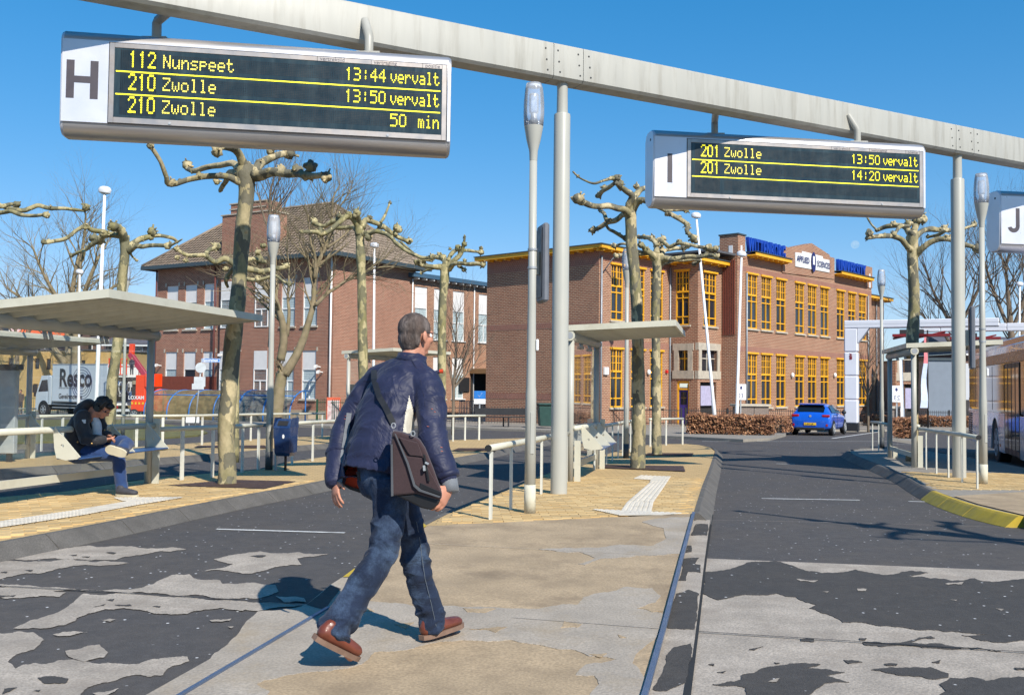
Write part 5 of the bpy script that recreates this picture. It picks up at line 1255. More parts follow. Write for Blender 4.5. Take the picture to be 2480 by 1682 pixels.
bare_tree(2300, 930, 70, [([(2322, 950, 7), (2318, 860, 6), (2312, 790, 5), (2318, 700, 3.5), (2320, 600, 2)], 3.4, 0), ([(2316, 820, 5), (2290, 760, 4), (2262, 710, 3), (2245, 660, 2)], 3.4, 1), ([(2318, 800, 5), (2350, 740, 4), (2380, 680, 3)], 3.2, -1), ([(2312, 850, 4), (2280, 800, 3), (2250, 780, 2.4), (2232, 760, 2)], 2.6, 1)],
  'bare tree between the thick right column and the portal', 42, TWIG, 5, up=0.2)
bare_tree(60, 960, 75, [([(40, 960, 5), (42, 880, 5), (38, 800, 3), (30, 740, 2)], 3.0, 0), ([(42, 860, 4), (70, 800, 3), (90, 760, 2)], 2.8, 1)], 'bare tree far behind the orange roofed houses', 43, TWIG, 4)
# ================================================================ buildings
BR_R = brickmat('red_brown_brick', lin(156, 102, 76), lin(116, 72, 54), lin(186, 160, 134), 0.26, 0.09, 0.02, blotch=0.35)
BR_L = brickmat('red_brick', lin(158, 102, 80), lin(120, 74, 58), lin(188, 164, 142), 0.25, 0.085, 0.014, blotch=0.3)
BR_S = brickmat('soldier_brick', lin(148, 92, 76), lin(122, 76, 64), lin(176, 150, 130), 0.22, 0.075, 0.012, vert=True, blotch=0.3)
BR_D = mat('dark_plinth_brick', lin(120, 60, 45), 0.85, 0, 0.15, 5)
STONE = mat('sill_stone', lin(178, 168, 152), 0.8, 0, 0.12, 5, dirt=lin(120, 112, 100), dirtamt=0.5)
YELW = mat('yellow_window_paint', lin(230, 168, 40), 0.45, 0, 0.06, 4)
WHTW = mat('white_window_paint', lin(222, 222, 220), 0.5, 0, 0.03, 4)
BLIND = mat('white_blind', lin(214, 212, 210), 0.8, 0, 0.05, 2)
SLAT = brickmat('venetian_blind', lin(176, 190, 192), lin(168, 182, 186), lin(120, 134, 140), 5.0, 0.11, 0.02, bmp=0.1, blotch=0.1)
GLD = mat('dark_window_glass', lin(40, 44, 52), 0.08, 0, 0.3, 0.8, spec=0.7)
GUTT = mat('dark_gutter', lin(60, 72, 78), 0.5)
ZINC = mat('zinc', lin(150, 155, 160), 0.5, 0.3)
BLUES = mat('blue_letters', lin(20, 62, 160), 0.4, 0, 0.08, 2)
NAVY = mat('navy_print', lin(35, 40, 95), 0.5)
TILE = mat('roof_tile', lin(138, 122, 106), 0.8, 0, 0.25, 2.2, 0.5, 40, grain=0.3, dirt=lin(90, 80, 68), dirtamt=0.6)
TILEO = mat('orange_roof_tile', lin(205, 95, 55), 0.8, 0, 0.2, 2)
ROOFG = mat('roof_felt', lin(80, 80, 84), 0.9)
def wall(m, x0, x1, z0, z1, ops, M=None, depth=0.14, mi=0, mr=None):
    """wall plate in the plane y=0 facing -y, with rectangular openings and their reveals"""
    xs = sorted({x0, x1, *[o[0] for o in ops], *[o[1] for o in ops]}); zs = sorted({z0, z1, *[o[2] for o in ops], *[o[3] for o in ops]})
    T = (lambda p: M @ Vector(p)) if M is not None else (lambda p: Vector(p))
    for i in range(len(xs)-1):
        for j in range(len(zs)-1):
            cx, cz = (xs[i]+xs[i+1])/2, (zs[j]+zs[j+1])/2
            if any(o[0] < cx < o[1] and o[2] < cz < o[3] for o in ops): continue
            m.quad(T((xs[i], 0, zs[j])), T((xs[i+1], 0, zs[j])), T((xs[i+1], 0, zs[j+1])), T((xs[i], 0, zs[j+1])), mi)
    mr = mi if mr is None else mr
    for a, b, c, d in ops:
        m.quad(T((a, 0, c)), T((a, 0, d)), T((a, depth, d)), T((a, depth, c)), mr); m.quad(T((b, 0, d)), T((b, 0, c)), T((b, depth, c)), T((b, depth, d)), mr)
        m.quad(T((a, 0, d)), T((b, 0, d)), T((b, depth, d)), T((a, depth, d)), mr); m.quad(T((a, depth, c)), T((b, depth, c)), T((b, 0, c)), T((a, 0, c)), mr)
    return m
_wc = {}
def win_yellow(e, x0, x1, z0, z1, M, depth=0.10, full=True):
    W, H = round(x1-x0, 2), round(z1-z0, 2); key = ('y', W, H)
    if key not in _wc:
        m = MB(); f = 0.06; hx = W/2
        B = lambda a, b, c, d, y0=-0.05, y1=0.03: m.box(a, b, y0, y1, c, d)
        B(-hx, -hx+f, 0, H); B(hx-f, hx, 0, H); B(-hx+f, hx-f, 0, f*1.2); B(-hx+f, hx-f, H-f, H)
        zt = H*0.615; B(-hx+f, hx-f, zt-0.05, zt+0.05, -0.07)
        B(-hx-0.08, hx+0.08, H-0.03, H+0.07, -0.16, 0)     # head board
        B(-0.024, 0.024, f*1.2, zt-0.05); B(-0.045, 0.045, zt+0.05, H-f)
        zl = H*0.155; zu = H*0.50; B(-hx+f, -0.03, zl-0.03, zl+0.03); B(0.03, hx-f, zl-0.03, zl+0.03); B(-hx+f, -0.03, zu-0.03, zu+0.03); B(0.03, hx-f, zu-0.03, zu+0.03)
        for s_ in (-1, 1):
            xa, xb = (0.045, hx-f) if s_ > 0 else (-hx+f, -0.045); xm = (xa+xb)/2
            B(xm-0.016, xm+0.016, zt+0.05, H-f, -0.03)
            for q in (0.36, 0.68):
                z = zt+0.05+(H-f-zt-0.05)*q; B(xa, xm-0.016, z-0.016, z+0.016, -0.03); B(xm+0.016, xb, z-0.016, z+0.016, -0.03)
        fr = m.mesh('window', YELW)
        panes = []
        for xa, xb in ((-hx+f, -0.03), (0.03, hx-f)):
            for za, zb in ((f*1.2, zl-0.03), (zl+0.03, zu-0.03), (zu+0.03, zt-0.05), (zt+0.05, H-f)):
                p = MB(); p.quad((xa, 0.01, za), (xb, 0.01, za), (xb, 0.012, zb), (xa, 0.012, zb)); panes.append(p.mesh('pane', GLD))
        _wc[key] = (fr, panes)
    fr, panes = _wc[key]
    o = inst(fr, 'window', e); o.matrix_local = M @ Matrix.Translation(((x0+x1)/2, depth-0.03, z0))
    for p in panes: inst(p, 'pane', o)
    return o
def win_white(e, x0, x1, z0, z1, M, depth=0.12, panel=0.38, blind=True):
    W, H = round(x1-x0, 2), round(z1-z0, 2); key = ('w', W, H, blind)
    if key not in _wc:
        m = MB(); f = 0.06; hx = W/2; zp = H*(1-panel)
        B = lambda a, b, c, d, y0=-0.03, y1=0.04: m.box(a, b, y0, y1, c, d)
        B(-hx, -hx+f, 0, zp); B(hx-f, hx, 0, zp); B(-hx+f, hx-f, 0, f); B(-hx+f, hx-f, zp-f, zp); zt = zp*0.60; B(-hx+f, hx-f, zt-0.04, zt+0.04); B(-0.035, 0.035, f, zt-0.04)
        fr = m.mesh('window', WHTW)
        p = MB(); p.quad((-hx, -0.015, zp+0.003), (hx, -0.015, zp+0.003), (hx, -0.015, H), (-hx, -0.015, H)); pn = p.mesh('shutter_panel', BLIND)
        gl = []
        for xa, xb, za, zb in ((-hx+f, -0.035, f, zt-0.04), (0.035, hx-f, f, zt-0.04), (-hx+f, hx-f, zt+0.04, zp-f)):
            p = MB(); p.quad((xa, 0.02, za), (xb, 0.02, za), (xb, 0.02, zb), (xa, 0.02, zb)); gl.append(p.mesh('pane', SLAT if blind else GLD))
        _wc[key] = (fr, pn, gl)
    fr, pn, gl = _wc[key]
    o = inst(fr, 'window', e); o.matrix_local = M @ Matrix.Translation(((x0+x1)/2, depth-0.04, z0))
    inst(pn, 'shutter_panel', o)
    for g_ in gl: inst(g_, 'pane', o)
    return o
def sill(e, x0, x1, z, M, mt=STONE, h=0.10):
    m = MB(); m.box(x0-0.12, x1+0.12, -0.10, 0.12, z-h, z)
    m.v = [tuple(M @ Vector(v)) for v in m.v]; return m.build('sill', mt, e)
# ---------------------------------------------------------------- school with yellow windows
C1 = Vector((4.47, 50.0)); U1 = Vector((0.67, 0.742)).normalized(); N1 = Vector((U1.y, -U1.x)); ang1 = math.atan2(U1.y, U1.x)
Z0 = -0.80
rb = empty('school_building', (C1.x, C1.y, Z0), ang1, 'brown brick school with yellow windows and blue rooftop letters', 'building')
def WH(px, py, w_):
    p0 = C1+N1*w_; t, z = wallhit(px, py, p0, U1); return t, z-Z0
def WX(px, w_): return WH(px, 900, w_)[0]
I4 = Matrix.Identity(4)
def plane(w_): return Matrix.Translation((0, -w_, 0))
xa1 = WX(1622, 0); wB = 1.82
M0 = plane(0); MBay = plane(wB); wM = 2.82; MM = plane(wM)
xB0, xB1 = xa1, WX(1747, wB); xT1 = WX(1806, wM); xM1 = WX(2111, wM)
HE = WH(1460, 606, 0)[1]; HEM = WH(1897, 622, wM)[1]-0.42
allops = {}
# section A (beside the corner)
opsA = []
zu0, zu1 = WH(1493, 776, 0)[1], WH(1493, 640, 0)[1]; zl0, zl1 = WH(1493, 986, 0)[1], WH(1493, 844, 0)[1]
for a, b in ((1478.5, 1507.5), (1528, 1560), (1574.5, 1604.5)):
    x0, x1 = WX(a, 0), WX(b, 0); opsA += [(x0, x1, zu0, zu1), (x0, x1, zl0, zl1)]
m = MB(); wall(m, 0, xB0, 0, HE, opsA, M0)
opsM = []
zmu1, zmu0 = WH(1892, 677, wM)[1], WH(1892, 803, wM)[1]; zml1, zml0 = WH(1892, 860, wM)[1], WH(1892, 984.5, wM)[1]
for a, b in ((1809, 1833), (1844.5, 1867), (1879.5, 1903), (1925.5, 1947.5), (1957, 1977), (1987, 2007), (2027, 2045), (2054, 2073), (2080, 2098)):
    x0, x1 = WX(a, wM), WX(b, wM); c = (x0+x1)/2; x0, x1 = c-0.62, c+0.62; opsM += [(x0, x1, zmu0, zmu1), (x0, x1, zml0, zml1)]
wall(m, xB1, xM1, 0, HEM, opsM, MM)
# bay: front, and its left return
bz0, bz1 = WH(1718, 790, wB)[1], WH(1718, 660, wB)[1]
bx0, bx1 = WX(1703, wB), WX(1734, wB)
sx0_, sx1_ = WX(1698, wB), WX(1736, wB); sz0_, sz1_ = WH(1718, 898, wB)[1], WH(1718, 848, wB)[1]
px0_, px1_ = WX(1696, wB), WX(1735, wB); pz1_ = WH(1718, 925, wB)[1]
opsB = [(bx0, bx1, bz0, bz1), (sx0_, sx1_, sz0_, sz1_), (px0_, px1_, 0, pz1_)]
wall(m, xB0, xB1, 0, HE-0.1, opsB, MBay, 0.2)
def sideM(x, w0): # plane x=const facing -x; local x runs outward->inward: from front (y=-w0) back
    return Matrix.Translation((x, 0, 0)) @ Matrix.Rotation(R(-90), 4, 'Z')
# left return of the bay: along local y from -wB to 0, facing -x.  param s = distance from y=0 outward
MS = Matrix(((0, 1, 0, xB0), (-1, 0, 0, 0), (0, 0, 1, 0), (0, 0, 0, 1)))    # (s, depth, z) -> (xB0+depth, -s, z)
def SH(px, py):
    p0 = C1+U1*xB0; t, z = wallhit(px, py, p0, N1); return t, z-Z0
s0, s1 = SH(1640, 0)[0], SH(1672, 0)[0]; dd0, dd1 = SH(1645, 0)[0], SH(1673, 0)[0]
opsS = [(max(0.25, s0), min(wB-0.3, s1), SH(1656, 787)[1], SH(1656, 655)[1]), (max(0.5, s0+0.2), min(wB-0.5, s1-0.05), SH(1656, 897)[1], SH(1656, 848)[1]), (max(0.3, dd0-0.05), min(wB-0.25, dd1), 0, SH(1656, 922)[1])]
wall(m, 0, wB, 0, HE-0.1, opsS, MS, 0.2)
# return of the main block
MS2 = Matrix(((0, 1, 0, xB1), (-1, 0, 0, -wB), (0, 0, 1, 0), (0, 0, 0, 1)))
wall(m, 0, wM-wB, 0, HEM, [], MS2)
# left side wall (x=0)
MS3 = Matrix(((0, 1, 0, 0), (-1, 0, 0, 0), (0, 0, 1, 0), (0, 0, 0, 1)))
wall(m, -8.0, 0, 0, HE, [], MS3)
# far end: block set back
xE = xM1+5.4
wall(m, xM1, xE, 0, HEM-0.9, [], plane(wM-1.2))
m.box(xM1-0.02, xM1, -wM+0.001, 12, 0, HEM-0.001); m.box(xE-0.02, xE+0.0, -wM+1.2, 12, 0, HEM-0.9)
m.build('wall', BR_R, rb)
m = MB(); m.box(0.15, xB0, 0.15, 8, HE-0.1, HE+0.06); m.box(xB0, xM1-0.1, -wM+0.1, 8, HEM-0.1, HEM+0.02); m.box(xM1, xE, -wM+1.3, 14, HEM-1.1, HEM-0.9); m.build('flat_roof', ROOFG, rb)
for (a, b, c, d) in opsA: win_yellow(rb, a, b, c, d, M0); sill(rb, a, b, c, M0)
for (a, b, c, d) in opsM: win_yellow(rb, a, b, c, d, MM); sill(rb, a, b, c, MM)
win_yellow(rb, *opsB[0], MBay); sill(rb, bx0, bx1, bz0, MBay)
win_yellow(rb, *opsS[0], MS); sill(rb, opsS[0][0], opsS[0][1], opsS[0][2], MS)
for k, M_ in ((opsB[1], MBay), (opsS[1], MS)):
    a, b, c, d = k; q = MB(); f = 0.28
    for bx in ((a-f, a, c, d), (b, b+f, c, d), (a-f-0.08, b+f+0.08, d, d+f*1.4), (a-f-0.1, b+f+0.1, c-0.45, c)): q.box(bx[0], bx[1], -0.05, 0.16, bx[2], bx[3])
    q.v = [tuple(M_ @ Vector(v)) for v in q.v]; q.build('stone_surround', STONE, rb)
    q = MB(); q.quad((a, 0.19, c), (b, 0.19, c), (b, 0.19, d), (a, 0.19, d)); xm = (a+b)/2
    q.v = [tuple(M_ @ Vector(v)) for v in q.v]; q.build('pane', GLD, rb)
    q = MB(); q.box(xm-0.035, xm+0.035, 0.14, 0.18, c, d); zz = c+(d-c)*0.6; q.box(a, xm-0.035, 0.14, 0.18, zz-0.03, zz+0.03); q.box(xm+0.035, b, 0.14, 0.18, zz-0.03, zz+0.03)
    q.v = [tuple(M_ @ Vector(v)) for v in q.v]; q.build('window_bar', STONE if M_ is MBay else YELW, rb)
# doorway in the return, porch shade in the front painted as a dark flat panel
a, b, c, d = opsS[2]; q = MB(); q.box(a, a+0.1, 0.05, 0.15, 0, d); q.box(b-0.1, b, 0.05, 0.15, 0, d); q.box(a+0.1, b-0.1, 0.05, 0.15, d-0.14, d); q.box(a+0.1, b-0.1, 0.05, 0.12, d*0.80, d*0.84); q.v = [tuple(MS @ Vector(v)) for v in q.v]; q.build('door_frame', YELW, rb)
q = MB(); q.box(a+0.1, b-0.1, 0.1, 0.16, 0.02, d*0.80); q.v = [tuple(MS @ Vector(v)) for v in q.v]; dr = q.build('door', mat('violet_door', lin(58, 48, 130), 0.4), rb)
q = MB(); q.box(a+0.22, b-0.22, 0.085, 0.1, 1.2, d*0.76); q.v = [tuple(MS @ Vector(v)) for v in q.v]; q.build('door_glass', GLD, dr)
a, b, c, d = opsB[2]; q = MB(); q.box(a, b, 0.19, 0.21, 0, d); q.v = [tuple(MBay @ Vector(v)) for v in q.v]; q.build('porch_shade_panel', mat('porch_shade_colour', lin(42, 38, 36), 0.8), rb)
q = MB(); q.box(a+0.1, a+1.5, 0.02, 0.05, 1.15, 2.25); q.v = [tuple(MBay @ Vector(v)) for v in q.v]; q.build('notice_board', mat('lilac_board', lin(170, 165, 190), 0.5), rb)
# cornices
def cornice(x0, x1, z, M_, proj=0.55, name='cornice'):
    q = MB(); q.box(x0, x1, -proj, 0.0, z, z+0.07); q.box(x0, x1, -proj, -proj+0.05, z+0.07, z+0.2); q.v = [tuple(M_ @ Vector(v)) for v in q.v]; o = q.build(name, YELW, rb)
    q = MB(); q.box(x0-0.02, x1+0.02, -proj-0.06, 0.2, z+0.2, z+0.25); q.v = [tuple(M_ @ Vector(v)) for v in q.v]; q.build('gutter_edge', GUTT, rb)
    n = max(2, int((x1-x0)/0.62)); b = MB(); b.box(-0.06, 0.06, -proj+0.08, 0, -0.09, 0); bm_ = b.mesh('cornice_bracket', YELW)
    for i in range(n):
        o = inst(bm_, 'cornice_bracket', rb); o.matrix_local = M_ @ Matrix.Translation((x0+(x1-x0)*(i+.5)/n, 0, z))
cornice(-0.55, xB0, HE, M0); cornice(-8.5, 0.55, HE, MS3)
cornice(xB0-0.5, xB1+0.0, HE-0.1, MBay); cornice(0.0, wB+0.5, HE-0.1, MS)
g0_, g1_ = WX(1893, wM), WX(2019, wM)
cornice(xT1+0.1, g0_+0.15, HEM, MM, 0.6); cornice(g1_, xM1-1.0, HEM, MM, 0.6); cornice(xM1+0.6, xE+0.5, HEM-0.9, plane(wM-1.2), 0.55)
# gable with the white board
def facade_poly(pts, w_, thick, name, mt, proud=0.0):
    """outline in photo points on the plane w_, pushed through by thick"""
    L = [WH(x, y, w_) for x, y in pts]; Mx = Matrix(((1, 0, 0, 0), (0, 0, -1, -w_-proud), (0, 1, 0, 0), (0, 0, 0, 1)))
    q = MB(); q.prism([(x, z) for x, z in L], -thick, 0.0, 0, Mx)
    bm = bmesh.new(); o = q.build(name, mt, rb); bm.from_mesh(o.data); bmesh.ops.recalc_face_normals(bm, faces=bm.faces); bm.to_mesh(o.data); bm.free(); return o
facade_poly([(1893, 660), (1893, 600), (1904, 597), (1904, 601), (1964, 589), (2007, 617), (2008, 622), (2019, 625), (2019, 676)], wM, 0.5, 'gable', BR_R, 0.06)
sb = facade_poly([(1923, 645), (1922.5, 611), (1939, 613.5), (1939, 608), (1989, 621), (1989, 626.5), (2005, 630), (2005, 660)], wM, 0.04, 'sign_board', WHITEP, 0.11)
gx = lambda px, py: WH(px, py, wM)
def facade_text(s, px, py, size, mt, name, proud=0.16, sx=1.0, bold=0.02, depth=0.0):
    x, z = gx(px, py); return put_text(s, size, mt, rb, (x, -wM-proud, z), (R(90), 0, 0), name, sx=sx, bold=bold, depth=depth)
facade_text('APPLIED', 1925, 632, 0.52, NAVY, 'lettering', sx=0.92); facade_text('SCIENCES', 1974, 644.5, 0.52, NAVY, 'lettering', sx=0.86)
em = MB(); cx_, cz_ = gx(1965, 634)
em.prism([(cx_+0.32*math.sin(t*math.pi/8)*(1 if t != 8 else 0.2), cz_+0.62*math.cos(t*math.pi/8)*(1 if t < 6 or t > 10 else 1.1)) for t in range(16)], -0.01, 0.01, 0, Matrix(((1, 0, 0, 0), (0, 0, -1, -wM-0.165), (0, 1, 0, 0), (0, 0, 0, 1)))); em.build('crest', NAVY, rb)
em = MB(); em.box(cx_-0.13, cx_+0.13, -wM-0.185, -wM-0.176, cz_-0.2, cz_+0.35); em.build('crest_tower', WHITEP, rb)
for s_, a, b in (('WITTENBORG', 1806, 1896), ('UNIVERSITY', 2024, 2091)):
    x0, x1 = gx(a, 610)[0], gx(b, 640)[0]; me = text_mesh(s_, 1.0, 0.09, 0.025); wdt = max(v.co.x for v in me.vertices)
    bpy.data.meshes.remove(me); size = 1.3; adv = (x1-x0)
    # every letter is a part of its own
    xx = x0; tot = 0; ms = []
    for ch in s_:
        me = text_mesh(ch, size, 0.10, 0.028); me.materials.clear(); me.materials.append(BLUES); w_ = max(v.co.x for v in me.vertices); ms.append((me, w_)); tot += w_
    k = (adv-0.06*9)/tot
    for me, w_ in ms:
        o = inst(me, 'letter', rb, (xx, -wM-0.1, HEM+0.15), (R(90), 0, 0), (k, 1, 1)); xx += w_*k+0.06
    q = MB(); q.bar((x0, -wM, HEM+0.1), (x1, -wM, HEM+0.1), 0.05, 0.05); q.bar((x0, -wM, HEM+0.85), (x1, -wM, HEM+0.85), 0.04, 0.04)
    for i in range(5): q.bar((x0+adv*(i+.5)/5, -wM+0.02, HEM+0.05), (x0+adv*(i+.5)/5, -wM+0.02, HEM+0.85), 0.05, 0.05)
    q.build('letter_frame', GALV, rb)
# brick pier / chimney with white slots
xt0, xt1 = xB1, WX(1803, wM); zt = WH(1785, 567, wM)[1]
q = MB(); q.box(xt0+0.02, xt1, -wM-0.04, -wM+1.15, HEM-0.2, zt); q.build('chimney', BR_R, rb)
q = MB(); q.box(xt0-0.03, xt1+0.05, -wM-0.09, -wM+1.2, zt, zt+0.08); q.build('chimney_cap', GUTT, rb)
q = MB(); q.box(xt0+0.3, xt0+0.48, -wM-0.06, -wM-0.04, zt-1.6, zt-0.6); q.build('white_slot', WHITEP, rb); q = MB(); q.box(xt0+0.0, xt0+0.02, -wM+0.3, -wM+0.55, zt-1.6, zt-0.6); q.build('white_slot', WHITEP, rb)
for i in range(7):
    q = MB(); y_ = -wM+0.14+i*0.115; q.box(xt0-0.05, xt0, y_, y_+0.05, HEM-4.6, HEM-0.3); q.build('brick_fin', BR_D, rb)
xt2 = xM1; zt2 = WH(2100, 645, wM)[1]
q = MB(); q.box(xM1-1.2, xM1+0.02, -wM-0.06, -wM+0.8, HEM-0.4, zt2); q.build('end_pier', BR_R, rb)
q = MB(); q.box(xM1-0.55, xM1-0.35, -wM-0.08, -wM-0.06, zt2-1.5, zt2-0.5); q.build('white_slot', WHITEP, rb)
# soldier course bands and string courses
for w_, x0, x1 in ((0, 0.0, xB0), (wM, xB1, xM1)):
    for zz, hh in ((zu1+0.1, 0.34) if w_ == 0 else (zmu1+0.08, 0.30), (zl1+0.1, 0.34) if w_ == 0 else (zml1+0.08, 0.30)):
        q = MB(); q.box(x0, x1, -w_-0.012, -w_, zz, zz+hh); q.build('soldier_course', BR_S, rb)
for z_ in (WH(1400, 779, 0)[1]-0.15, 1.4, HE-0.75):
    q = MB(); q.box(-0.012, 0, 0, 8, z_, z_+0.32 if z_ < HE-1 else z_+0.72); q.build('soldier_course', BR_S, rb)
# downpipes
def pipe(x, y, z0, z1, e=rb, mt=ZINC, r=0.05):
    q = MB(); q.tube([(x, y, z0), (x, y, z1)], r, 8); q.build('downpipe', mt, e, smooth=True)
for a, w_ in ((1453, 0), (1620, 0), (1806, wM), (2101, wM), (2121, wM-1.2)): pipe(WX(a, w_), -w_-0.07, 0, HE-0.3 if w_ == 0 else HEM-1.0)
# wall lamps, alarm box, dish
for a, b, w_ in ((1916, 908, wM), (2019, 908, wM), (2107, 910, wM-1.2), (1568, 901, 0)):
    x, z = WH(a, b, w_); q = MB(); q.ball((x, -w_-0.1, z), 0.13, 10, 8, 0, (1, 0.8, 1.2)); lo = q.build('wall_lamp', WHITEP, rb, smooth=True)
x, z = WH(1465, 898, 0); q = MB(); q.box(x-0.18, x+0.18, -0.14, 0, z-0.2, z+0.2); q.build('alarm_box', WHITEP, rb, bevel=0.02)
x, z = WH(1613, 899, 0); q = MB(); q.box(x-0.08, x+0.08, -0.1, 0, z-0.09, z+0.09); q.build('alarm_lamp', mat('red_plastic', lin(200, 40, 35), 0.4), rb)
# arm floodlight near the corner
x, z = WH(1472, 625, 0); q = MB(); q.tube([(0.25, -0.05, z-0.8), (0.35, -0.6, z-0.1), (0.7, -1.2, z+0.05)], 0.03, 8); q.build('lamp_arm', ZINC, rb, smooth=True)
q = MB(); q.ball((0.95, -1.35, z+0.05), 0.26, 10, 7, 0, (1.2, 1, 0.5)); q.build('lamp_head', mat('lamp_head_paint', lin(205, 207, 212), 0.4), rb, smooth=True)
for a in (1262, 1345, 1400)[:3]:
    p0 = C1; t, z = wallhit(a, 620, C1, Vector((-U1.y, U1.x))); q = MB(); q.box(1.0, 3.4, t-0.6, t+0.6, HE+0.06, HE+0.45); q.build('roof_hatch', ZINC, rb)
# ---------------------------------------------------------------- hipped school on the left
CL = Vector((-24.35, 66.35)); UL = Vector((0.853, -0.522)).normalized(); NL = Vector((UL.y, -UL.x)); angL = math.atan2(UL.y, UL.x)
ZL = -1.05; LB, DB = 16.0, 8.03
lb = empty('school_building', (CL.x, CL.y, ZL), angL, 'red brick school with hipped brown tile roof and white window panels', 'building')
def LH(px, py, w_=0.0): 
    p0 = CL+NL*w_; t, z = wallhit(px, py, p0, UL); return t, z-ZL
HL = LH(800, 619)[1]
wins = [(401, 430), (446, 475), (492, 522), (543, 571), (627, 654), (681, 712), (735, 764)]
zu0, zu1 = LH(745, 789)[1], LH(745, 671)[1]; zl0, zl1 = LH(745, 966)[1], LH(745, 848)[1]
ops = []
for a, b in wins:
    c = (LH(a, 800)[0]+LH(b, 800)[0])/2; ops += [(c-0.58, c+0.58, zu0, zu1), (c-0.58, c+0.58, zl0, zl1)]
m = MB(); wall(m, 0, LB, 0, HL, ops, I4)
m.quad((LB, 0, 0), (LB, DB, 0), (LB, DB, HL), (LB, 0, HL)); m.quad((0, DB, 0), (0, 0, 0), (0, 0, HL), (0, DB, HL)); m.quad((LB, DB, 0), (0, DB, 0), (0, DB, HL), (LB, DB, HL))
m.build('wall', BR_L, lb)
for k, (a, b, c, d) in enumerate(ops): win_white(lb, a, b, c, d, I4, blind=(k not in (8, 3))); sill(lb, a, b, c, I4)
for k, (a, b, c, d) in enumerate(ops):
    for s_ in (a-0.14, b+0.02):
        q = MB(); q.box(s_, s_+0.12, -0.02, 0, d-0.05, d+0.2); q.build('corner_stone', STONE, lb)
q = MB(); q.box(-0.02, LB+0.03, -0.03, 0, 0, 0.75); q.box(LB, LB+0.03, 0, DB, 0, 0.75); q.build('plinth', mat('plinth_render', lin(165, 150, 128), 0.85, 0, 0.15, 3), lb)
q = MB(); q.box(0, 6.0, -0.012, 0, 0.76, LH(420, 911)[1]); q.build('dark_brick_base', BR_D, lb)
# roof
ov = 0.75; zr = HL+0.1
x0, x1, y0, y1 = -ov, LB+ov, -ov, DB+ov; ym = (y0+y1)/2; rh = 4.0; hip = 4.6
A_, B_, C_, D_ = Vector((x0, y0, zr)), Vector((x1, y0, zr)), Vector((x1, y1, zr)), Vector((x0, y1, zr)); R0_, R1_ = Vector((x0+hip, ym, zr+rh)), Vector((x1-hip, ym, zr+rh))
q = MB(); q.quad(A_, B_, R1_, R0_); q.add([B_, C_, R1_], [(0, 1, 2)]); q.quad(C_, D_, R0_, R1_); q.add([D_, A_, R0_], [(0, 1, 2)]); q.quad(D_, C_, B_, A_); rf = q.build('roof', TILE, lb)
def tiles(parent, o_, ux, uy, poly_ok, W, H_, tw=0.30, th=0.33, mt=TILE, name='roof_tiling'):
    q = MB(); nrm_ = ux.cross(uy).normalized(); rr = random.Random(3)
    for j in range(int(H_/th)+1):
        for i in range(int(W/tw)+1):
            cx_, cy_ = (i+.5)*tw, (j+.5)*th
            if not poly_ok(cx_, cy_): continue
            o2 = o_+ux*(i*tw)+uy*(j*th)+nrm_*(0.03+rr.uniform(-0.004, 0.004))
            up0, up1 = 0.045, 0.0
            a = o2+nrm_*up0; b = o2+ux*(tw*0.33)+nrm_*(up0-0.03); c = o2+ux*(tw*0.66)+nrm_*(up0-0.02); d = o2+ux*(tw*0.97)+nrm_*(up0+0.025)
            e_ = uy*th*1.04-nrm_*0.045
            q.add([a, b, c, d, a+e_, b+e_, c+e_, d+e_, a-nrm_*0.04, b-nrm_*0.03, c-nrm_*0.03, d-nrm_*0.05], [(0, 1, 5, 4), (1, 2, 6, 5), (2, 3, 7, 6), (8, 9, 1, 0), (9, 10, 2, 1), (10, 11, 3, 2)])
    o = q.build(name, mt, parent, uv=False); o['kind'] = 'stuff'; return o
uy = (Vector((0, ym-y0, rh))).normalized(); Hs = Vector((0, ym-y0, rh)).length; W_ = x1-x0
tiles(rf, A_, Vector((1, 0, 0)), uy, lambda x, y: x > hip*y/Hs and x < W_-hip*y/Hs, W_, Hs)
uy2 = Vector((-hip, 0, rh)).normalized(); Hs2 = Vector((-hip, 0, rh)).length; W2 = y1-y0
tiles(rf, B_, Vector((0, 1, 0)), uy2, lambda x, y: x > (W2/2)*y/Hs2 and x < W2-(W2/2)*y/Hs2, W2, Hs2)
q = MB()
for a, b in ((B_, R1_), (C_, R1_), (R0_, R1_), (A_, R0_)): q.tube([a+Vector((0, 0, 0.06)), b+Vector((0, 0, 0.08))], 0.10, 8)
q.build('ridge_tiles', TILE, rf, smooth=True)['kind'] = 'stuff'
q = MB(); q.box(x0-0.05, x1+0.05, y0-0.05, y0+0.12, zr-0.2, zr+0.04); q.box(x1-0.12, x1+0.05, y0+0.12, y1, zr-0.2, zr+0.04); q.box(x0-0.05, x0+0.12, y0+0.12, y1, zr-0.2, zr+0.04); q.build('gutter', GUTT, lb)
q = MB(); q.box(x0+0.12, x1-0.12, y0+0.12, y1, zr-0.14, zr-0.08); q.build('soffit', GUTT, lb)
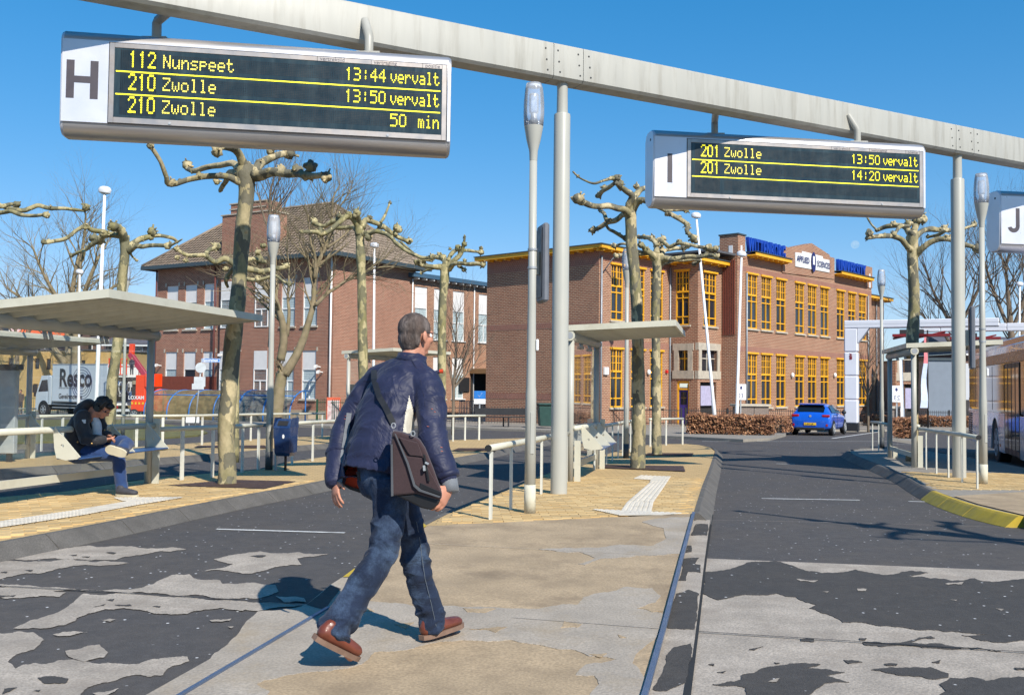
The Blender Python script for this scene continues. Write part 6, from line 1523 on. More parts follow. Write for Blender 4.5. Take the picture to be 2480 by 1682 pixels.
# chimney block rising through the front slope
cx0, cx1 = LH(541, 520)[0], LH(668, 510)[0]
zc1, zc2 = LH(600, 519)[1], LH(600, 492)[1]
q = MB(); q.box(cx0+0.2, cx1-0.2, -0.25, 1.2, 0, zc1); q.build('chimney_stack', BR_L, lb)
q = MB(); q.box(cx0+0.8, cx1-0.5, -0.1, 1.0, zc1, zc2); q.build('chimney_top', BR_L, lb)
for z_, i_ in ((zc1, 0.1), (zc2, 0.7), ((zc1+zc2)/2, 0.72)): q = MB(); q.box(cx0+i_, cx1-i_, -0.32 if i_ < 0.2 else -0.16, 1.25 if i_ < 0.2 else 1.05, z_, z_+0.07); q.build('stone_cap', STONE, lb)
for (a, b, c, d) in [o for o in ops if cx0 < (o[0]+o[1])/2 < cx1]:
    o = win_white(lb, a, b, c, d, Matrix.Translation((0, -0.25, 0)), depth=0.02)
for a in (LB-0.15, LH(530, 700)[0], 0.3): pipe(a, -0.32 if a < LB-1 else -0.08, 0, HL-0.1, lb, WHITEP if a > LB-1 else mat('brown_pipe', lin(90, 45, 40), 0.6), 0.06)
for px_, py_ in ((391, 885), (776, 888), (782, 901), (545, 860), (590, 850)):
    x, z = LH(px_, py_); q = MB(); q.bar((x, -0.02, z), (x+0.05, -0.5, z+0.05), 0.06, 0.06); q.bar((x+0.05, -0.4, z+0.05), (x+0.25, -0.75, z-0.02), 0.16, 0.14); q.build('security_camera', WHITEP, lb)
m = MB(); m.box(LH(625, 990)[0], LB-0.4, -1.6, -0.4, 0, 0.62); m.build('window_well_wall', mat('plinth_render', lin(165, 150, 128), 0.85), lb)
# ---------------------------------------------------------------- linking wing
CW = Vector((-6.75, 64.4)); UW = Vector((0.62, 0.785)).normalized(); angW = math.atan2(UW.y, UW.x)
wb = empty('school_wing', (CW.x, CW.y, ZL), angW, 'lower flat-roofed brick wing between the two schools', 'building')
def XH(px, py): t, z = wallhit(px, py, CW, UW); return t, z-ZL
HW = XH(1004, 672)[1]
ops = []
for a, b in ((1003, 1035), (1050, 1080), (1095.5, 1125), (1158, 1186)):
    c = (XH(a, 800)[0]+XH(b, 800)[0])/2; ops += [(c-0.62, c+0.62, XH(1020, 820)[1], XH(1020, 694)[1]), (c-0.62, c+0.62, XH(1020, 966)[1], XH(1020, 862)[1])]
m = MB(); wall(m, 0, 16, 0, HW, [o for i, o in enumerate(ops) if i != 7], I4); m.build('wall', BR_R, wb)
for i, o in enumerate(ops):
    if i != 7: win_white(wb, *o, I4, panel=0.40); sill(wb, o[0], o[1], o[2], I4, WHTW, 0.06)
q = MB(); q.box(-0.3, 16, -0.5, 6, HW, HW+0.28); q.build('roof', mat('blue_grey_fascia', lin(60, 88, 110), 0.5), wb)
b = MB(); b.box(-0.05, 0.05, -0.42, 0, -0.12, 0); bme = b.mesh('eave_bracket', WHTW)
for i in range(14): inst(bme, 'eave_bracket', wb, (0.3+i*0.75, 0, HW))
for a in (996, 1146): pipe(XH(a, 800)[0], -0.08, 0, HW-0.1, wb, WHITEP, 0.05)
# entrance canopy, outside stair with railing
xs0, xs1 = XH(1137, 900)[0], XH(1178, 900)[0]
q = MB(); q.box(xs0, xs1+1.5, -1.6, 0, 3.2, 3.55); q.build('canopy', mat('canopy_wood', lin(120, 92, 62), 0.7), wb)
q = MB(); q.box(xs0+0.1, xs1+1.5, -0.06, -0.01, 0, 3.2); q.build('porch_shade_panel', mat('porch_shade_colour', lin(42, 38, 36), 0.8), wb)  # dark panel on the flat wall paints the shade under the canopy
q = MB(); q.box(XH(1112, 900)[0], XH(1135, 900)[0], -0.10, -0.05, 1.9, 2.9); q.build('notice_board', DARKM, wb)
st = empty('outside_stair', (CW.x+UW.x*5.2+0.78*2.6, CW.y+UW.y*5.2-0.62*2.6, ZL+0.2), angW, 'grey metal outside stair with railings by the school ramp', 'stairs')
for i in range(9): q = MB(); q.box(0.35*i, 0.35*i+0.33, 0, 1.1, 0.19*(i+1)-0.04, 0.19*(i+1)); q.build('step', GALV, st)
for y_ in (0, 1.1):
    q = MB(); q.bar((0, y_, 0.05), (3.2, y_, 1.78), 0.04, 0.2); q.build('stringer', GALV, st)
    q = MB(); q.bar((0, y_, 1.0), (3.2, y_, 2.75), 0.045, 0.045); q.build('handrail', GALV, st)
    q = MB(); q.bar((0, y_, 0.6), (3.2, y_, 2.3), 0.03, 0.03); q.build('mid_rail', GALV, st)
pg = empty('ramp_railing', (CW.x+UW.x*1.2+0.78*3.4, CW.y+UW.y*1.2-0.62*3.4, ZL+0.15), angW, 'light grey barred railing of the school ramp', 'railing')
b = MB(); b.box(-0.02, 0.02, -0.02, 0.02, 0, 1.15); bme = b.mesh('bar', GALV)
for i in range(46): inst(bme, 'bar', pg, (i*0.16, 0, 0))
for z_ in (0.1, 1.15): q = MB(); q.box(-0.05, 7.3, -0.025, 0.025, z_, z_+0.05); q.build('rail', GALV, pg)
# ---------------------------------------------------------------- fences
IRON = mat('black_iron', (0.02, 0.02, 0.022), 0.5); GREENF = mat('green_fence', lin(48, 84, 62), 0.5, 0, 0.15)
def fence(a, b, h, step, mt, label, post_every=2.5, name='fence', pick=0.0, base_lift=0.10, cat='fence'):
    a = Vector(a); b = Vector(b); d = (b-a); d.z = 0; L = d.length; d.normalize(); rz = math.atan2(d.y, d.x)
    a.z = zroad(a.y)+base_lift; b.z = zroad(b.y)+base_lift; sl_ = (b.z-a.z)/L
    e = empty(name, a, rz, label, cat)
    q = MB(); q.box(-0.009, 0.009, -0.009, 0.009, 0.06, h+pick); bme = q.mesh('bar', mt)
    n = int(L/step)
    for i in range(n): inst(bme, 'bar', e, ((i+.5)*step, 0, sl_*(i+.5)*step))
    for z_ in (0.14, h-0.10): q = MB(); q.bar((0, 0, z_), (L, 0, z_+sl_*L), 0.03, 0.035); q.build('rail', mt, e)
    np_ = max(1, int(L/post_every)); q = MB(); q.box(-0.035, 0.035, -0.035, 0.035, -0.05, h+0.05); pm = q.mesh('post', mt)
    for i in range(np_+1): inst(pm, 'post', e, (L*i/np_, 0, sl_*L*i/np_))
    return e
fence(G(1045, 1030), G(1650, 1036, 0.0), 0.92, 0.145, IRON, 'black iron fence before the left half of the yellow windowed school', pick=0.02)
fence(G(1660, 1036), G(2600, 1036, 0.0), 0.92, 0.145, IRON, 'black iron fence running behind the blue car and portal', pick=0.02)
fence(G(60, 1004), G(388, 1009), 1.15, 0.15, GREENF, 'green barred fence behind the delivery lorry', pick=0.05)
fence(G(388, 1009), G(692, 1024), 1.15, 0.13, GREENF, 'green barred fence before the bicycle shelters', pick=0.12)
fence(G(767, 1030), G(838, 1032), 1.15, 0.13, GREENF, 'short green barred fence beside the campus poster', pick=0.05)
# ---------------------------------------------------------------- bicycle shelters
POLY = glassmat('brown_polycarbonate', lin(165, 150, 115), 0.5, 0.2, 0.4, lin(170, 150, 105)); POLYC = glassmat('clear_polycarbonate', lin(200, 205, 205), 0.6, 0.1, 0.3, lin(150, 150, 140))
BLUEF = mat('blue_frame', lin(50, 110, 175), 0.4)
def bike_shelter(p, rz, n, label, mats_):
    e = empty('bicycle_shelter', p, rz, label, 'bicycle shelter')
    arc = [(1.2*math.cos(R(a))*1.15, 1.0+1.0*math.sin(R(a))) for a in range(-10, 100, 12)]; arc = [(-x, z) for x, z in arc]
    arc = [(-1.5, 0.0), (-1.5, 0.5)]+[(-1.5+1.5*(1-math.cos(R(a))), 0.5+1.25*math.sin(R(a))) for a in range(10, 95, 12)]+[(0.6, 1.72)]
    for i in range(n):
        q = MB(); x0_, x1_ = i*1.55+0.03, (i+1)*1.55-0.03
        for (y0_, z0_), (y1_, z1_) in zip(arc, arc[1:]): q.quad((x0_, y0_, z0_), (x1_, y0_, z0_), (x1_, y1_, z1_), (x0_, y1_, z1_))
        q.build('roof_panel', mats_[i % len(mats_)], e, smooth=True)
    for i in range(n+1): q = MB(); q.tube([(i*1.55, y, z) for y, z in arc], 0.035, 8); q.build('hoop', BLUEF, e, smooth=True)
    for y, z in ((arc[0][0], 0.05), (-0.95, 1.48), (0.6, 1.72)): q = MB(); q.tube([(0, y, z), (n*1.55, y, z)], 0.03, 8); q.build('rail', BLUEF, e, smooth=True)
    for i in (0, n): q = MB(); q.tube([(i*1.55, 0.1, 0), (i*1.55, 0.1, 1.7)], 0.04, 8); q.build('post', BLUEF, e, smooth=True)
    return e
bp_ = Vector(P(392, 1000, 56)); bp_.z = zroad(56)
bike_shelter((bp_.x, bp_.y, bp_.z), angL+R(12), 2, 'curved brown bicycle shelter nearest the orange lift', [POLY, POLY])
bp_ = Vector(P(497, 1000, 54.5)); bike_shelter((bp_.x, bp_.y, zroad(54.5)), angL+R(14), 3, 'curved bicycle shelter between the leaning sign and the plane tree', [POLY, POLYC, POLYC])
bp_ = Vector(P(612, 1000, 52)); bike_shelter((bp_.x, bp_.y, zroad(52)), angL+R(14), 2, 'clear curved bicycle shelter left of the cream lamp', [POLYC, POLYC])
def bicycle(p, rz, c, label):
    e = empty('bicycle', p, rz, label, 'bicycle', 'bicycles parked at the school')
    q = MB(); q.tube([(0.33*math.cos(t*math.pi/10), 0, 0.33+0.33*math.sin(t*math.pi/10)) for t in range(21)], 0.016, 6, 0, False); w1 = q.mesh('wheel', BLACKM)
    for x in (0, 1.05): inst(w1, 'wheel', e, (x, 0, 0))
    q = MB()
    for a, b in (((0, 0.33), (0.45, 0.33)), ((0, 0.33), (0.36, 0.82)), ((0.45, 0.33), (0.36, 0.82)), ((0.45, 0.33), (0.92, 0.78)), ((0.36, 0.82), (0.92, 0.82)), ((1.05, 0.33), (0.90, 0.95))): q.tube([(a[0], 0, a[1]), (b[0], 0, b[1])], 0.018, 6)
    q.build('frame', mat('bike_%d' % int(c[0]), lin(*c), 0.4), e)
    q = MB(); q.tube([(0.88, -0.28, 0.98), (0.92, 0, 0.98), (0.88, 0.28, 0.98)], 0.015, 6); q.build('handlebar', GALV, e)
    q = MB(); q.ball((0.34, 0, 0.9), 0.09, 8, 5, 0, (1.5, 0.8, 0.4)); q.build('saddle', BLACKM, e); return e
for i, (px_, D_2, rz_, c, lb_) in enumerate([(470, 54, 0.5, (150, 50, 45), 'red bicycle inside the middle bicycle shelter'), (515, 53.5, 1.0, (40, 40, 45), 'dark bicycle just left of the near plane trunk'), (575, 52, 0.3, (190, 190, 190), 'silver bicycle just right of the near plane trunk'), (592, 51, 1.1, (170, 60, 50), 'red bicycle behind the green fence by the lamp'), (610, 51.5, 0.7, (60, 70, 80), 'grey bicycle under the clear shelter'), (633, 51, 0.2, (120, 120, 125), 'bicycle left of the cream lamp by the fence'), (428, 55, 0.9, (70, 90, 70), 'green bicycle inside the brown shelter')]):
    q = P(px_, 1000, D_2); bicycle((q.x, q.y, zroad(D_2)), rz_, c, lb_)
# ---------------------------------------------------------------- small houses beyond the lorry
YBR = brickmat('yellow_brick', lin(196, 160, 98), lin(182, 146, 88), lin(180, 160, 120), 0.22, 0.068, 0.01, blotch=0.15)
def yellow_house():
    a = P(-120, 900, 78); u = Vector((0.995, -0.10)); e = empty('yellow_brick_building', (a.x, a.y, -1.25), math.atan2(u.y, u.x), 'low flat-roofed yellow brick building behind the lorry', 'building')
    def H_(px, py): t, z = wallhit(px, py, Vector((a.x, a.y)), u); return t, z+1.25
    ops = []
    for x0, x1, y0, y1 in ((84, 95, 867, 893), (112, 123, 868, 894), (197, 206, 871, 890), (82, 93, 929, 960), (20, 31, 867, 893), (230, 240, 872, 892)): ops.append((H_(x0, 880)[0], H_(x1, 880)[0], H_(90, y1)[1], H_(90, y0)[1]))
    m = MB(); h = H_(100, 848)[1]; L = H_(285, 880)[0]; wall(m, 0, L, 0, h, ops, I4); m.quad((L, 0, 0), (L, 8, 0), (L, 8, h), (L, 0, h)); m.build('wall', YBR, e)
    for o in ops:
        q = MB(); q.box(o[0], o[1], 0.1, 0.14, o[2], o[3]); f = q.build('window', DARKM, e); q = MB(); q.quad((o[0]+0.08, 0.095, o[2]+0.08), (o[1]-0.08, 0.095, o[2]+0.08), (o[1]-0.08, 0.095, o[3]-0.08), (o[0]+0.08, 0.095, o[3]-0.08)); q.build('pane', GLD, f)
    q = MB(); q.box(-0.1, L+0.1, -0.1, 8, h, h+0.12); q.build('roof', ROOFG, e)
yellow_house()
def house(px, D_, wpx, eave, ridge, label, rm, wm, rz=0.0, dormers=1):
    p = P(px, 900, D_); k = D_/FPX; W_ = wpx*k; z0 = -1.3
    e = empty('house', (p.x, p.y, z0), rz, label, 'house', 'houses beyond the yellow building'); ze = P(px, eave, D_).z-z0; zr_ = P(px, ridge, D_).z-z0
    m = MB(); m.box(0, W_, 0, 8, 0, ze); m.add([(0, 0, ze), (0, 8, ze), (0, 4, zr_)], [(0, 2, 1)]); m.add([(W_, 0, ze), (W_, 8, ze), (W_, 4, zr_)], [(0, 1, 2)]); m.build('wall', wm, e)
    m = MB(); m.quad((-0.2, -0.4, ze-0.1), (W_+0.2, -0.4, ze-0.1), (W_+0.2, 4, zr_+0.1), (-0.2, 4, zr_+0.1)); m.quad((W_+0.2, 8.4, ze-0.1), (-0.2, 8.4, ze-0.1), (-0.2, 4, zr_+0.1), (W_+0.2, 4, zr_+0.1)); rf = m.build('roof', rm, e)
    for i in range(int((zr_-ze)/0.3)):
        t = (i+.5)/int((zr_-ze)/0.3); m = MB(); y = -0.4+4.4*t; z = ze-0.1+(zr_-ze+0.2)*t; m.box(-0.2, W_+0.2, y-0.02, y+0.02, z, z+0.06); m.build('tile_course', rm, rf)
    m = MB(); m.box(-0.25, W_+0.25, -0.5, -0.38, ze-0.22, ze-0.08); m.build('gutter', WHTW, e)
    for i in range(dormers):
        x = W_*(i+.5)/dormers; zz = ze+(zr_-ze)*0.25; m = MB(); m.box(x-0.7, x+0.7, 0.2, 2.5, zz, zz+1.1); d = m.build('dormer', WHTW, e); m = MB(); m.box(x-0.5, x+0.5, 0.17, 0.2, zz+0.25, zz+0.95); m.build('pane', GLD, d)
    for i in range(max(1, int(W_/2.2))):
        x = 0.5+i*2.2; m = MB(); m.box(x, x+0.9, -0.03, 0.0, ze-1.4, ze-0.3); f = m.build('window', WHTW, e); m = MB(); m.box(x+0.1, x+0.8, -0.05, -0.03, ze-1.3, ze-0.4); m.build('pane', GLD, f)
    return e
BRN = brickmat('brown_house_brick', lin(112, 80, 70), lin(98, 70, 62), lin(130, 115, 105), blotch=0.2)
house(-80, 98, 168, 822, 775, 'house with a weathered orange roof at the far left', TILEO, BRN, dormers=1)
house(94, 96, 76, 826, 782, 'house with a bright orange tiled roof above the lorry', TILEO, BRN, dormers=0)
house(190, 100, 60, 820, 776, 'house with dark slate roof and white dormer beside the orange roof', mat('slate', lin(88, 86, 92), 0.7, 0, 0.2, 3), BRN, dormers=1)
house(255, 94, 112, 832, 800, 'low brown brick house left of the red school', mat('slate', lin(88, 86, 92), 0.7, 0, 0.2, 3), BRN, dormers=0)
# ---------------------------------------------------------------- right background
GREYW = mat('grey_cladding', lin(120, 130, 142), 0.6, 0, 0.06, 2); WHITC = mat('white_cladding', lin(190, 192, 196), 0.6, 0, 0.05, 2)
a = P(2246, 900, 62); e = empty('grey_clad_building', (a.x, a.y, -1.15), R(-4), 'grey and white clad building behind the right shelter glass', 'building')
k = 62/FPX; q = MB(); q.box(0, 1.9, 0, 10, 0, 4.4); q.build('dark_cladding', GREYW, e); q = MB(); q.add([(1.92, 0, 0), (9, 0, 0), (9, 0, 3.3), (1.92, 0, 4.3), (1.92, 8, 0), (9, 8, 0), (9, 8, 3.3), (1.92, 8, 4.3)], [(0, 1, 2, 3), (3, 2, 6, 7), (1, 5, 6, 2)]); q.build('white_cladding', WHITC, e)
q = MB(); q.box(2.0, 9, -0.05, -0.002, 0, 1.9); q.build('dark_base', mat('dark_cladding', lin(52, 48, 48), 0.7), e)
q = MB(); q.box(-0.1, 2.0, -0.1, 10, 4.4, 4.55); q.build('roof_edge', GUTT, e)
a = P(2330, 900, 80); e = empty('brown_building', (a.x, a.y, -1.25), R(3), 'long brown building with dark roof behind the bare trees', 'building')
q = MB(); q.box(0, 40, 0, 10, 0, 5.6); q.build('wall', BRN, e); q = MB(); q.add([(-0.3, -0.4, 5.6), (40, -0.4, 5.6), (40, 5, 7.3), (-0.3, 5, 7.3), (-0.3, 10, 5.6)], [(0, 1, 2, 3), (0, 3, 4)]); q.build('roof', mat('slate', lin(88, 86, 92), 0.7), e)
q = MB(); q.box(0.1, 40, -0.5, -0.4, 5.45, 5.6); q.build('gutter', WHTW, e)
for i in range(12): q = MB(); q.box(1+i*3.1, 2.6+i*3.1, -0.03, 0, 2.8, 4.4); f = q.build('window', WHTW, e); q = MB(); q.box(1.1+i*3.1, 2.5+i*3.1, -0.05, -0.03, 2.9, 4.3); q.build('pane', GLD, f)
# a far line of trees and roofs closes the horizon where nothing nearer stands
FAR = mat('distant_trees', lin(84, 82, 74), 0.95, 0, 0.3, 0.3)
rr = random.Random(9); q = MB()
for i in range(520):
    x = -240+i*1.0+rr.uniform(-0.5, 0.5); y = 135+rr.uniform(-8, 8); h = 1.6+1.6*abs(noise.noise(Vector((x*0.05, 3, 0))))+rr.uniform(0, 0.9)
    q.ball((x, y, -1.2+h*0.45), h, 6, 4, 0, (0.9, 0.9, 0.8), 0.9)
o = q.build('distant_treeline', FAR, None, uv=False); tag(o, 'low distant tree line along the horizon', 'trees', kind='stuff')
# charging portals
WHP = mat('portal_white', lin(214, 214, 220), 0.35, 0, 0.03, 2)
REDP = mat('signal_red', lin(130, 34, 36), 0.45, 0, 0.1)
def portal(p0, p1, w_, h, label, post0=True, post1=True, text=None):
    p0, p1 = Vector(p0), Vector(p1); d = (p1-p0); d.z = 0; L = d.length; d.normalize(); zb = zroad(p0.y)+0.1
    e = empty('charging_portal', (p0.x, p0.y, zb), math.atan2(d.y, d.x), label, 'portal', 'white bus charging portals'); H_ = p0.z-zb
    m = MB(); n = max(2, int(L/1.4))
    for i in range(n):
        m = MB(); m.box(L*i/n+0.006, L*(i+1)/n-0.006, -w_/2, w_/2, H_-h, H_); m.build('beam_panel', WHP, e, bevel=0.03)
    m = MB(); m.box(0, L, -w_/2-0.004, w_/2+0.004, H_-h*0.52, H_-h*0.49); m.build('beam_groove', GALV, e)
    for k_, on in ((0, post0), (1, post1)):
        if not on: continue
        x = 0 if k_ == 0 else L; s_ = 1 if k_ == 0 else -1
        for j in range(4):
            za, zb_ = 0.35+(H_-h-0.35)*j/4+0.006, 0.35+(H_-h-0.35)*(j+1)/4-0.006
            m = MB(); m.box(x-0.3+0.3*s_, x+0.3+0.3*s_, -w_/2, w_/2, za, zb_); m.build('post_panel', WHP, e, bevel=0.05)
        m = MB(); m.box(x-0.31+0.3*s_, x+0.31+0.3*s_, -w_/2-0.01, w_/2+0.01, 0, 0.35); m.build('post_base', DARKM, e)
        m = MB(); m.add([(x+0.6*s_, -w_/2+0.02, H_-h), (x+1.1*s_, -w_/2+0.02, H_-h), (x+0.6*s_, -w_/2+0.02, H_-h-0.7), (x+0.6*s_, w_/2-0.02, H_-h), (x+1.1*s_, w_/2-0.02, H_-h), (x+0.6*s_, w_/2-0.02, H_-h-0.7)], [(0, 2, 1), (3, 4, 5), (1, 2, 5, 4)] if s_ > 0 else [(0, 1, 2), (3, 5, 4), (1, 4, 5, 2)]); m.build('gusset', WHP, e)
    # charging head hung below
    for j, xx in enumerate((L*0.45, L*0.45+0.9)):
        m = MB(); m.box(xx-0.8, xx+0.7, -0.4, 0.4, H_-h-0.42, H_-h-0.30); m.bar((xx-0.8, 0, H_-h-0.5), (xx+0.5, 0, H_-h-0.2), 0.5, 0.06); m.build('charger_arm', REDP, e)
    m = MB(); m.box(L*0.45-0.5, L*0.45+0.5, -0.3, 0.3, H_-h-0.32, H_-h-0.1); m.build('charger_box', mat('dark_cladding', lin(52, 48, 48), 0.7), e)
    for (tx, tz, s2, ver) in text or []:
        put_text('ABB', s2, REDP, e, (tx, -w_/2-0.012, tz), (R(90), R(90) if ver else 0, 0), 'lettering', bold=0.05)
    return e
A0 = P(2046, 777, 45.5); A1 = P(2420, 759, 42.6); A1.z = A0.z
portal(A0, A1, 0.62, 0.36, 'white charging portal whose square post stands right of the blue car', post1=False, text=[(4.65, 6.0-0.85, 0.22, False), (0.25, 3.6, 0.16, True)])
B0 = P(2200, 786, 52); B1 = P(2520, 777, 49.5); B1.z = B0.z
portal(B0, B1, 0.6, 0.40, 'second white charging portal farther back, behind the thick right column', post0=False, post1=False)
# banners
for px_, h_, c in ((2247, 4.4, 'striped'),):
    p = P(px_, 950, 50); p.z = zroad(50); e = empty('banner_pole', p, 0.3, 'flag pole with a red and white banner behind the right shelter', 'flag')
    m = MB(); m.tube([(0, 0, 0), (0, 0, 5.2)], 0.04, 8); m.build('pole', DARKM, e, smooth=True)
    m = MB(); n = 10
    for i in range(n):
        z0_, z1_ = 1.2+3.8*i/n, 1.2+3.8*(i+1)/n; w0_, w1_ = -0.55+0.35*i/n, -0.55+0.35*(i+1)/n; y_ = lambda z: 0.05*math.sin(z*3)
        m.quad((w0_, y_(z0_)-0.06, z0_), (-0.03, y_(z0_), z0_), (-0.03, y_(z1_), z1_), (w1_, y_(z1_)-0.06, z1_), 0 if i < 6 else 1)
    m.build('banner', [mat('pale_banner', lin(190, 200, 222), 0.7), mat('banner_red', lin(205, 120, 125), 0.6)], e)
# gate pillars, number board, bins, bench, posters
PIER = brickmat('grey_brown_brick', lin(120, 105, 98), lin(105, 92, 86), lin(140, 130, 120), blotch=0.2)
for px_, label in ((1800, 'brick gate pillar below the white number 23 board'), (1836, 'brick gate pillar right of the white number 23 board')):
    p = G(px_, 1036, 0.1); e = empty('gate_pillar', p, R(20), label, 'pillar', 'brick gate pillars'); m = MB(); m.box(-0.42, 0.42, -0.3, 0.3, 0, 1.08); m.build('shaft', PIER, e); m = MB(); m.box(-0.52, 0.52, -0.4, 0.4, 1.08, 1.2); m.build('cap', STONE, e, bevel=0.015)
p = P(1794.5, 968, 46.5); e = empty('number_board', (p.x, p.y, zroad(46.5)), R(10), 'white board with emblem and number 23 beside the lamp', 'sign')
z_ = p.z-zroad(46.5); m = MB(); m.box(-0.13*2, 0.13*2, -0.02, 0.02, z_, z_+0.76); m.build('board', WHITEP, e, bevel=0.006); m = MB(); m.box(-0.03, 0.03, 0.02, 0.08, 0, z_+0.5); m.build('post', GALV, e)
put_text('23', 0.30, NAVY, e, (-0.17, -0.022, z_+0.1), (R(90), 0, 0), 'number'); m = MB(); m.ball((0, -0.021, z_+0.58), 0.07, 10, 6, 0, (0.8, 0.05, 1.2)); m.build('emblem', NAVY, e)
p = G(1326, 1036, 0.1); e = empty('waste_container', p, R(5), 'green waste container behind the black fence', 'container'); GRC = mat('green_plastic', lin(42, 72, 66), 0.5)
m = MB(); m.add([(-0.38, -0.4, 0.1), (0.38, -0.4, 0.1), (0.38, 0.4, 0.1), (-0.38, 0.4, 0.1), (-0.45, -0.5, 1.0), (0.45, -0.5, 1.0), (0.45, 0.5, 1.05), (-0.45, 0.5, 1.05)], [(3, 2, 1, 0), (4, 5, 6, 7), (0, 1, 5, 4), (1, 2, 6, 5), (2, 3, 7, 6), (3, 0, 4, 7)]); m.build('body', GRC, e, bevel=0.02)
m = MB(); m.box(-0.48, 0.48, -0.54, 0.54, 1.05, 1.13); m.build('lid', GRC, e, bevel=0.02)
for px_, lab in ((1255, 'dark bench behind the black fence, left of the green container'), (1195, 'dark bench behind the black fence, nearest the ramp')):
    p = G(px_, 1033, 0.1); e = empty('bench', p, R(3), lab, 'bench', 'dark benches behind the fence')
    for s_ in (-0.7, 0.7): m = MB(); m.box(s_-0.03, s_+0.03, -0.2, 0.2, 0, 0.44); m.build('leg', DARKM, e)
    m = MB(); m.box(-0.85, 0.85, -0.22, 0.2, 0.44, 0.48); m.build('seat', DARKM, e); m = MB(); m.box(-0.85, 0.85, 0.22, 0.26, 0.55, 0.85); m.build('backrest', DARKM, e)
p = G(807, 1026, 0.1); e = empty('poster_stand', p, R(8), 'campus poster in a red topped frame by the green fence', 'poster'); m = MB(); m.box(-0.33, 0.33, -0.03, 0.03, 0.05, 1.3); m.build('frame', mat('poster_red', lin(200, 90, 60), 0.5), e); m = MB(); m.box(-0.29, 0.29, -0.035, -0.03, 0.1, 1.15); m.build('print', mat('poster_print', lin(190, 175, 172), 0.5, 0, 0.3, 5, dirt=lin(150, 50, 60), dirtamt=0.8), e)
p = P(1162, 965, 47); e = empty('check_sign', (p.x, p.y, zroad(47)), R(6), 'blue board with a white tick above a white board by the ramp', 'sign'); z_ = p.z-zroad(47)
m = MB(); m.box(-0.28, 0.28, -0.02, 0.02, z_, z_+0.38); m.build('blue_board', mat('sign_blue', lin(35, 110, 185), 0.4), e); m = MB(); m.box(-0.28, 0.28, -0.02, 0.02, z_-0.25, z_-0.01); m.build('white_board', WHITEP, e); m = MB(); m.box(-0.03, 0.03, 0.02, 0.06, 0, z_+0.2); m.build('post', GALV, e)
m = MB(); m.bar((-0.1, -0.024, z_+0.17), (-0.02, -0.024, z_+0.09), 0.006, 0.04, up=(0, 1, 0)); m.bar((-0.02, -0.024, z_+0.09), (0.12, -0.024, z_+0.29), 0.006, 0.04, up=(0, 1, 0)); m.build('tick', WHITEP, e)
p = P(862, 962, 40); e = empty('led_sign', (p.x, p.y, zroad(40)), R(4), 'small black LED sign with red lettering left of the walking man', 'sign'); z_ = P(862, 955, 40).z-zroad(40)
m = MB(); m.box(-0.4, 0.4, -0.05, 0.05, z_, z_+0.42); m.build('case', DARKM, e); m = MB(); m.box(-0.04, 0.04, -0.03, 0.03, 0, z_); m.build('post', GALV, e)
put_text('OPEN', 0.18, REDP, e, (-0.3, -0.055, z_+0.14), (R(90), 0, 0), 'lettering') if False else None
# ---------------------------------------------------------------- beech hedges
LEAFB = [mat('beech_leaf_%s' % n_, lin(*c), 0.8, 0, 0.2, 5) for n_, c in (('tan', (140, 96, 66)), ('rust', (96, 62, 44)), ('pale', (172, 128, 92)))]
def hedge(a, b, wd, h, n, label, seed=0):
    a, b = Vector(a), Vector(b); d = b-a; d.z = 0; L = d.length; d.normalize(); rn = random.Random(seed); nn_ = Vector((-d.y, d.x, 0))
    a.z = zroad(a.y)+0.1; b.z = zroad(b.y)+0.1; e = empty('beech_hedge', a, 0, label, 'hedge'); q = MB()
    for i in range(n):
        t, s_, z = rn.random(), rn.uniform(-1, 1), rn.random()
        if rn.random() < 0.7:
            if rn.random() < 0.4: z = 1
            else: s_ = -1 if rn.random() < 0.8 else 1
        hh = h*(1+0.14*noise.noise(Vector((t*L*1.3, seed, 0)))); bul = 1+0.2*noise.noise(Vector((t*L*2, z*3, seed+4)))
        p = a.lerp(b, t)+nn_*(s_*wd/2*bul)+Vector((0, 0, 0.04+z*hh)) + Vector((rn.gauss(0, 0.04), rn.gauss(0, 0.04), rn.gauss(0, 0.03)))
        r_ = rn.uniform(0.035, 0.07); u = Vector((rn.gauss(0, 1), rn.gauss(0, 1), rn.gauss(0, 1))).normalized(); v = u.orthogonal().normalized()
        q.quad(p-u*r_, p+v*r_*0.6, p+u*r_, p-v*r_*0.6, rn.choice((0, 0, 1, 1, 2)))
    q.build('leaves', LEAFB, e, world=True, uv=False)['kind'] = 'stuff'
    q = MB()
    for i in range(int(L*14)):
        t = rn.random(); p = a.lerp(b, t)+nn_*rn.uniform(-wd/3, wd/3); q.tube([p, p+Vector((rn.gauss(0, 0.08), rn.gauss(0, 0.08), h*rn.uniform(0.6, 1.02)))], 0.012, 4, 0, False)
    q.build('twigs', TWIG, e, world=True, uv=False)['kind'] = 'stuff'
hedge(G(1668, 1049, 0.1), G(1875, 1053, 0.1), 1.0, 0.66, 9000, 'brown beech hedge around the leaning lamp, left of the blue car', 1)
hedge(G(1872, 1048, 0.1), G(1912, 1044, 0.1), 0.9, 0.6, 2200, 'short end of brown beech hedge touching the blue car', 2)
hedge(G(2090, 1031, 0.1), G(2420, 1036, 0.1), 0.7, 0.55, 9000, 'brown beech hedge behind the black fence right of the portal', 3)
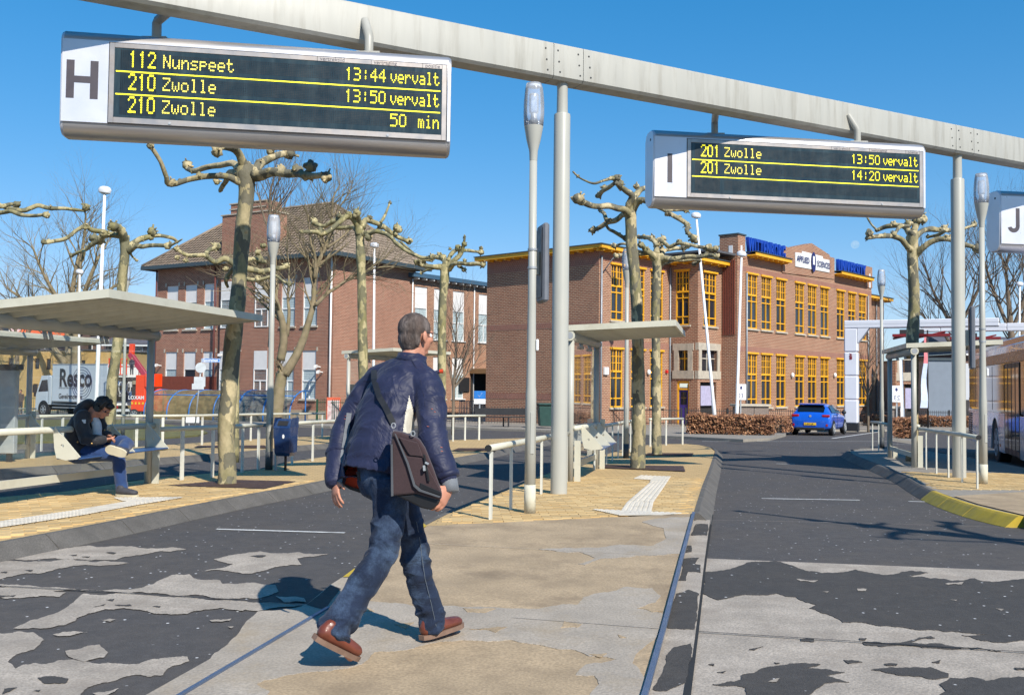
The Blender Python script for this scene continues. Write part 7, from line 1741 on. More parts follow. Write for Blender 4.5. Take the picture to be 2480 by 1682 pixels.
# ================================================================ vehicles
def wheel(parent, x, y, z, r, w_, side, mt_t=BLACKM, spokes=5, rimcol=GALV):
    e = bpy.data.objects.new('wheel', None); link(e); e.parent = parent; e.location = (x, y, z); e.empty_display_size = 0.05
    m = MB(); m.tube([(0, -w_/2, 0), (0, -w_/2+0.02, 0), (0, w_/2-0.02, 0), (0, w_/2, 0)], [r*0.93, r, r, r*0.93], 28); m.build('tyre', mt_t, e, auto=30)
    m = MB(); o_ = side*(w_/2+0.003)
    m.tube([(0, o_-side*0.03, 0), (0, o_, 0)], [r*0.66, r*0.66], 24); m.build('rim_well', DARKM, e, auto=30)
    m = MB()
    for k in range(spokes):
        a = 2*math.pi*k/spokes; m.bar((0, o_+side*0.006, 0), (math.cos(a)*r*0.64, o_+side*0.006, math.sin(a)*r*0.64), r*0.17, 0.012, up=(0, 1, 0))
    m.tube([(0, o_, 0), (0, o_+side*0.02, 0)], [r*0.16, r*0.13], 12)
    pr = [(math.cos(t*math.pi/14)*r*0.66, math.sin(t*math.pi/14)*r*0.66) for t in range(29)]
    m.tube([(a, o_+side*0.004, b) for a, b in pr], 0.012, 6, 0, False)
    m.build('rim', rimcol, e); return e
def car():
    gp = G(1962, 1054); hd = math.atan2(math.cos(R(29.5)), math.sin(R(29.5)))
    e = empty('parked_car', (gp.x, gp.y, zroad(gp.y)), hd, 'bright blue hatchback parked by the hedge, seen from behind', 'car'); e.scale = (0.95,)*3
    e.rotation_euler = (math.atan(0), 0, hd)
    PB = mat('car_paint_blue', lin(22, 92, 205), 0.28, 0.15, 0.03, 2, coat=1.0)
    st = [(0.0, .76, .30, .62, .60, .66, .68), (0.05, .83, .26, .80, .64, .86, .88), (0.14, .865, .24, .93, .63, .99, 1.02), (0.30, .885, .22, .96, .60, 1.20, 1.24), (0.48, .885, .20, .96, .58, 1.36, 1.405), (1.1, .885, .19, .955, .575, 1.395, 1.44), (1.8, .885, .19, .93, .565, 1.37, 1.42), (2.25, .885, .19, .91, .57, 1.22, 1.28), (2.75, .885, .19, .885, .62, .94, .99), (3.3, .875, .20, .83, .58, .86, .90), (3.75, .82, .22, .74, .50, .76, .79), (3.98, .70, .26, .60, .42, .64, .66), (4.06, .55, .30, .48, .35, .52, .54)]
    def sec(s_):
        x, w_, zb, zk, rw, rz, rt = s_
        half = [(w_*0.80, zb), (w_*0.97, zb+0.10), (w_, zb+(zk-zb)*0.45), (w_*0.985, zk-0.05), (w_*0.93, zk), (rw, rz), (rw*0.6, rt-0.012), (0, rt)]
        return [Vector((x, y, z)) for y, z in half]+[Vector((x, -y, z)) for y, z in reversed(half[:-1])]
    S = [sec(s_) for s_ in st]; n = len(S[0]); m = MB(); m.v = [tuple(q) for s_ in S for q in s_]
    for i in range(len(S)-1):
        for k in range(n-1): m.f.append((i*n+k, i*n+k+1, (i+1)*n+k+1, (i+1)*n+k)); m.m.append(0)
        m.f.append((i*n+n-1, i*n, (i+1)*n, (i+1)*n+n-1)); m.m.append(0)
    m.f.append(tuple(range(n))); m.m.append(0); m.f.append(tuple(reversed(range((len(S)-1)*n, len(S)*n)))); m.m.append(0)
    o = m.build('body', PB, e, smooth=True); bm = bmesh.new(); bm.from_mesh(o.data); bmesh.ops.recalc_face_normals(bm, faces=bm.faces); bm.to_mesh(o.data); bm.free()
    sb_ = o.modifiers.new('sub', 'SUBSURF'); sb_.levels = 2; sb_.render_levels = 2
    TG = mat('car_glass', lin(18, 22, 28), 0.06, 0, 0.1, spec=0.8); TAIL = mat('tail_lamp', lin(160, 25, 30), 0.25, 0, 0.1, coat=1.0)
    # glass, following the sections a little proud
    def patch(name, quad, mt, proud=0.012):
        m = MB(); q = [Vector(a) for a in quad]; nn_ = (q[1]-q[0]).cross(q[2]-q[0]).normalized()
        if nn_.dot(sum(q, Vector())/len(q)-Vector((2, 0, 0.7))) < 0: nn_ = -nn_; q = q[::-1]
        q = [a+nn_*proud for a in q]; b = [a-nn_*0.01 for a in q]; n_ = len(q)
        m.add(q+b, [tuple(range(n_))]+[(i, i+n_, (i+1) % n_+n_, (i+1) % n_) for i in range(n_)]); return m.build(name, mt, e)
    patch('rear_window', [(0.165, -.56, 1.03), (0.165, .56, 1.03), (0.30, .585, 1.22), (0.40, .50, 1.33), (0.40, -.50, 1.33), (0.30, -.585, 1.22)], TG, 0.02)
    m = MB(); m.add([(0.24, -.57, 1.36), (0.24, .57, 1.36), (0.62, .56, 1.425), (0.62, -.56, 1.425), (0.24, -.55, 1.395), (0.24, .55, 1.395)], [(0, 1, 2, 3), (4, 5, 2, 3), (0, 4, 5, 1)]); m.build('spoiler', PB, e)
    for s_ in (1, -1):
        patch('side_window', [(0.62, s_*.80, 1.00), (1.45, s_*.815, .985), (1.42, s_*.60, 1.34), (0.72, s_*.625, 1.30)], TG, 0.03)
        patch('side_window', [(1.52, s_*.815, .985), (2.52, s_*.83, .93), (2.2, s_*.62, 1.19), (1.9, s_*.60, 1.31), (1.49, s_*.60, 1.34)], TG, 0.03)
        m = MB(); m.box(0.03, 0.14, s_*0.50 if s_ > 0 else -0.83, 0.83 if s_ > 0 else -0.50, 0.82, 0.93); tl = m.build('tail_light', TAIL, e, bevel=0.02)
        m = MB(); m.box(0.0, 0.05, (0.68 if s_ > 0 else -0.76), (0.76 if s_ > 0 else -0.68), 0.42, 0.52); m.build('reflector', TAIL, e)
        m = MB(); m.ball((2.35, s_*1.0, 1.0), 0.11, 10, 7, 0, (0.7, 1.0, 0.8)); m.build('mirror', PB if s_ > 0 else DARKM, e, smooth=True)
        m = MB()
        for x in (1.48,): m.box(x-0.004, x+0.004, s_*0.878-0.008, s_*0.878+0.008, 0.32, 0.93)
        m.box(0.72, 0.728, s_*0.878-0.008, s_*0.878+0.008, 0.5, 0.93); m.build('door_gap', DARKM, e)
        for x in (0.66, 3.2):
            m = MB(); m.tube([(x, s_*0.80, 0.32), (x, s_*0.893, 0.32)], 0.355, 26); m.build('wheel_arch', BLACKM, e, auto=30)
            wheel(e, x, s_*0.80, 0.31, 0.31, 0.2, s_)
    m = MB(); m.box(-0.02, 0.05, -0.62, 0.62, 0.24, 0.36); m.build('bumper_insert', BLACKM, e, bevel=0.02)
    m = MB(); m.box(-0.03, -0.008, -0.26, 0.26, 0.46, 0.57); m.build('number_plate', mat('plate_yellow', lin(235, 190, 40), 0.5), e)
    put_text('G-842-JR', 0.105, DARKM, e, (-0.032, 0.24, 0.478), (R(90), 0, R(-90)), 'plate_number', bold=0.01)
    m = MB(); m.tube([(0.03, 0, 0.86), (0.018, 0, 0.86)], 0.055, 16); m.build('badge', GALV, e)
    return e
car()
def bus():
    Rr = Vector((13.0, 27.6)); H_ = Vector((-0.319, -0.948)).normalized(); ang = math.atan2(H_.y, H_.x)
    e = empty('city_bus', (Rr.x, Rr.y, zroad(24.5)), ang, 'silver and black city bus cut off by the right edge', 'bus')
    SIL = mat('bus_silver', lin(196, 196, 208), 0.25, 0.25, 0.04, 1, coat=0.6); BG = mat('bus_glass', lin(22, 20, 22), 0.05, 0, 0.1, 1, spec=0.9); BRZ = mat('bus_bronze', lin(100, 78, 74), 0.3, 0.3, 0.05)
    # right side is local y=0 (towards the camera side: -y), body spans y 0..2.5 to the far side -> heading x, left = +y
    L, W_, Ht = 12.0, 2.5, 2.93
    m = MB(); m.box(0.06, L, 0.03, W_, 0.36, Ht-0.12); m.build('body', BG, e)
    m = MB(); prof = [(0.0, Ht-0.42), (0.02, Ht-0.25), (0.12, Ht-0.08), (0.35, Ht), (W_-0.35, Ht), (W_-0.1, Ht-0.1), (W_, Ht-0.42)]
    vs = [Vector((x, y, z)) for x in (0.0, L) for y, z in prof]; n = len(prof); m.add(vs, [(i, i+1, n+i+1, n+i) for i in range(n-1)]+[tuple(range(n)), tuple(reversed(range(n, 2*n)))])
    o = m.build('roof', SIL, e); bm = bmesh.new(); bm.from_mesh(o.data); bmesh.ops.recalc_face_normals(bm, faces=bm.faces); bm.to_mesh(o.data); bm.free()
    m = MB(); m.box(0.0, L, -0.005, 0.02, Ht-0.62, Ht-0.40); m.build('cant_rail', BRZ, e)
    # skirt panels with the wheel arch cut by parts
    wx = 4.85
    for a, b in ((0.0, 1.45), (1.46, 2.95), (2.96, wx-0.62), (wx+0.62, 6.25), (8.2, 9.6), (9.61, 11.0), (11.01, 12.0)):
        m = MB(); m.box(a, b-0.01, -0.012, 0.03, 0.30, 1.18); m.build('skirt_panel', SIL, e, bevel=0.006)
    m = MB(); ar = [(wx-0.62, 1.18), (wx-0.62, 0.75)]+[(wx-0.56*math.cos(math.pi*k/10), 0.50+0.56*math.sin(math.pi*k/10)) for k in range(11)]+[(wx+0.62, 0.75), (wx+0.62, 1.18)]
    m.prism(ar[::-1], -0.012, 0.03, 0, Matrix(((1, 0, 0, 0), (0, 0, 1, 0), (0, 1, 0, 0), (0, 0, 0, 1)))); o = m.build('arch_panel', SIL, e); bm = bmesh.new(); bm.from_mesh(o.data); bmesh.ops.recalc_face_normals(bm, faces=bm.faces); bm.to_mesh(o.data); bm.free()
    m = MB(); m.box(wx-0.6, wx+0.6, 0.02, 0.05, 0.3, 1.1); m.build('wheel_house', BLACKM, e)
    wheel(e, wx, 0.17, 0.48, 0.48, 0.28, -1, spokes=8)
    wheel(e, wx, 2.33, 0.48, 0.48, 0.28, 1, spokes=8)
    wheel(e, 9.9, 0.17, 0.48, 0.48, 0.28, -1, spokes=8)
    for x0, x1 in ((0.12, 1.42), (1.5, 2.9), (2.98, 4.4), (4.48, 6.15), (8.3, 9.8)):
        m = MB(); m.quad((x0, -0.004, 1.22), (x1, -0.004, 1.22), (x1, -0.004, Ht-0.64), (x0, -0.004, Ht-0.64)); m.build('window', BG, e)
    for i in range(4):
        x0 = 6.28+i*0.47; m = MB(); m.box(x0, x0+0.45, -0.008, 0.02, 0.32, Ht-0.64); d = m.build('door', DARKM, e, bevel=0.008); m = MB(); m.quad((x0+0.05, -0.011, 0.45), (x0+0.40, -0.011, 0.45), (x0+0.40, -0.011, Ht-0.75), (x0+0.05, -0.011, Ht-0.75)); m.build('door_glass', BG, d)
    for i in range(11):
        m = MB(); m.box(0.12, 0.75, -0.03, -0.012, 0.42+i*0.062, 0.46+i*0.062); m.build('vent_slat', DARKM, e)
    m = MB(); m.box(-0.04, 0.06, 0.0, W_, 0.3, 1.5); m.build('rear_panel', SIL, e, bevel=0.02); m = MB(); m.box(-0.02, 0.06, 0.05, W_-0.05, 1.5, Ht-0.4); m.build('rear_window', BG, e)
    for z in (0.7,): m = MB(); m.box(-0.06, -0.04, 0.08, 0.28, z, z+0.35); m.build('tail_light', mat('tail_lamp', lin(160, 25, 30), 0.25), e)
    m = MB(); m.box(5.6, 5.7, -0.02, -0.012, 0.42, 0.48); m.build('side_marker', mat('amber', lin(220, 110, 40), 0.4), e)
bus()
def lorry():
    D_ = 66.0; hd = Vector((-0.853, 0.522)).normalized(); ang = math.atan2(hd.y, hd.x)
    p = P(300, 900, 60.5); e = empty('delivery_lorry', (p.x, p.y, zroad(61)), ang, 'white box lorry with Resco lettering and circle logo, rear open', 'lorry')
    # local: x forwards, y to its left (camera side)
    LW = mat('lorry_white', lin(192, 200, 206), 0.4, 0, 0.03, 1); W_ = 2.3
    y0, y1 = -W_/2, W_/2; bx0 = 0.0; bl = 5.6
    m = MB(); m.box(bx0, bl, y0, y1, 0.95, 3.35); m.build('cargo_box', LW, e, bevel=0.03)
    for z in (0.95, 3.3): m = MB(); m.box(bx0, bl, y1, y1+0.02, z, z+0.06); m.build('box_trim', GALV, e)
    # cab
    cx = bl+0.15; prof = [(0, 0.75), (0, 2.5), (0.3, 2.62), (1.05, 2.6), (1.45, 1.75), (1.62, 1.35), (1.66, 0.6), (1.2, 0.6), (1.2, 0.75)]
    M_ = Matrix(((1, 0, 0, cx), (0, 0, 1, 0), (0, 1, 0, 0), (0, 0, 0, 1)))
    m = MB(); m.prism(prof[::-1], y0+0.05, y1-0.05, 0, M_); o = m.build('cab', LW, e); bm = bmesh.new(); bm.from_mesh(o.data); bmesh.ops.recalc_face_normals(bm, faces=bm.faces); bm.to_mesh(o.data); bm.free()
    m = MB(); q = [(cx+0.30, y1-0.045, 1.6), (cx+1.38, y1-0.045, 1.55), (cx+1.02, y1-0.045, 2.3), (cx+0.4, y1-0.045, 2.35)]; m.quad(*q[::-1]); m.build('side_window', GLD, e)
    m = MB(); m.quad((cx+1.455, y0+0.15, 1.78), (cx+1.455, y1-0.15, 1.78), (cx+1.09, y1-0.2, 2.52), (cx+1.09, y0+0.2, 2.52)); m.build('windscreen', GLD, e)
    m = MB(); m.box(cx+0.25, cx+0.26, y1-0.055, y1-0.04, 0.8, 2.4); m.build('door_gap', DARKM, e)
    m = MB(); m.box(cx+1.5, cx+1.62, y1+0.05, y1+0.2, 1.5, 2.0); m.bar((cx+1.3, y1-0.05, 2.0), (cx+1.55, y1+0.12, 2.0), 0.03, 0.03); m.build('mirror', DARKM, e)
    m = MB(); m.box(cx+1.25, cx+1.7, y0+0.05, y1-0.05, 0.35, 0.62); m.build('bumper', LW, e, bevel=0.02)
    m = MB(); m.tube([(cx+0.75, y1-0.2, 0.45), (cx+0.75, y1-0.02, 0.45)], 0.55, 22); m.build('wheel_arch', BLACKM, e, auto=30)
    for x in (cx+0.75, 1.3):
        for s_ in (1, -1): wheel(e, x, s_*(W_/2-0.18), 0.42, 0.42, 0.3, s_, spokes=6)
    m = MB(); m.box(0.3, cx+1.0, -0.4, 0.4, 0.55, 0.8); m.build('chassis', DARKM, e)
    for z in (0.55, 0.75): m = MB(); m.box(1.9, cx-0.1, y1-0.12, y1-0.08, z, z+0.06); m.build('side_guard', GALV, e)
    # lettering on the near side (local +y): text must read from the camera: x axis runs backwards
    rt = (R(90), 0, R(180))
    put_text('Resco', 1.55, DARKM, e, (bl-0.75, y1+0.012, 1.95), rt, 'lettering', bold=0.03, sx=0.88)
    put_text('Gevelrenovatie', 0.46, DARKM, e, (bl-0.75, y1+0.012, 1.15), rt, 'lettering', bold=0.02, sx=0.85)
    put_text('ERVEN JAN VAN DEN BRANDT', 0.14, DARKM, e, (bl-0.75, y1+0.012, 1.78), rt, 'lettering')
    for k in range(5):
        r_ = 0.32+0.17*k; m = MB(); cxx, cz = bl-3.1, 2.15
        m.tube([(cxx+r_*math.cos(t*math.pi/20), y1+0.012, cz+r_*math.sin(t*math.pi/20)) for t in range(41)], 0.014, 4, 0, False); m.build('logo_ring', NAVY, e)
    # open rear: shaded hold painted as a dark panel, gear before it, red framed tail board
    m = MB(); m.box(-0.03, 0.0, y0+0.1, y1-0.1, 1.05, 3.2); m.build('cargo_shade_panel', mat('cargo_shade_colour', lin(45, 45, 48), 0.8), e)
    m = MB(); m.box(-0.10, -0.04, y0+0.05, y1-0.05, 2.55, 3.3); m.build('tail_flap', WHITEP, e)
    for q in ((y0+0.1, y0+0.16, 2.6, 3.25), (y1-0.16, y1-0.1, 2.6, 3.25), (y0+0.16, y1-0.16, 3.19, 3.25)): m = MB(); m.box(-0.115, -0.10, q[0], q[1], q[2], q[3]); m.build('red_stripe', REDP, e)
    rr = random.Random(4)
    for i in range(16):
        y = rr.uniform(y0+0.2, y1-0.3); z = rr.uniform(1.05, 2.2); s_ = rr.uniform(0.12, 0.3); c = rr.choice([(70, 100, 140), (180, 180, 178), (60, 60, 62), (150, 140, 120), (120, 60, 50)])
        m = MB(); m.box(-0.10-rr.uniform(0, 0.12), -0.02, y, y+s_, z, z+s_*rr.uniform(0.7, 1.6)); m.build('stored_gear', mat('gear_%d' % c[0], lin(*c), 0.6), e)
    for i in range(3): m = MB(); pts = [Vector((-0.25, -0.2+0.3*i+0.12*math.cos(t*0.5), 1.9+0.35*math.sin(t*0.5))) for t in range(14)]; m.tube(pts, 0.02, 6); m.build('hose', WHITEP, e)
    m = MB(); m.box(-0.2, 0.0, y0, y1, 0.80, 0.95); m.build('rear_beam', WHITEP, e)
    m = MB(); m.box(-0.22, -0.1, y0+0.1, y1-0.1, 0.42, 0.58); m.build('rear_bumper', LW, e)
    for s_ in (y0+0.12, y1-0.62): m = MB(); m.box(-0.24, -0.2, s_, s_+0.5, 0.62, 0.78); m.build('tail_light', mat('tail_lamp', lin(160, 25, 30), 0.25), e)
lorry()
def lift():
    p = P(356, 900, 58.5); e = empty('aerial_lift', (p.x, p.y, zroad(58.5)), R(-12), 'orange aerial work platform with folded boom and round tank', 'aerial lift'); e.scale = (0.85,)*3
    OR = mat('lift_orange', lin(235, 72, 28), 0.4, 0, 0.06, 2); MAG = mat('lift_boom_red', lin(165, 50, 75), 0.4)
    m = MB(); m.box(-0.5, 0.25, -0.6, 0.6, 0.9, 3.1); m.build('turret', OR, e, bevel=0.04)
    m = MB(); m.box(-0.7, 1.35, -0.8, 0.8, 0.55, 1.35); m.build('chassis', OR, e, bevel=0.05)
    m = MB(); m.ball((1.1, -0.1, 1.55), 0.62, 18, 12, 0, (0.75, 0.9, 1.0)); m.build('tank', OR, e, smooth=True)
    m = MB(); m.bar((0.15, -0.3, 3.0), (-1.1, -0.4, 4.6), 0.34, 0.36); m.build('boom', MAG, e, bevel=0.02)
    m = MB(); m.bar((-1.0, -0.4, 4.3), (-0.95, -0.4, 5.3), 0.3, 0.3, up=(0, 1, 0)); m.build('boom_head', OR, e, bevel=0.02)
    for x in (-2.4, -1.5): 
        for y in (-0.9, -0.2): m = MB(); m.box(x-0.03, x+0.03, y-0.03, y+0.03, 3.1, 4.2); m.build('basket_post', OR, e)
    for z in (3.1, 3.65, 4.2): m = MB(); m.box(-2.45, -1.45, -0.95, -0.9, z, z+0.06); m.box(-2.45, -1.45, -0.2, -0.15, z, z+0.06); m.build('basket_rail', OR, e)
    m = MB(); m.box(-2.45, -1.45, -0.95, -0.15, 3.02, 3.08); m.build('basket_floor', DARKM, e)
    for i in range(3): m = MB(); m.box(0.3, 1.0, -0.7+0.5*i, -0.66+0.5*i, 2.3, 3.2); m.build('guard', OR, e)
    put_text('LOXAM', 0.36, WHITEP, e, (-0.9, -0.81, 1.4), (R(90), 0, 0), 'lettering', bold=0.03)
    for i in range(7): m = MB(); m.box(-0.65+i*0.28, -0.52+i*0.28, -0.815, -0.80, 1.05, 1.2); m.build('hazard_mark', mat('plate_yellow', lin(235, 190, 40), 0.5), e)
    for x in (-0.4, 1.0):
        for s_ in (1, -1): wheel(e, x, s_*0.75, 0.36, 0.36, 0.28, s_, spokes=6)
lift()
# daytime moon
mo = MB(); mo.ball((0, 0, 0), 8.4, 24, 16)
mm = bpy.data.materials.new('pale_moon'); t, b, o_ = nodes(mm); t.nodes.remove(b)
em_ = N(t, 'ShaderNodeEmission', Strength=1.0); nzv = nz(t, coords(t, 'Object', (0.12, 0.12, 0.12)), 1.0, 3); t.links.new(ramp(t, nzv, [(0.35, (0.18, 0.32, 0.44)), (0.65, (0.42, 0.47, 0.5))]), em_.inputs[0])
tr_ = N(t, 'ShaderNodeBsdfTransparent'); ms_ = t.nodes.new('ShaderNodeMixShader'); ms_.inputs[0].default_value = 0.22; t.links.new(tr_.outputs[0], ms_.inputs[1]); t.links.new(em_.outputs[0], ms_.inputs[2]); t.links.new(ms_.outputs[0], o_.inputs[0])
pm_ = P(2071, 592, 2000); o = mo.build('moon', mm, None, smooth=True, uv=False); o.location = pm_; tag(o, 'faint daytime moon above the right end of the school', 'moon')
# ================================================================ people
from mathutils.bvhtree import BVHTree
def chain(m, pts, radii, n=16, flat=None, axis=None, round_ends=True):
    """closed tapered limb through pts; flat: (scale across axis) keeps elliptical sections"""
    ps = [Vector(p) for p in pts]; rs = list(radii)
    if round_ends:
        d0 = (ps[0]-ps[1]).normalized(); d1 = (ps[-1]-ps[-2]).normalized(); r0, r1 = rs[0], rs[-1]
        g_ = lambda r: r if not hasattr(r, '__len__') else min(r)
        sc_ = lambda r, k: r*k if not hasattr(r, '__len__') else (r[0]*k, r[1]*k)
        ps = [ps[0]+d0*g_(r0)*0.8, ps[0]+d0*g_(r0)*0.5]+ps+[ps[-1]+d1*g_(r1)*0.5, ps[-1]+d1*g_(r1)*0.8]
        rs = [sc_(r0, 0.45), sc_(r0, 0.85)]+rs+[sc_(r1, 0.85), sc_(r1, 0.45)]
    b = len(m.v); ax = Vector(axis).normalized() if axis is not None else None
    for i, p in enumerate(ps):
        d = (ps[min(i+1, len(ps)-1)]-ps[max(i-1, 0)]).normalized()
        x = ax.copy() if ax is not None else Vector((0.3, 0.9, 0.2))
        x = (x-d*x.dot(d)).normalized(); y = d.cross(x)
        r = rs[i]; rx, ry = r if hasattr(r, '__len__') else (r, r)
        for k in range(n):
            a = 2*math.pi*k/n; m.v.append(tuple(p+x*(rx*math.cos(a))+y*(ry*math.sin(a))))
    for i in range(len(ps)-1):
        for k in range(n):
            k2 = (k+1) % n; m.f.append((b+i*n+k, b+i*n+k2, b+(i+1)*n+k2, b+(i+1)*n+k)); m.m.append(0)
    m.f.append(tuple(b+k for k in reversed(range(n)))); m.m.append(0); e_ = b+(len(ps)-1)*n; m.f.append(tuple(e_+k for k in range(n))); m.m.append(0)
def ell(m, c, r, M3=None, seg=16, rings=12):
    b = len(m.v); q = MB(); q.ball((0, 0, 0), 1, seg, rings)
    vs_ = [Vector((x*r[0], y*r[1], z*r[2])) for x, y, z in q.v]
    if M3 is not None: vs_ = [M3 @ v for v in vs_]
    m.add([v+Vector(c) for v in vs_], q.f)
def fuse(m, name, mts, parent, voxel=0.006, smooth=6, disp=None, factor=0.5, keep=None):
    me = bpy.data.meshes.new('tmp'); me.from_pydata(m.v, [], m.f); me.validate()
    bm = bmesh.new(); bm.from_mesh(me); bmesh.ops.recalc_face_normals(bm, faces=bm.faces); bm.to_mesh(me); bm.free()
    o = bpy.data.objects.new('tmp', me); link(o)
    rm = o.modifiers.new('r', 'REMESH'); rm.mode = 'VOXEL'; rm.voxel_size = voxel; rm.use_smooth_shade = True
    if smooth: sm = o.modifiers.new('s', 'SMOOTH'); sm.factor = factor; sm.iterations = smooth
    dg = bpy.context.evaluated_depsgraph_get(); out = bpy.data.meshes.new_from_object(o.evaluated_get(dg)); bpy.data.objects.remove(o)
    out.name = name; out.materials.clear()
    for t_ in mts: out.materials.append(t_)
    if disp:
        no = [v.normal.copy() for v in out.vertices]
        for v, n_ in zip(out.vertices, no): v.co += n_*disp(v.co, n_)
    if keep:
        bm = bmesh.new(); bm.from_mesh(out); bm.normal_update(); bmesh.ops.delete(bm, geom=[f for f in bm.faces if not keep(f.calc_center_median(), f.normal)], context='FACES'); bm.to_mesh(out); bm.free()
    out.polygons.foreach_set('use_smooth', [True]*len(out.polygons))
    off = parent.location
    bv = BVHTree.FromPolygons([v.co.copy() for v in out.vertices], [tuple(p.vertices) for p in out.polygons])
    for v in out.vertices: v.co -= off
    ob = bpy.data.objects.new(name, out); link(ob); ob.parent = parent
    return ob, bv
CAMP = Vector((0, 0, CAMZ))
def on(bv, px, py, off=0.006):
    d = ray(px, py).normalized(); h = bv.ray_cast(CAMP, d)
    if h[0] is None: return None
    n_ = h[1] if h[1].dot(d) < 0 else -h[1]
    return h[0]+n_*off
def fold(p, axis, freq_a, freq_b, amp, seed=0.0):
    """soft irregular creases that run mostly across the given axis"""
    w_ = Vector((noise.noise(p*5+Vector((seed, 0, 0))), noise.noise(p*5+Vector((0, seed, 4))), noise.noise(p*5+Vector((7, 0, seed)))))*0.09
    q = p+w_; a = q.dot(axis); c = q-axis*a
    v = noise.noise(c*freq_b+axis*(a*freq_a)+Vector((seed, 0, 0))); k = max(0.0, min(1.0, 0.5+1.4*noise.noise(p*4.5+Vector((0, seed, 0)))))
    v2 = noise.noise(c*freq_b*2.3+axis*(a*freq_a*1.9)+Vector((0, seed, 9)))
    return amp*k*(0.75-2.6*abs(v))+amp*0.45*(v2)
SKIN = mat('skin', lin(184, 128, 104), 0.55, 0, 0.1, 14, 0.15, 200, 0.001)
def clothmat(name, c, fine=900, var=0.12, rough=0.8, fade=None, fscale=5, sheen=0.2, blotch=0.6, crease=0):
    m = bpy.data.materials.new(name); t, b, o = nodes(m); v = coords(t)
    cc = mixc(t, ramp(t, nz(t, v, 7, 4), [(0.3, 0.0), (0.7, 1.0)]), tuple(x*(1-var) for x in c), tuple(x*(1+var) for x in c))
    if fade: cc = mixc(t, ramp(t, nz(t, v, fscale, 5, 0.6), [(0.45, 0.0), (0.75, blotch)]), cc, fade)
    cc = mixc(t, ramp(t, nz(t, v, fine*0.25, 2), [(0.35, 0.35), (0.6, 0.0)]), cc, tuple(x*0.45 for x in c))
    t.links.new(cc, b.inputs['Base Color']); b.inputs['Roughness'].default_value = rough; b.inputs['Sheen Weight'].default_value = sheen; b.inputs['Specular IOR Level'].default_value = 0.3
    if crease:
        rd = N(t, 'ShaderNodeMath', operation='SUBTRACT'); rd.inputs[1].default_value = 0.5; t.links.new(nz(t, v, crease, 3, 0.6, 1.4), rd.inputs[0])
        ab = N(t, 'ShaderNodeMath', operation='ABSOLUTE'); t.links.new(rd.outputs[0], ab.inputs[0]); bump(t, b, ramp(t, ab.outputs[0], [(0.0, 0.0), (0.12, 1.0)]), 0.32, 0.008)
    else: bump(t, b, nz(t, v, fine*0.3, 3), 0.2, 0.001)
    return m
NAVYC = clothmat('navy_jacket', lin(36, 40, 66), rough=0.55, sheen=0.05, fade=lin(50, 54, 82), fscale=5, crease=6)
DENIM = clothmat('faded_denim', lin(30, 42, 64), 600, 0.25, 0.9, lin(86, 108, 136), 6.5, 0.05, 0.8, crease=7)
DENIM2 = clothmat('dark_denim', lin(36, 60, 104), 600, 0.1, 0.85, lin(60, 88, 132), 5)
ORL = mat('orange_lining', lin(200, 62, 20), 0.7); CREAM = clothmat('cream_panel', lin(205, 200, 185)); GREYC = clothmat('grey_rib', lin(112, 116, 122))
LEA = mat('brown_leather', lin(104, 52, 36), 0.42, 0, 0.22, 18, 0.3, 120, 0.002, coat=0.2, dirt=lin(80, 36, 24), dirtamt=0.6)
SOLE = mat('rubber_sole', lin(120, 95, 80), 0.8, 0, 0.15, 20); BAGC = clothmat('bag_canvas', lin(66, 50, 52), 700, 0.1, 0.9); BAGL = mat('bag_leather', lin(28, 28, 30), 0.5)
HAIR = mat('grey_brown_hair', lin(72, 60, 54), 0.75, 0, 0.5, 26, 0.9, 160, 0.006, stretch=(1, 1, 0.35), dirt=lin(140, 128, 122), dirtamt=0.7)
HAIRB = mat('black_hair', lin(28, 24, 24), 0.5, 0, 0.3, 30, 0.9, 90, 0.006)
BLKC = clothmat('black_parka', lin(44, 44, 48), rough=0.6, crease=8); WTEE = clothmat('white_shirt', lin(190, 198, 205)); PHD = mat('headphone_black', lin(26, 26, 28), 0.35)
def hand(m, wrist, fdir, pdir, size=1.0, curl=0.5, thumb=1, spread=0.02):
    """wrist point, finger direction, palm normal (curl goes that way)"""
    f = Vector(fdir).normalized(); p = Vector(pdir); p = (p-f*p.dot(f)).normalized(); s_ = f.cross(p)*thumb; k = size
    chain(m, [wrist-f*0.02*k, wrist+f*0.03*k, wrist+f*0.085*k], [(0.026*k, 0.018*k), (0.038*k, 0.017*k), (0.040*k, 0.014*k)], 12, axis=s_)
    Ls = [0.068, 0.076, 0.070, 0.056]
    for i in range(4):
        base = wrist+f*(0.088 if i in (1, 2) else 0.083)*k+s_*((1.5-i)*0.0205*k); L = Ls[i]*k; d = (f+s_*(1.5-i)*0.06).normalized(); pts = [base-f*0.02*k, base]; a = 0
        for j, seg in enumerate((0.45, 0.31, 0.24)):
            a += curl*(0.55 if j == 0 else 0.75); dd = (d*math.cos(a)+p*math.sin(a)).normalized(); pts.append(pts[-1]+dd*L*seg)
        chain(m, pts, [0.0095*k, 0.0095*k, 0.0088*k, 0.008*k, 0.0068*k], 8)
    tb = wrist+f*0.025*k+s_*0.028*k; td = (f*0.65+s_*0.75+p*0.25).normalized()
    chain(m, [tb, tb+td*0.035*k, tb+td*0.035*k+(td*0.6+f*0.6+p*0.4*curl).normalized()*0.034*k], [0.013*k, 0.0115*k, 0.008*k], 8)
def frame3(f, up=Vector((0, 0, 1))):
    f = Vector(f).normalized(); r_ = f.cross(up).normalized(); u = r_.cross(f).normalized()
    return Matrix((r_, f, u)).transposed()      # columns: right, forward, up
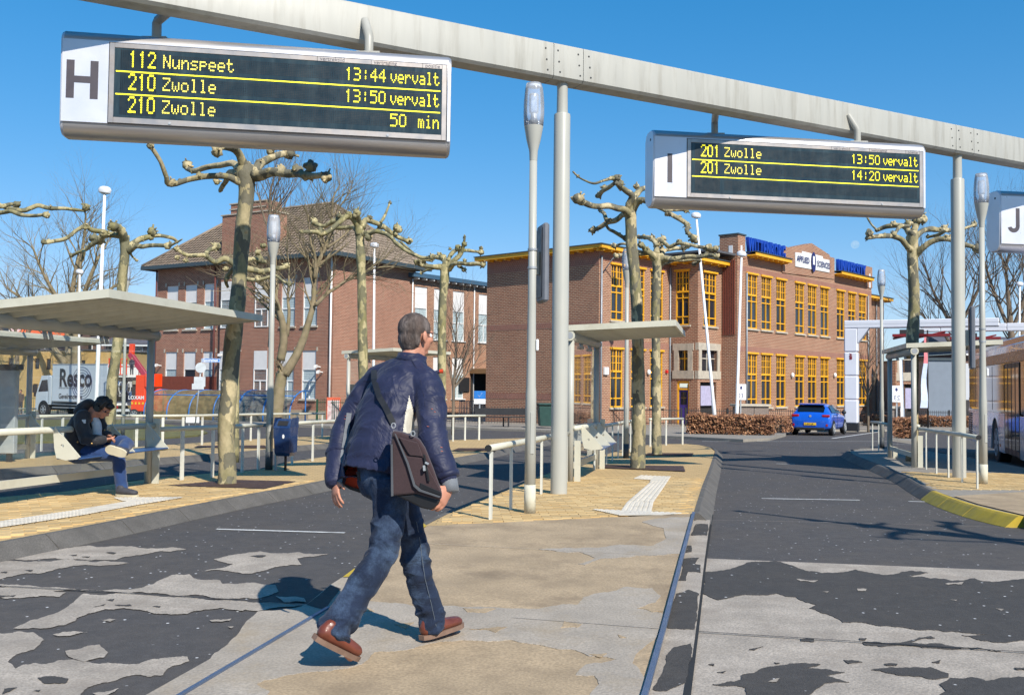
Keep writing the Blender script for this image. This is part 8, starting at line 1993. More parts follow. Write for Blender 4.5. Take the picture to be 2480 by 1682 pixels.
def head(m, c, M3, k=1.0):
    """c: middle of the skull; adds to the body mesh"""
    W = lambda x, y, z: Vector(c)+M3 @ Vector((x*k, y*k, z*k))
    ell(m, W(0, -0.012, 0.028), (0.077*k, 0.098*k, 0.088*k), M3); ell(m, W(0, 0.03, -0.03), (0.060*k, 0.066*k, 0.075*k), M3)
    ell(m, W(0, 0.052, -0.088), (0.036*k, 0.034*k, 0.026*k), M3); ell(m, W(0, 0.015, -0.068), (0.053*k, 0.058*k, 0.035*k), M3)
    chain(m, [W(0, 0.093, 0.012), W(0, 0.108, -0.018), W(0, 0.112, -0.030)], [0.009*k, 0.013*k, 0.014*k], 8)
    ell(m, W(0, 0.088, 0.022), (0.052*k, 0.014*k, 0.010*k), M3); ell(m, W(0, 0.091, -0.055), (0.024*k, 0.011*k, 0.009*k), M3)
    for s_ in (-1, 1):
        ell(m, W(s_*0.042, 0.062, -0.022), (0.020*k, 0.026*k, 0.020*k), M3)
        ell(m, W(s_*0.080, -0.008, -0.010), (0.010*k, 0.019*k, 0.032*k), M3 @ Matrix.Rotation(0.25*s_, 3, 'Z')); ell(m, W(s_*0.078, -0.003, -0.034), (0.008*k, 0.011*k, 0.013*k), M3)
    chain(m, [W(0, -0.012, -0.05), W(0, -0.035, -0.13), W(0, -0.05, -0.18)], [(0.054*k, 0.058*k), (0.055*k, 0.060*k), (0.066*k, 0.070*k)], 14, axis=M3 @ Vector((1, 0, 0)))
    return W
def eyes(parent, W, M3, k=1.0):
    off = parent.location
    for s_ in (-1, 1):
        q = MB(); q.ball(W(s_*0.031, 0.076, 0.004)-off, 0.0125*k, 10, 8); q.build('eye', WHITEP, parent, smooth=True, uv=False)
        q = MB(); q.ball(W(s_*0.031, 0.0845, 0.004)-off, 0.0055*k, 8, 6); q.build('iris', DARKM, parent, smooth=True, uv=False)
def shoe(parent, heel, toe, up, mt_u, mt_s, width=0.047, high=0.075, name='shoe', low=False):
    """heel, toe: ground contact points of the sole"""
    h, t_ = Vector(heel), Vector(toe); f = (t_-h); L = f.length; f.normalize(); u = Vector(up); u = (u-f*u.dot(f)).normalized(); s_ = f.cross(u)
    def prof(x): # half width along the shoe
        return width*(0.72+0.28*math.sin(min(1, x*1.25)*math.pi*0.95)) if x < 0.62 else width*(1.02-((x-0.62)/0.38)**3*0.42)
    q = MB(); N_ = 14; rings = []
    for i in range(N_+1):
        x = i/N_; w_ = prof(x)*(0.6 if i in (0, N_) else 0.9 if i in (1, N_-1) else 1); c = h+f*(L*(x*0.98+0.01)); rings.append((c, w_))
    o_ = parent.location
    sole = MB()
    for (c, w_) in rings: sole.v += [tuple(c-s_*w_-o_), tuple(c+s_*w_-o_), tuple(c+s_*w_*1.03+u*0.024-o_), tuple(c-s_*w_*1.03+u*0.024-o_)]
    for i in range(N_):
        for k in range(4): sole.f.append((i*4+k, i*4+(k+1) % 4, i*4+4+(k+1) % 4, i*4+4+k)); sole.m.append(0)
    sole.f += [(3, 2, 1, 0), (N_*4, N_*4+1, N_*4+2, N_*4+3)]; sole.m += [0, 0]
    bm = bmesh.new(); so = sole.build('sole', mt_s, None, uv=False); bm.from_mesh(so.data); bmesh.ops.recalc_face_normals(bm, faces=bm.faces); bm.to_mesh(so.data); bm.free()
    up_ = MB()
    chain(up_, [h+f*(L*x)+u*(0.016+zz*0.5) for x, zz in ((0.13, high), (0.25, high), (0.42, high*0.95), (0.58, high*0.85), (0.75, high*0.75), (0.86, high*0.68))], [(prof(0.1)*1.02, high*0.55), (prof(0.25)*1.05, high*0.55), (prof(0.42)*1.06, high*0.52), (prof(0.58)*1.08, high*0.47), (prof(0.75)*1.08, high*0.42), (prof(0.86)*1.02, high*0.38)], 14, axis=s_)
    chain(up_, [h+f*(L*0.17)+u*0.05, h+f*(L*0.20)+u*(high+0.015)], [(prof(0.2)*0.85, 0.05), (prof(0.2)*0.8, 0.045)], 12, axis=s_)
    ob, bv = fuse(up_, name, [mt_u], parent, 0.005, 3)
    so.parent = ob; so.data.transform(Matrix.Translation((0, 0, 0)))
    # seam line and laces
    for k in range(3):
        a = h+f*(L*(0.40+0.07*k))+u*(high*0.95-0.008*k)-s_*0.02; b_ = h+f*(L*(0.43+0.07*k))+u*(high*0.95-0.008*k)+s_*0.02
        l = MB(); l.tube([a-o_, (a+b_)/2+u*0.012-o_, b_-o_], 0.003, 6); lo = l.build('lace', SOLE if mt_u is LEA else mt_u, ob, uv=False)
    return ob
# ---------------------------------------------------------------- the walking man
def walker():
    base = Vector((-0.62, 5.05, 0.04)); e = empty('person', base, 0, 'man striding across the crossing in navy jacket, jeans and brown leather shoes', 'person')
    Hd = Vector((0.70, 0.714, 0)); Rt = Vector((0.714, -0.70, 0)); UP = Vector((0, 0, 1))
    hipR, kneeR, ankR = P(945, 1160, 4.97), P(920, 1338, 4.90), P(812, 1530, 4.74)
    hipL, kneeL, ankL = P(935, 1155, 5.13), P(1003, 1338, 5.22), P(1048, 1524, 5.27)
    shR, elR, wrR = P(1030, 930, 5.12), P(1046, 1048, 5.00), P(1089, 1178, 4.86)
    shL, elL, wrL = P(912, 922, 5.36), P(838, 1040, 5.32), P(812, 1160, 5.14)
    neck, hipC, chest = P(997, 880, 5.26), P(925, 1140, 5.06), P(975, 960, 5.20)
    # body: one continuous surface from head to feet
    m = MB(); fh = Vector((math.sin(R(41)), math.cos(R(41)), -0.04)); M3 = frame3(fh); hc = P(1008, 812, 5.27); W = head(m, hc, M3, 0.97)
    chain(m, [P(1004, 850, 5.27), neck, P(985, 925, 5.23)], [(0.06, 0.06), (0.066, 0.062), (0.10, 0.08)], 14, axis=Rt)
    chain(m, [P(928, 1130, 5.06), P(935, 1060, 5.10), chest, P(985, 910, 5.24)], [(0.10, 0.07), (0.12, 0.09), (0.14, 0.10), (0.12, 0.075)], 16, axis=Rt)
    for a, b_, c in ((shR, elR, wrR), (shL, elL, wrL)): chain(m, [a, a.lerp(b_, .5), b_, b_.lerp(c, .5), c], [0.05, 0.046, 0.038, 0.036, 0.027], 12)
    for a, b_, c in ((hipR, kneeR, ankR), (hipL, kneeL, ankL)): chain(m, [a, a.lerp(b_, .5), b_, b_.lerp(c, .4), c], [0.055, 0.05, 0.046, 0.046, 0.034], 14)
    ftR = P(850, 1588, 4.80); ftL = P(1100, 1518, 5.42); chain(m, [ankR, ankR.lerp(ftR, .5), ftR], [0.034, 0.034, 0.026], 10); chain(m, [ankL, ankL.lerp(ftL, .5), ftL], [0.034, 0.034, 0.026], 10)
    wd = (P(1068, 1212, 4.80)-wrR).normalized(); hand(m, wrR+wd*0.01, wd, Vector((-0.6, 0.75, 0.1)), 1.0, 0.75, thumb=-1)
    wd2 = (P(813, 1200, 5.10)-wrL).normalized(); hand(m, wrL, wd2, Vector((0.6, 0.6, 0.2)), 0.98, 0.35, thumb=1)
    ob, bvb = fuse(m, 'body', [SKIN], e, 0.0052, 4)
    eyes(ob, W, M3, 1.0) if False else None
    off = e.location
    for s_ in (-1, 1):
        q = MB(); q.ball(W(s_*0.031, 0.078, 0.004)-off, 0.0125, 10, 8); q.build('eye', WHITEP, e, smooth=True, uv=False)
    # hair: shell over the skull
    m = MB(); Wc = lambda x, y, z: Vector(hc)+M3 @ Vector((x, y, z))*0.97
    ell(m, Wc(0, -0.018, 0.036), (0.081, 0.097, 0.088), M3, 24, 18); ell(m, Wc(0, -0.042, -0.02), (0.071, 0.068, 0.075), M3, 20, 14); ell(m, Wc(0, -0.05, -0.06), (0.055, 0.045, 0.04), M3, 16, 10)
    def hk(p, n_):
        l = M3.inverted() @ (p-Vector(hc)); x, y, z = l/0.97
        if y > 0.055 and z < 0.075: return False
        if y > 0.0 and z < -0.005+0.3*y: return False
        if abs(x) > 0.055 and y > -0.032 and z < 0.012: return False
        return z > -0.092
    ho, _ = fuse(m, 'hair', [HAIR], e, 0.005, 3, disp=lambda p, n_: 0.0028*noise.noise(Vector((p.x*110, p.y*110, p.z*40)))+0.001*noise.noise(p*25), keep=hk)
    # glasses temple and rim
    q = MB(); s_ = 1
    q.tube([W(0.078, -0.005, 0.012)-off, W(0.079, 0.05, 0.016)-off, W(0.066, 0.102, 0.014)-off], 0.0022, 6); q.tube([W(-0.078, -0.005, 0.012)-off, W(-0.079, 0.05, 0.016)-off, W(-0.066, 0.102, 0.014)-off], 0.0022, 6)
    for s_ in (-1, 1): q.tube([W(s_*0.034+0.024*math.cos(t*math.pi/8), 0.105, 0.004+0.017*math.sin(t*math.pi/8))-off for t in range(17)], 0.0018, 6, 0, False)
    q.build('glasses', DARKM, e, uv=False)
    # jeans
    dn = (kneeR-ankR).normalized(); dn2 = (kneeL-ankL).normalized()
    m = MB()
    chain(m, [P(930, 1125, 5.06), P(932, 1165, 5.05)], [(0.165, 0.125), (0.168, 0.125)], 18, axis=Rt)
    chain(m, [P(945, 1160, 4.97), P(944, 1215, 4.95), P(942, 1260, 4.93), P(928, 1335, 4.90), P(898, 1385, 4.86), P(868, 1432, 4.83), P(838, 1480, 4.79), P(814, 1520, 4.76), P(806, 1534, 4.75)], [(0.098, 0.105), (0.088, 0.092), (0.081, 0.085), (0.073, 0.078), (0.074, 0.078), (0.075, 0.077), (0.076, 0.077), (0.083, 0.082), (0.086, 0.083)], 20, axis=Rt, round_ends=False)
    chain(m, [P(950, 1160, 5.12), P(978, 1240, 5.17), P(1000, 1310, 5.21), P(1006, 1345, 5.22), P(1014, 1400, 5.23), P(1034, 1460, 5.25), P(1049, 1510, 5.27), P(1052, 1527, 5.27)], [(0.095, 0.10), (0.083, 0.09), (0.076, 0.08), (0.074, 0.078), (0.068, 0.07), (0.066, 0.068), (0.068, 0.070), (0.070, 0.072)], 20, axis=Rt, round_ends=False)
    dR = (ankR-kneeR).normalized(); dL = (ankL-kneeL).normalized()
    def jd(p, n_):
        near = min((p-kneeR).length, (p-kneeL).length, (p-ankR).length*0.75, (p-ankL).length*0.75); k = 1.0+1.3*math.exp(-(near/0.13)**2)
        ax = dR if (p-kneeR).length < (p-kneeL).length else dL
        return fold(p, (ax+Rt*0.35).normalized(), 13, 5, 0.0095*k, 2.0)+0.0012*noise.noise(p*26)
    jo, bvj = fuse(m, 'jeans', [DENIM], e, 0.0062, 5, disp=jd)
    # side seam on the front leg
    pts = [on(bvj, x, y, 0.002) for x, y in ((1008, 1262), (1017, 1310), (1022, 1350), (1029, 1400), (1044, 1460), (1056, 1515))]; pts = [p-off for p in pts if p]
    if len(pts) > 2: q = MB(); q.tube(pts, 0.0018, 5); q.build('seam', mat('seam_thread', lin(90, 98, 108), 0.8), e, uv=False)
    # jacket
    m = MB()
    chain(m, [P(913, 1158, 5.08), P(914, 1130, 5.08), P(920, 1080, 5.10), P(932, 1010, 5.13), P(955, 955, 5.18), P(975, 915, 5.22), P(990, 888, 5.24)], [(0.215, 0.175), (0.210, 0.17), (0.195, 0.152), (0.178, 0.138), (0.180, 0.135), (0.165, 0.115), (0.095, 0.085)], 28, axis=Rt, round_ends=False)
    chain(m, [P(998, 902, 5.21), P(1028, 928, 5.13), P(1040, 955, 5.09), P(1044, 995, 5.04), P(1046, 1048, 4.99), P(1060, 1100, 4.93), P(1079, 1142, 4.88), P(1085, 1156, 4.875)], [(0.075, 0.075), (0.084, 0.084), (0.082, 0.085), (0.077, 0.08), (0.077, 0.079), (0.071, 0.073), (0.06, 0.062), (0.050, 0.052)], 20, axis=Rt)
    chain(m, [P(965, 900, 5.28), P(915, 920, 5.35), P(892, 945, 5.37), P(860, 1000, 5.35), P(836, 1045, 5.32), P(822, 1100, 5.24), P(813, 1150, 5.16), P(812, 1162, 5.14)], [(0.075, 0.075), (0.082, 0.082), (0.083, 0.083), (0.079, 0.08), (0.076, 0.078), (0.068, 0.07), (0.058, 0.06), (0.055, 0.057)], 20, axis=Rt)
    chain(m, [P(996, 885, 5.25), P(999, 868, 5.265), P(1000, 862, 5.27)], [(0.09, 0.08), (0.074, 0.076), (0.070, 0.074)], 20, axis=Rt, round_ends=False)
    tr_ax = (P(985, 900, 5.22)-P(915, 1150, 5.08)).normalized(); aR = (elR-shR).normalized(); aR2 = (wrR-elR).normalized(); diag = (tr_ax*0.75+Rt*0.65).normalized(); diag2 = (tr_ax*0.8-Rt*0.55).normalized()
    def jk(p, n_):
        dt = (p-chest).length; dr = min((p-elR).length, (p-wrR).length, (p-shR).length); dl_ = min((p-elL).length, (p-wrL).length)
        if dr < 0.17 and dr < dl_:
            ax = aR if (p-shR).length < (p-wrR).length else aR2
            return fold(p, (ax+Rt*0.5).normalized(), 11, 7, 0.009, 1.0)
        if dl_ < 0.16: return fold(p, ((wrL-elL).normalized()+Rt*0.5).normalized(), 10, 7, 0.008, 5.0)
        low = 1.0 if p.z < 1.05 else 0.8
        return fold(p, diag if p.x > -0.62 else diag2, 8, 3.2, 0.015*low, 7.0)+fold(p, diag2, 15, 6, 0.006, 2.0)
    hemn = tr_ax
    hem0 = P(913, 1152, 5.08)
    def kp(p, n_): return not ((p-hem0).dot(hemn) < 0.0)  or (p-wrR).length < 0.14 or (p-wrL).length < 0.14
    jo, bvk = fuse(m, 'jacket', [NAVYC, ORL, CREAM, GREYC], e, 0.0062, 5, disp=jk, keep=kp)
    # cream side panel, chosen on the cloth under the arm
    me = jo.data
    def inpoly(x, y, poly):
        c = False; j = len(poly)-1
        for i in range(len(poly)):
            xi, yi = poly[i]; xj, yj = poly[j]
            if (yi > y) != (yj > y) and x < (xj-xi)*(y-yi)/(yj-yi)+xi: c = not c
            j = i
        return c
    inv = lambda p: (1240+FPX*(p-CAMP).dot(_R)/(p-CAMP).dot(_F), 841-FPX*(p-CAMP).dot(_U)/(p-CAMP).dot(_F))
    for f in me.polygons:
        q = f.center+off; x, y = inv(q)
        if q.y < 5.12 and inpoly(x, y, [(991, 958), (999, 985), (1008, 1052), (976, 1046), (982, 1000)]): f.material_index = 2
    sd_ = jo.modifiers.new('thick', 'SOLIDIFY'); sd_.thickness = 0.007; sd_.offset = -1; sd_.material_offset = 1; sd_.material_offset_rim = 0
    for nm, mt_, pl_, D_l in (('lining', ORL, [(824, 1158), (828, 1172), (852, 1182), (884, 1191), (898, 1194), (905, 1170), (890, 1140), (840, 1138)], 5.17), ('shirt_hem', BLKC, [(862, 1142), (868, 1164), (900, 1164), (950, 1152), (950, 1136)], 5.0), ('lining_edge', BAGL, [(824, 1170), (846, 1184), (884, 1197), (902, 1199), (898, 1192), (852, 1179), (828, 1168)], 5.16)):
        q = MB(); n_ = len(pl_); q.add([P(x, y, D_l)-off for x, y in pl_]+[P(x, y, D_l+0.02)-off for x, y in pl_], [tuple(range(n_)), tuple(reversed(range(n_, 2*n_)))]+[(i, n_+i, n_+(i+1) % n_, (i+1) % n_) for i in range(n_)]); q.build(nm, mt_, e, uv=False)
    # collar, cuffs
    q = MB(); rings = []
    for k_, (c, r1, r2) in enumerate(((P(993, 880, 5.25), 0.090, 0.082), (P(997, 868, 5.262), 0.072, 0.075), (P(999, 860, 5.267), 0.071, 0.076))):
        fwd = (Hd-tr_ax*Hd.dot(tr_ax)).normalized(); rings.append([c+Rt*(r1*math.cos(a*math.pi/12))+fwd*(r2*math.sin(a*math.pi/12))+UP*(0.012*math.sin(a*math.pi/12)) for a in range(24)])
    q.v = [tuple(p-off) for r_ in rings for p in r_]; q.f = [(i*24+k, i*24+(k+1) % 24, (i+1)*24+(k+1) % 24, (i+1)*24+k) for i in range(2) for k in range(24)]; q.m = [0]*len(q.f)
    co = q.build('collar', NAVYC, e, smooth=True, uv=False); s2 = co.modifiers.new('t', 'SOLIDIFY'); s2.thickness = 0.008; s2.offset = 1
    q = MB(); q.v = [tuple(Vector(v)*1.0+Vector((0, 0, 0.004))) for v in q.v]
    for (a, b_, r) in ((P(1086, 1160, 4.872), wrR+(wrR-elR).normalized()*0.030, 0.039), (P(812, 1160, 5.145), wrL+(wrL-elL).normalized()*0.022, 0.035)):
        q = MB(); q.tube([a-off, b_-off], [r*1.15, r], 16); q.build('cuff', GREYC, e, smooth=True, uv=False)
    q = MB(); a = P(1084, 1156, 4.86); q.tube([P(1082, 1146, 4.88)-off, P(1086, 1158, 4.872)-off], [0.064, 0.060], 18); q.build('cuff_strap', NAVYC, e, smooth=True, uv=False)
    # back hem seam + placket seen at the left
    def ribbon(path, w_, mt, name, parent, bv, lift=0.006, thick=0.003):
        pts = [on(bv, x, y, lift) for x, y in path]; pts = [p for p in pts if p is not None]
        if len(pts) < 2: return
        q = MB()
        for i in range(len(pts)):
            d = (pts[min(i+1, len(pts)-1)]-pts[max(i-1, 0)]).normalized(); v = (CAMP-pts[i]).normalized(); s_ = d.cross(v).normalized()*w_/2
            q.v += [tuple(pts[i]-s_-off), tuple(pts[i]+s_-off), tuple(pts[i]+s_+v*thick-off), tuple(pts[i]-s_+v*thick-off)]
        for i in range(len(pts)-1):
            for k in range(4): q.f.append((i*4+k, i*4+(k+1) % 4, i*4+4+(k+1) % 4, i*4+4+k)); q.m.append(0)
        return q.build(name, mt, parent, smooth=False, uv=False)
    ribbon([(908, 897), (909, 920), (914, 940), (922, 962), (933, 985), (942, 1003), (952, 1026)], 0.030, BAGL, 'bag_strap', e, bvk, 0.010, 0.005)
    for px, py in ((1046, 990), (1053, 997), (1004, 1006), (1006, 1014), (1037, 1032), (1069, 1083), (1070, 1092), (838, 1007), (836, 1014)):
        p = on(bvk, px, py, 0.003)
        if p: q = MB(); q.bar(p+Vector((-0.005, 0, 0.001))-off, p+Vector((0.005, 0, -0.001))-off, 0.0018, 0.0018); q.build('stitch', mat('stitch_red', lin(215, 120, 95), 0.7), e, uv=False)
    for path in ([(992, 862), (1008, 890), (1018, 920), (1027, 960), (1030, 985)],):
        pts = [on(bvk, x, y, 0.0) for x, y in path]; pts = [p-off for p in pts if p is not None]
        if len(pts) > 2: q = MB(); q.tube(pts, 0.0022, 5); q.build('seam', mat('seam_navy', lin(30, 32, 56), 0.8), e, uv=False)
    ribbon([(846, 1000), (838, 1050), (830, 1100), (822, 1166)], 0.026, GREYC, 'facing', e, bvk, 0.004)
    # orange tipped toggle at the chest, beyond the shoulder
    q = MB(); a = P(1055, 902, 5.24); b_ = P(1064, 899, 5.24); c = P(1073, 898, 5.24); q.tube([a-off, b_-off], 0.011, 8); o1 = q.build('toggle', NAVYC, e, uv=False); q = MB(); q.tube([b_-off, c-off], [0.010, 0.012], 8); q.build('toggle_tip', ORL, o1, uv=False)
    # shoes
    shoe(e, P(757, 1546, 4.66), P(866, 1598, 4.83), Vector((0.35, 0, 1)), LEA, SOLE, 0.048, 0.075)
    shoe(e, P(1020, 1550, 5.20), P(1120, 1515, 5.43), Vector((-0.2, -0.1, 1)), LEA, SOLE, 0.048, 0.07)
    # messenger bag carried at his side: separate thing
    be = empty('shoulder_bag', P(1005, 1130, 4.80), 0, 'dark brown canvas messenger bag hanging at the walking man\'s hip', 'bag'); bo = be.location
    view = (P(1005, 1130, 4.8)-CAMP).normalized(); dep = Vector((view.x, view.y, 0)).normalized()
    def bp_(x, y, push=0.0):
        D_ = 4.74+(x-949)/124*(-0.05); return P(x, y, D_)+dep*push
    def slab(outline, push0, push1, mt, name, bev=0.006, fn=None):
        q = MB(); A_ = [bp_(x, y, push0)-bo for x, y in outline]; B_ = [bp_(x, y, push1)-bo for x, y in outline]; n = len(outline)
        q.add(A_+B_, [tuple(range(n)), tuple(reversed(range(n, 2*n)))]+[(i, n+i, n+(i+1) % n, (i+1) % n) for i in range(n)])
        o = q.build(name, mt, be, uv=False); bm = bmesh.new(); bm.from_mesh(o.data); bmesh.ops.recalc_face_normals(bm, faces=bm.faces); bmesh.ops.subdivide_edges(bm, edges=bm.edges, cuts=1, use_grid_fill=True) if False else None; bm.to_mesh(o.data); bm.free()
        bv_ = o.modifiers.new('b', 'BEVEL'); bv_.width = bev; bv_.segments = 3; return o
    slab([(950, 1042), (972, 1046), (1015, 1062), (1030, 1085), (1050, 1135), (1072, 1196), (1068, 1212), (1042, 1206), (1008, 1196), (985, 1198), (950, 1201), (946, 1190), (947, 1080)], 0.0, 0.12, BAGC, 'bag_body', 0.014)
    slab([(960, 1201), (1008, 1196), (1068, 1210), (1062, 1222), (1045, 1236), (1020, 1230), (985, 1212)], 0.012, 0.11, BAGL, 'bag_bottom', 0.008)
    slab([(966, 1058), (1012, 1071), (1024, 1106), (1016, 1104), (993, 1102), (987, 1095)], -0.012, 0.0, BAGC, 'pocket_flap', 0.004)
    slab([(975, 1103), (1024, 1108), (1070, 1193), (1060, 1196), (1014, 1180), (1000, 1165)], -0.008, 0.0, BAGC, 'front_pocket', 0.006)
    slab([(1018, 1168), (1068, 1190), (1069, 1199), (1016, 1182)], -0.014, -0.008, BAGL, 'leather_corner', 0.002)
    slab([(1024, 1098), (1030, 1100), (1041, 1165), (1035, 1163)], -0.020, -0.014, BAGL, 'buckle_strap', 0.002)
    slab([(955, 1048), (959, 1050), (990, 1120), (1006, 1172), (1020, 1184), (1066, 1200), (1064, 1204), (1014, 1188), (1001, 1176), (985, 1122)], -0.016, -0.010, mat('grey_piping', lin(84, 86, 90), 0.6), 'piping', 0.001)
    slab([(946, 1075), (951, 1075), (953, 1200), (947, 1201)], -0.006, 0.02, mat('grey_piping', lin(84, 86, 90), 0.6), 'side_zip', 0.001)
    for x, y in ((953, 1030), (1000, 1049)):
        q = MB(); c = bp_(x, y, -0.01)-bo; q.tube([c+Vector((0.010*math.cos(t*math.pi/5), 0, 0.012*math.sin(t*math.pi/5))) for t in range(11)], 0.003, 6, 0, False); q.build('ring', GALV, be, uv=False)
    q = MB(); q.bar(bp_(1030, 1118, -0.026)-bo, bp_(1038, 1122, -0.026)-bo, 0.012, 0.008); q.bar(bp_(1027, 1125, -0.026)-bo, bp_(1028, 1138, -0.026)-bo, 0.012, 0.01); q.build('buckle', GALV, be, uv=False)
walker()
# ---------------------------------------------------------------- the seated man
def sitter():
    z = lambda x, y, D_=11.5: P(x/5.628+130, y/5.628+940, D_)
    base = Vector((z(330, 900).x, 11.5, zroad(11.5)+PLIFT)); e = empty('person', base, 0, 'man in black hooded parka sitting cross-legged, looking down at his phone', 'person'); off = base
    Fd = Vector((0.986, -0.169, 0)); Sd = Vector((0.169, 0.986, 0))
    m = MB(); fh = Vector((0.80, -0.20, -0.62)); M3 = frame3(fh); hc = z(668, 262, 11.42); W = head(m, hc, M3, 1.0)
    neck = z(530, 300, 11.48); hip = z(360, 880, 11.55)
    chain(m, [z(600, 300, 11.45), neck, z(470, 370, 11.5)], [0.055, 0.06, 0.08], 12)
    chain(m, [hip, z(360, 650, 11.53), z(430, 440, 11.5)], [(0.14, 0.10), (0.13, 0.10), (0.15, 0.10)], 14, axis=Sd)
    kn, an = z(870, 905, 11.42), z(930, 1360, 11.42); kL, aL = z(985, 745, 11.66), z(860, 860, 11.30)
    chain(m, [hip-Sd*0.08, hip.lerp(kn, .5)-Sd*0.05, kn, kn.lerp(an, .5), an], [0.06, 0.06, 0.052, 0.046, 0.034], 12); chain(m, [hip+Sd*0.1, kL, aL], [0.075, 0.052, 0.034], 12)
    eR, wR = z(450, 690, 11.28), z(690, 700, 11.36); eL, wL = z(640, 640, 11.68), z(745, 650, 11.50)
    chain(m, [z(400, 430, 11.33), eR, wR], [0.05, 0.04, 0.028], 10); chain(m, [z(470, 430, 11.66), eL, wL], [0.05, 0.04, 0.028], 10)
    hand(m, wR, z(770, 690, 11.42)-wR, Vector((0.1, 0.6, 0.7)), 1.0, 0.6, thumb=-1); hand(m, wL, z(800, 670, 11.46)-wL, Vector((0, -0.6, -0.6)), 1.0, 0.6, thumb=1)
    ftR = z(1080, 1450, 11.40); chain(m, [an, ftR], [0.034, 0.024], 8); chain(m, [aL, z(780, 830, 11.24)], [0.034, 0.026], 8)
    fuse(m, 'body', [SKIN], e, 0.008, 3)
    m = MB(); Wc = lambda x, y, z_: hc+M3 @ Vector((x, y, z_))
    ell(m, Wc(0, -0.02, 0.038), (0.088, 0.104, 0.096), M3, 20, 14); ell(m, Wc(0, 0.075, 0.075), (0.06, 0.04, 0.04), M3, 12, 8); ell(m, Wc(0, -0.05, -0.01), (0.074, 0.066, 0.07), M3, 16, 10)
    def hk(p, n_):
        l = M3.inverted() @ (p-hc); return not ((l.y > 0.06 and l.z < 0.045) or (l.y > -0.01 and l.z < 0.0) or l.z < -0.07)
    fuse(m, 'hair', [HAIRB], e, 0.008, 2, disp=lambda p, n_: 0.012*noise.noise(p*28), keep=hk)
    q = MB(); q.tube([Wc(0.092*math.cos(t*math.pi/12), 0.0+0.02, 0.02+0.115*math.sin(t*math.pi/12))-off for t in range(13)], 0.011, 8); hp = q.build('headphones', PHD, e, smooth=True, uv=False)
    for s_ in (-1, 1): q = MB(); q.tube([Wc(s_*0.074, 0.005, -0.008)-off, Wc(s_*0.108, 0.005, -0.008)-off], [0.042, 0.036], 16); q.build('ear_cup', PHD, hp, auto=40, uv=False)
    q = MB(); q.tube([W(0.078, 0, 0.012)-off, W(0.07, 0.1, 0.01)-off, W(0.02, 0.112, 0.006)-off, W(-0.03, 0.112, 0.006)-off], 0.003, 6); q.build('glasses', DARKM, e, uv=False)
    for s_ in (-1, 1): q = MB(); q.ball(W(s_*0.031, 0.078, 0.004)-off, 0.0125, 8, 6); q.build('eye', DARKM, e, smooth=True, uv=False)
    # jeans
    m = MB(); chain(m, [z(330, 900, 11.55), z(430, 900, 11.53)], [(0.18, 0.11), (0.17, 0.105)], 16, axis=Sd)
    chain(m, [z(420, 880, 11.46), z(640, 890, 11.44), kn, z(890, 1000, 11.42), z(905, 1180, 11.42), z(925, 1330, 11.42), z(928, 1362, 11.42)], [0.10, 0.092, 0.085, 0.075, 0.07, 0.067, 0.070], 16)
    chain(m, [z(440, 860, 11.62), z(720, 770, 11.70), z(960, 730, 11.68), z(1000, 760, 11.62), z(940, 820, 11.45), z(880, 850, 11.36)], [0.10, 0.095, 0.085, 0.078, 0.07, 0.06], 16)
    fuse(m, 'jeans', [DENIM2], e, 0.010, 4, disp=lambda p, n_: fold(p, Vector((0.6, 0, 0.8)), 12, 5, 0.008, 1))
    # parka
    m = MB()
    chain(m, [z(370, 915, 11.53), z(355, 860, 11.53), z(345, 720, 11.53), z(360, 580, 11.52), z(420, 440, 11.51), z(480, 350, 11.5)], [(0.215, 0.165), (0.21, 0.16), (0.205, 0.15), (0.21, 0.145), (0.20, 0.125), (0.13, 0.10)], 22, axis=Sd, round_ends=False)
    chain(m, [z(400, 390, 11.36), z(385, 500, 11.31), eR, z(570, 700, 11.30), z(670, 702, 11.35)], [0.095, 0.088, 0.082, 0.068, 0.055], 16); chain(m, [z(480, 400, 11.64), z(560, 520, 11.68), eL, z(730, 640, 11.52)], [0.09, 0.082, 0.075, 0.055], 16)
    ell(m, z(430, 265, 11.50), (0.095, 0.13, 0.085)); ell(m, z(475, 215, 11.50), (0.075, 0.12, 0.065)); ell(m, z(375, 310, 11.5), (0.07, 0.14, 0.07)); chain(m, [z(640, 400, 11.58), z(660, 520, 11.60), z(660, 600, 11.58)], [0.05, 0.06, 0.055], 10)
    jp, bvp = fuse(m, 'parka', [BLKC], e, 0.010, 4, disp=lambda p, n_: fold(p, Vector((0.5, 0, 0.86)), 12, 4, 0.010, 4)+0.003*noise.noise(p*14))
    m = MB(); chain(m, [z(575, 430, 11.44), z(585, 520, 11.44), z(592, 640, 11.44)], [(0.05, 0.045), (0.06, 0.055), (0.06, 0.055)], 14, axis=Sd); fuse(m, 'shirt', [WTEE], e, 0.010, 3, disp=lambda p, n_: fold(p, Vector((0, 0, 1)), 18, 5, 0.006, 2))
    p = on(bvp, 130+410/5.628, 940+452/5.628, 0.003); q = MB(); q.box(p.x-0.022-off.x, p.x+0.022-off.x, p.y-0.004-off.y, p.y+0.004-off.y, p.z-0.022-off.z, p.z+0.022-off.z); q.build('sleeve_patch', WTEE, e, uv=False)
    for x, y in ((325, 728), (520, 748), (483, 915), (697, 570)):
        p = on(bvp, 130+x/5.628, 940+y/5.628, 0.003)
        if p: q = MB(); q.ball(p-off, 0.012, 8, 5); q.build('button', mat('brass', lin(200, 160, 100), 0.3, 0.6), e, smooth=True, uv=False)
    SNK = mat('sneaker_grey', lin(62, 62, 68), 0.7, 0, 0.1, 20); SNS = mat('sneaker_sole', lin(196, 186, 160), 0.7)
    gz = zroad(11.4)+PLIFT+0.01
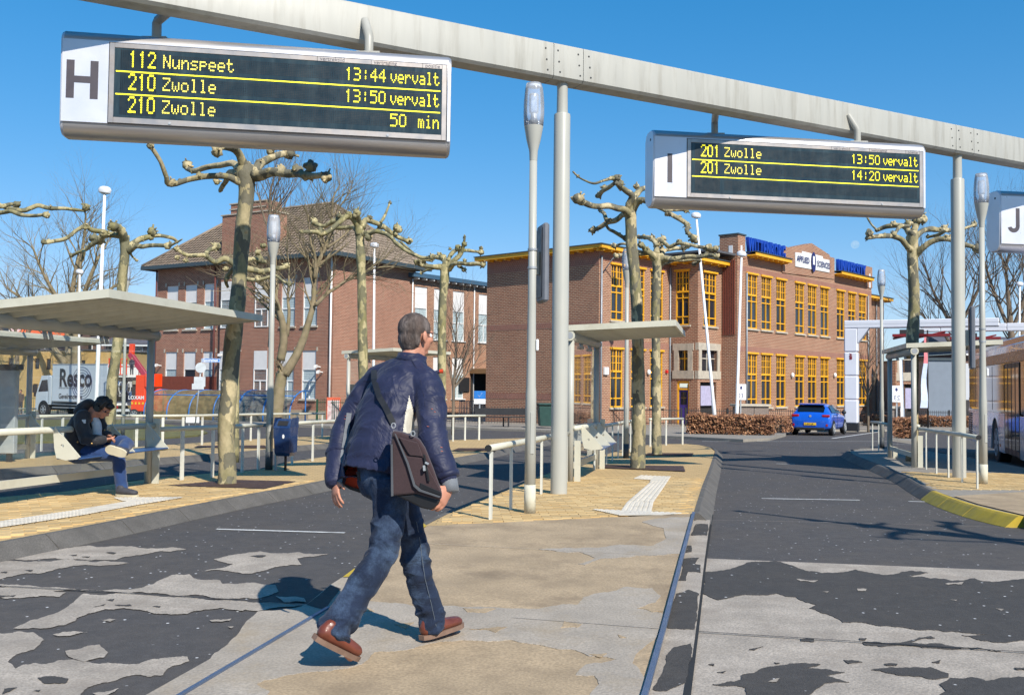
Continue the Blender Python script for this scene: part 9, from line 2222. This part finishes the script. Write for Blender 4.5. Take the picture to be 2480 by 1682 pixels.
    h = z(850, 1460, 11.38); h.z = gz; t_ = z(1150, 1470, 11.30); t_.z = gz; shoe(e, h, t_, Vector((0, 0, 1)), SNK, SNS, 0.046, 0.085)
    shoe(e, z(985, 905, 11.14), z(700, 820, 11.14), Vector((-0.10, 0.95, 0.30)), SNK, SNS, 0.052, 0.08)
    # phone: separate thing
    c = z(790, 680, 11.44); pe = empty('phone', c, 0, 'phone held in the seated man\'s hands', 'phone'); q = MB(); q.box(-0.035, 0.035, -0.004, 0.004, -0.07, 0.07, 0, Matrix.Rotation(R(50), 4, 'Y') @ Matrix.Rotation(R(70), 4, 'Z')); q.build('case', DARKM, pe, uv=False)
sitter()
def small_person(px, py_head, D_, hgt_on, label, top=(60, 60, 70), legs=(40, 40, 50), seed=0):
    hd_ = P(px, py_head, D_); b = Vector((hd_.x, D_, hgt_on)); h = hd_.z-b.z+0.1; e = empty('person', b, 0, label, 'person')
    m = MB(); k = h/1.78; q = lambda x, y, z_: b+Vector((x, y, z_))*k
    ell(m, q(0, 0, 1.66), (0.08*k, 0.095*k, 0.115*k)); chain(m, [q(0, 0, 1.55), q(0, 0, 1.45), q(0, 0, 1.0)], [(0.05*k, 0.05*k), (0.17*k, 0.09*k), (0.13*k, 0.09*k)], 12, axis=(1, 0, 0))
    for s_ in (-1, 1): chain(m, [q(s_*0.18, 0, 1.42), q(s_*0.24, -0.03, 1.15), q(s_*0.2, -0.15, 0.95)], [0.045*k, 0.04*k, 0.03*k], 8); chain(m, [q(s_*0.09, 0, 0.95), q(s_*0.10, -0.02, 0.5), q(s_*0.10, 0, 0.05)], [0.08*k, 0.055*k, 0.04*k], 8); chain(m, [q(s_*0.1, 0.04, 0.03), q(s_*0.1, -0.15, 0.03)], [0.035*k, 0.03*k], 8)
    fuse(m, 'body', [SKIN], e, 0.018, 2)
    m = MB(); chain(m, [q(0, 0, 1.50), q(0, 0, 1.42), q(0, 0, 0.92)], [(0.09*k, 0.08*k), (0.20*k, 0.12*k), (0.17*k, 0.13*k)], 12, axis=(1, 0, 0))
    for s_ in (-1, 1): chain(m, [q(s_*0.18, 0, 1.42), q(s_*0.24, -0.03, 1.15), q(s_*0.21, -0.13, 0.98)], [0.07*k, 0.06*k, 0.045*k], 8)
    fuse(m, 'coat', [mat('coat_%d_%d' % top[:2], lin(*top), 0.8)], e, 0.018, 2)
    m = MB()
    for s_ in (-1, 1): chain(m, [q(s_*0.09, 0, 0.98), q(s_*0.10, -0.02, 0.5), q(s_*0.10, 0, 0.08)], [0.10*k, 0.075*k, 0.06*k], 8)
    fuse(m, 'trousers', [mat('trousers_%d' % legs[0], lin(*legs), 0.8)], e, 0.018, 2)
    m = MB(); ell(m, q(0, 0.02, 1.69), (0.09*k, 0.10*k, 0.10*k)); fuse(m, 'hair', [HAIRB], e, 0.018, 1, keep=lambda p, n_: (p-b).z > 1.66*k or p.y > b.y+0.02)
small_person(50, 947, 63, zroad(63)+0.1, 'passer-by whose dark haired head shows above the fence at the far left', (70, 55, 50))
small_person(320, 868, 58.0, zroad(58.5)+2.63, 'worker in dark clothes standing in the orange lift basket', (38, 40, 56))
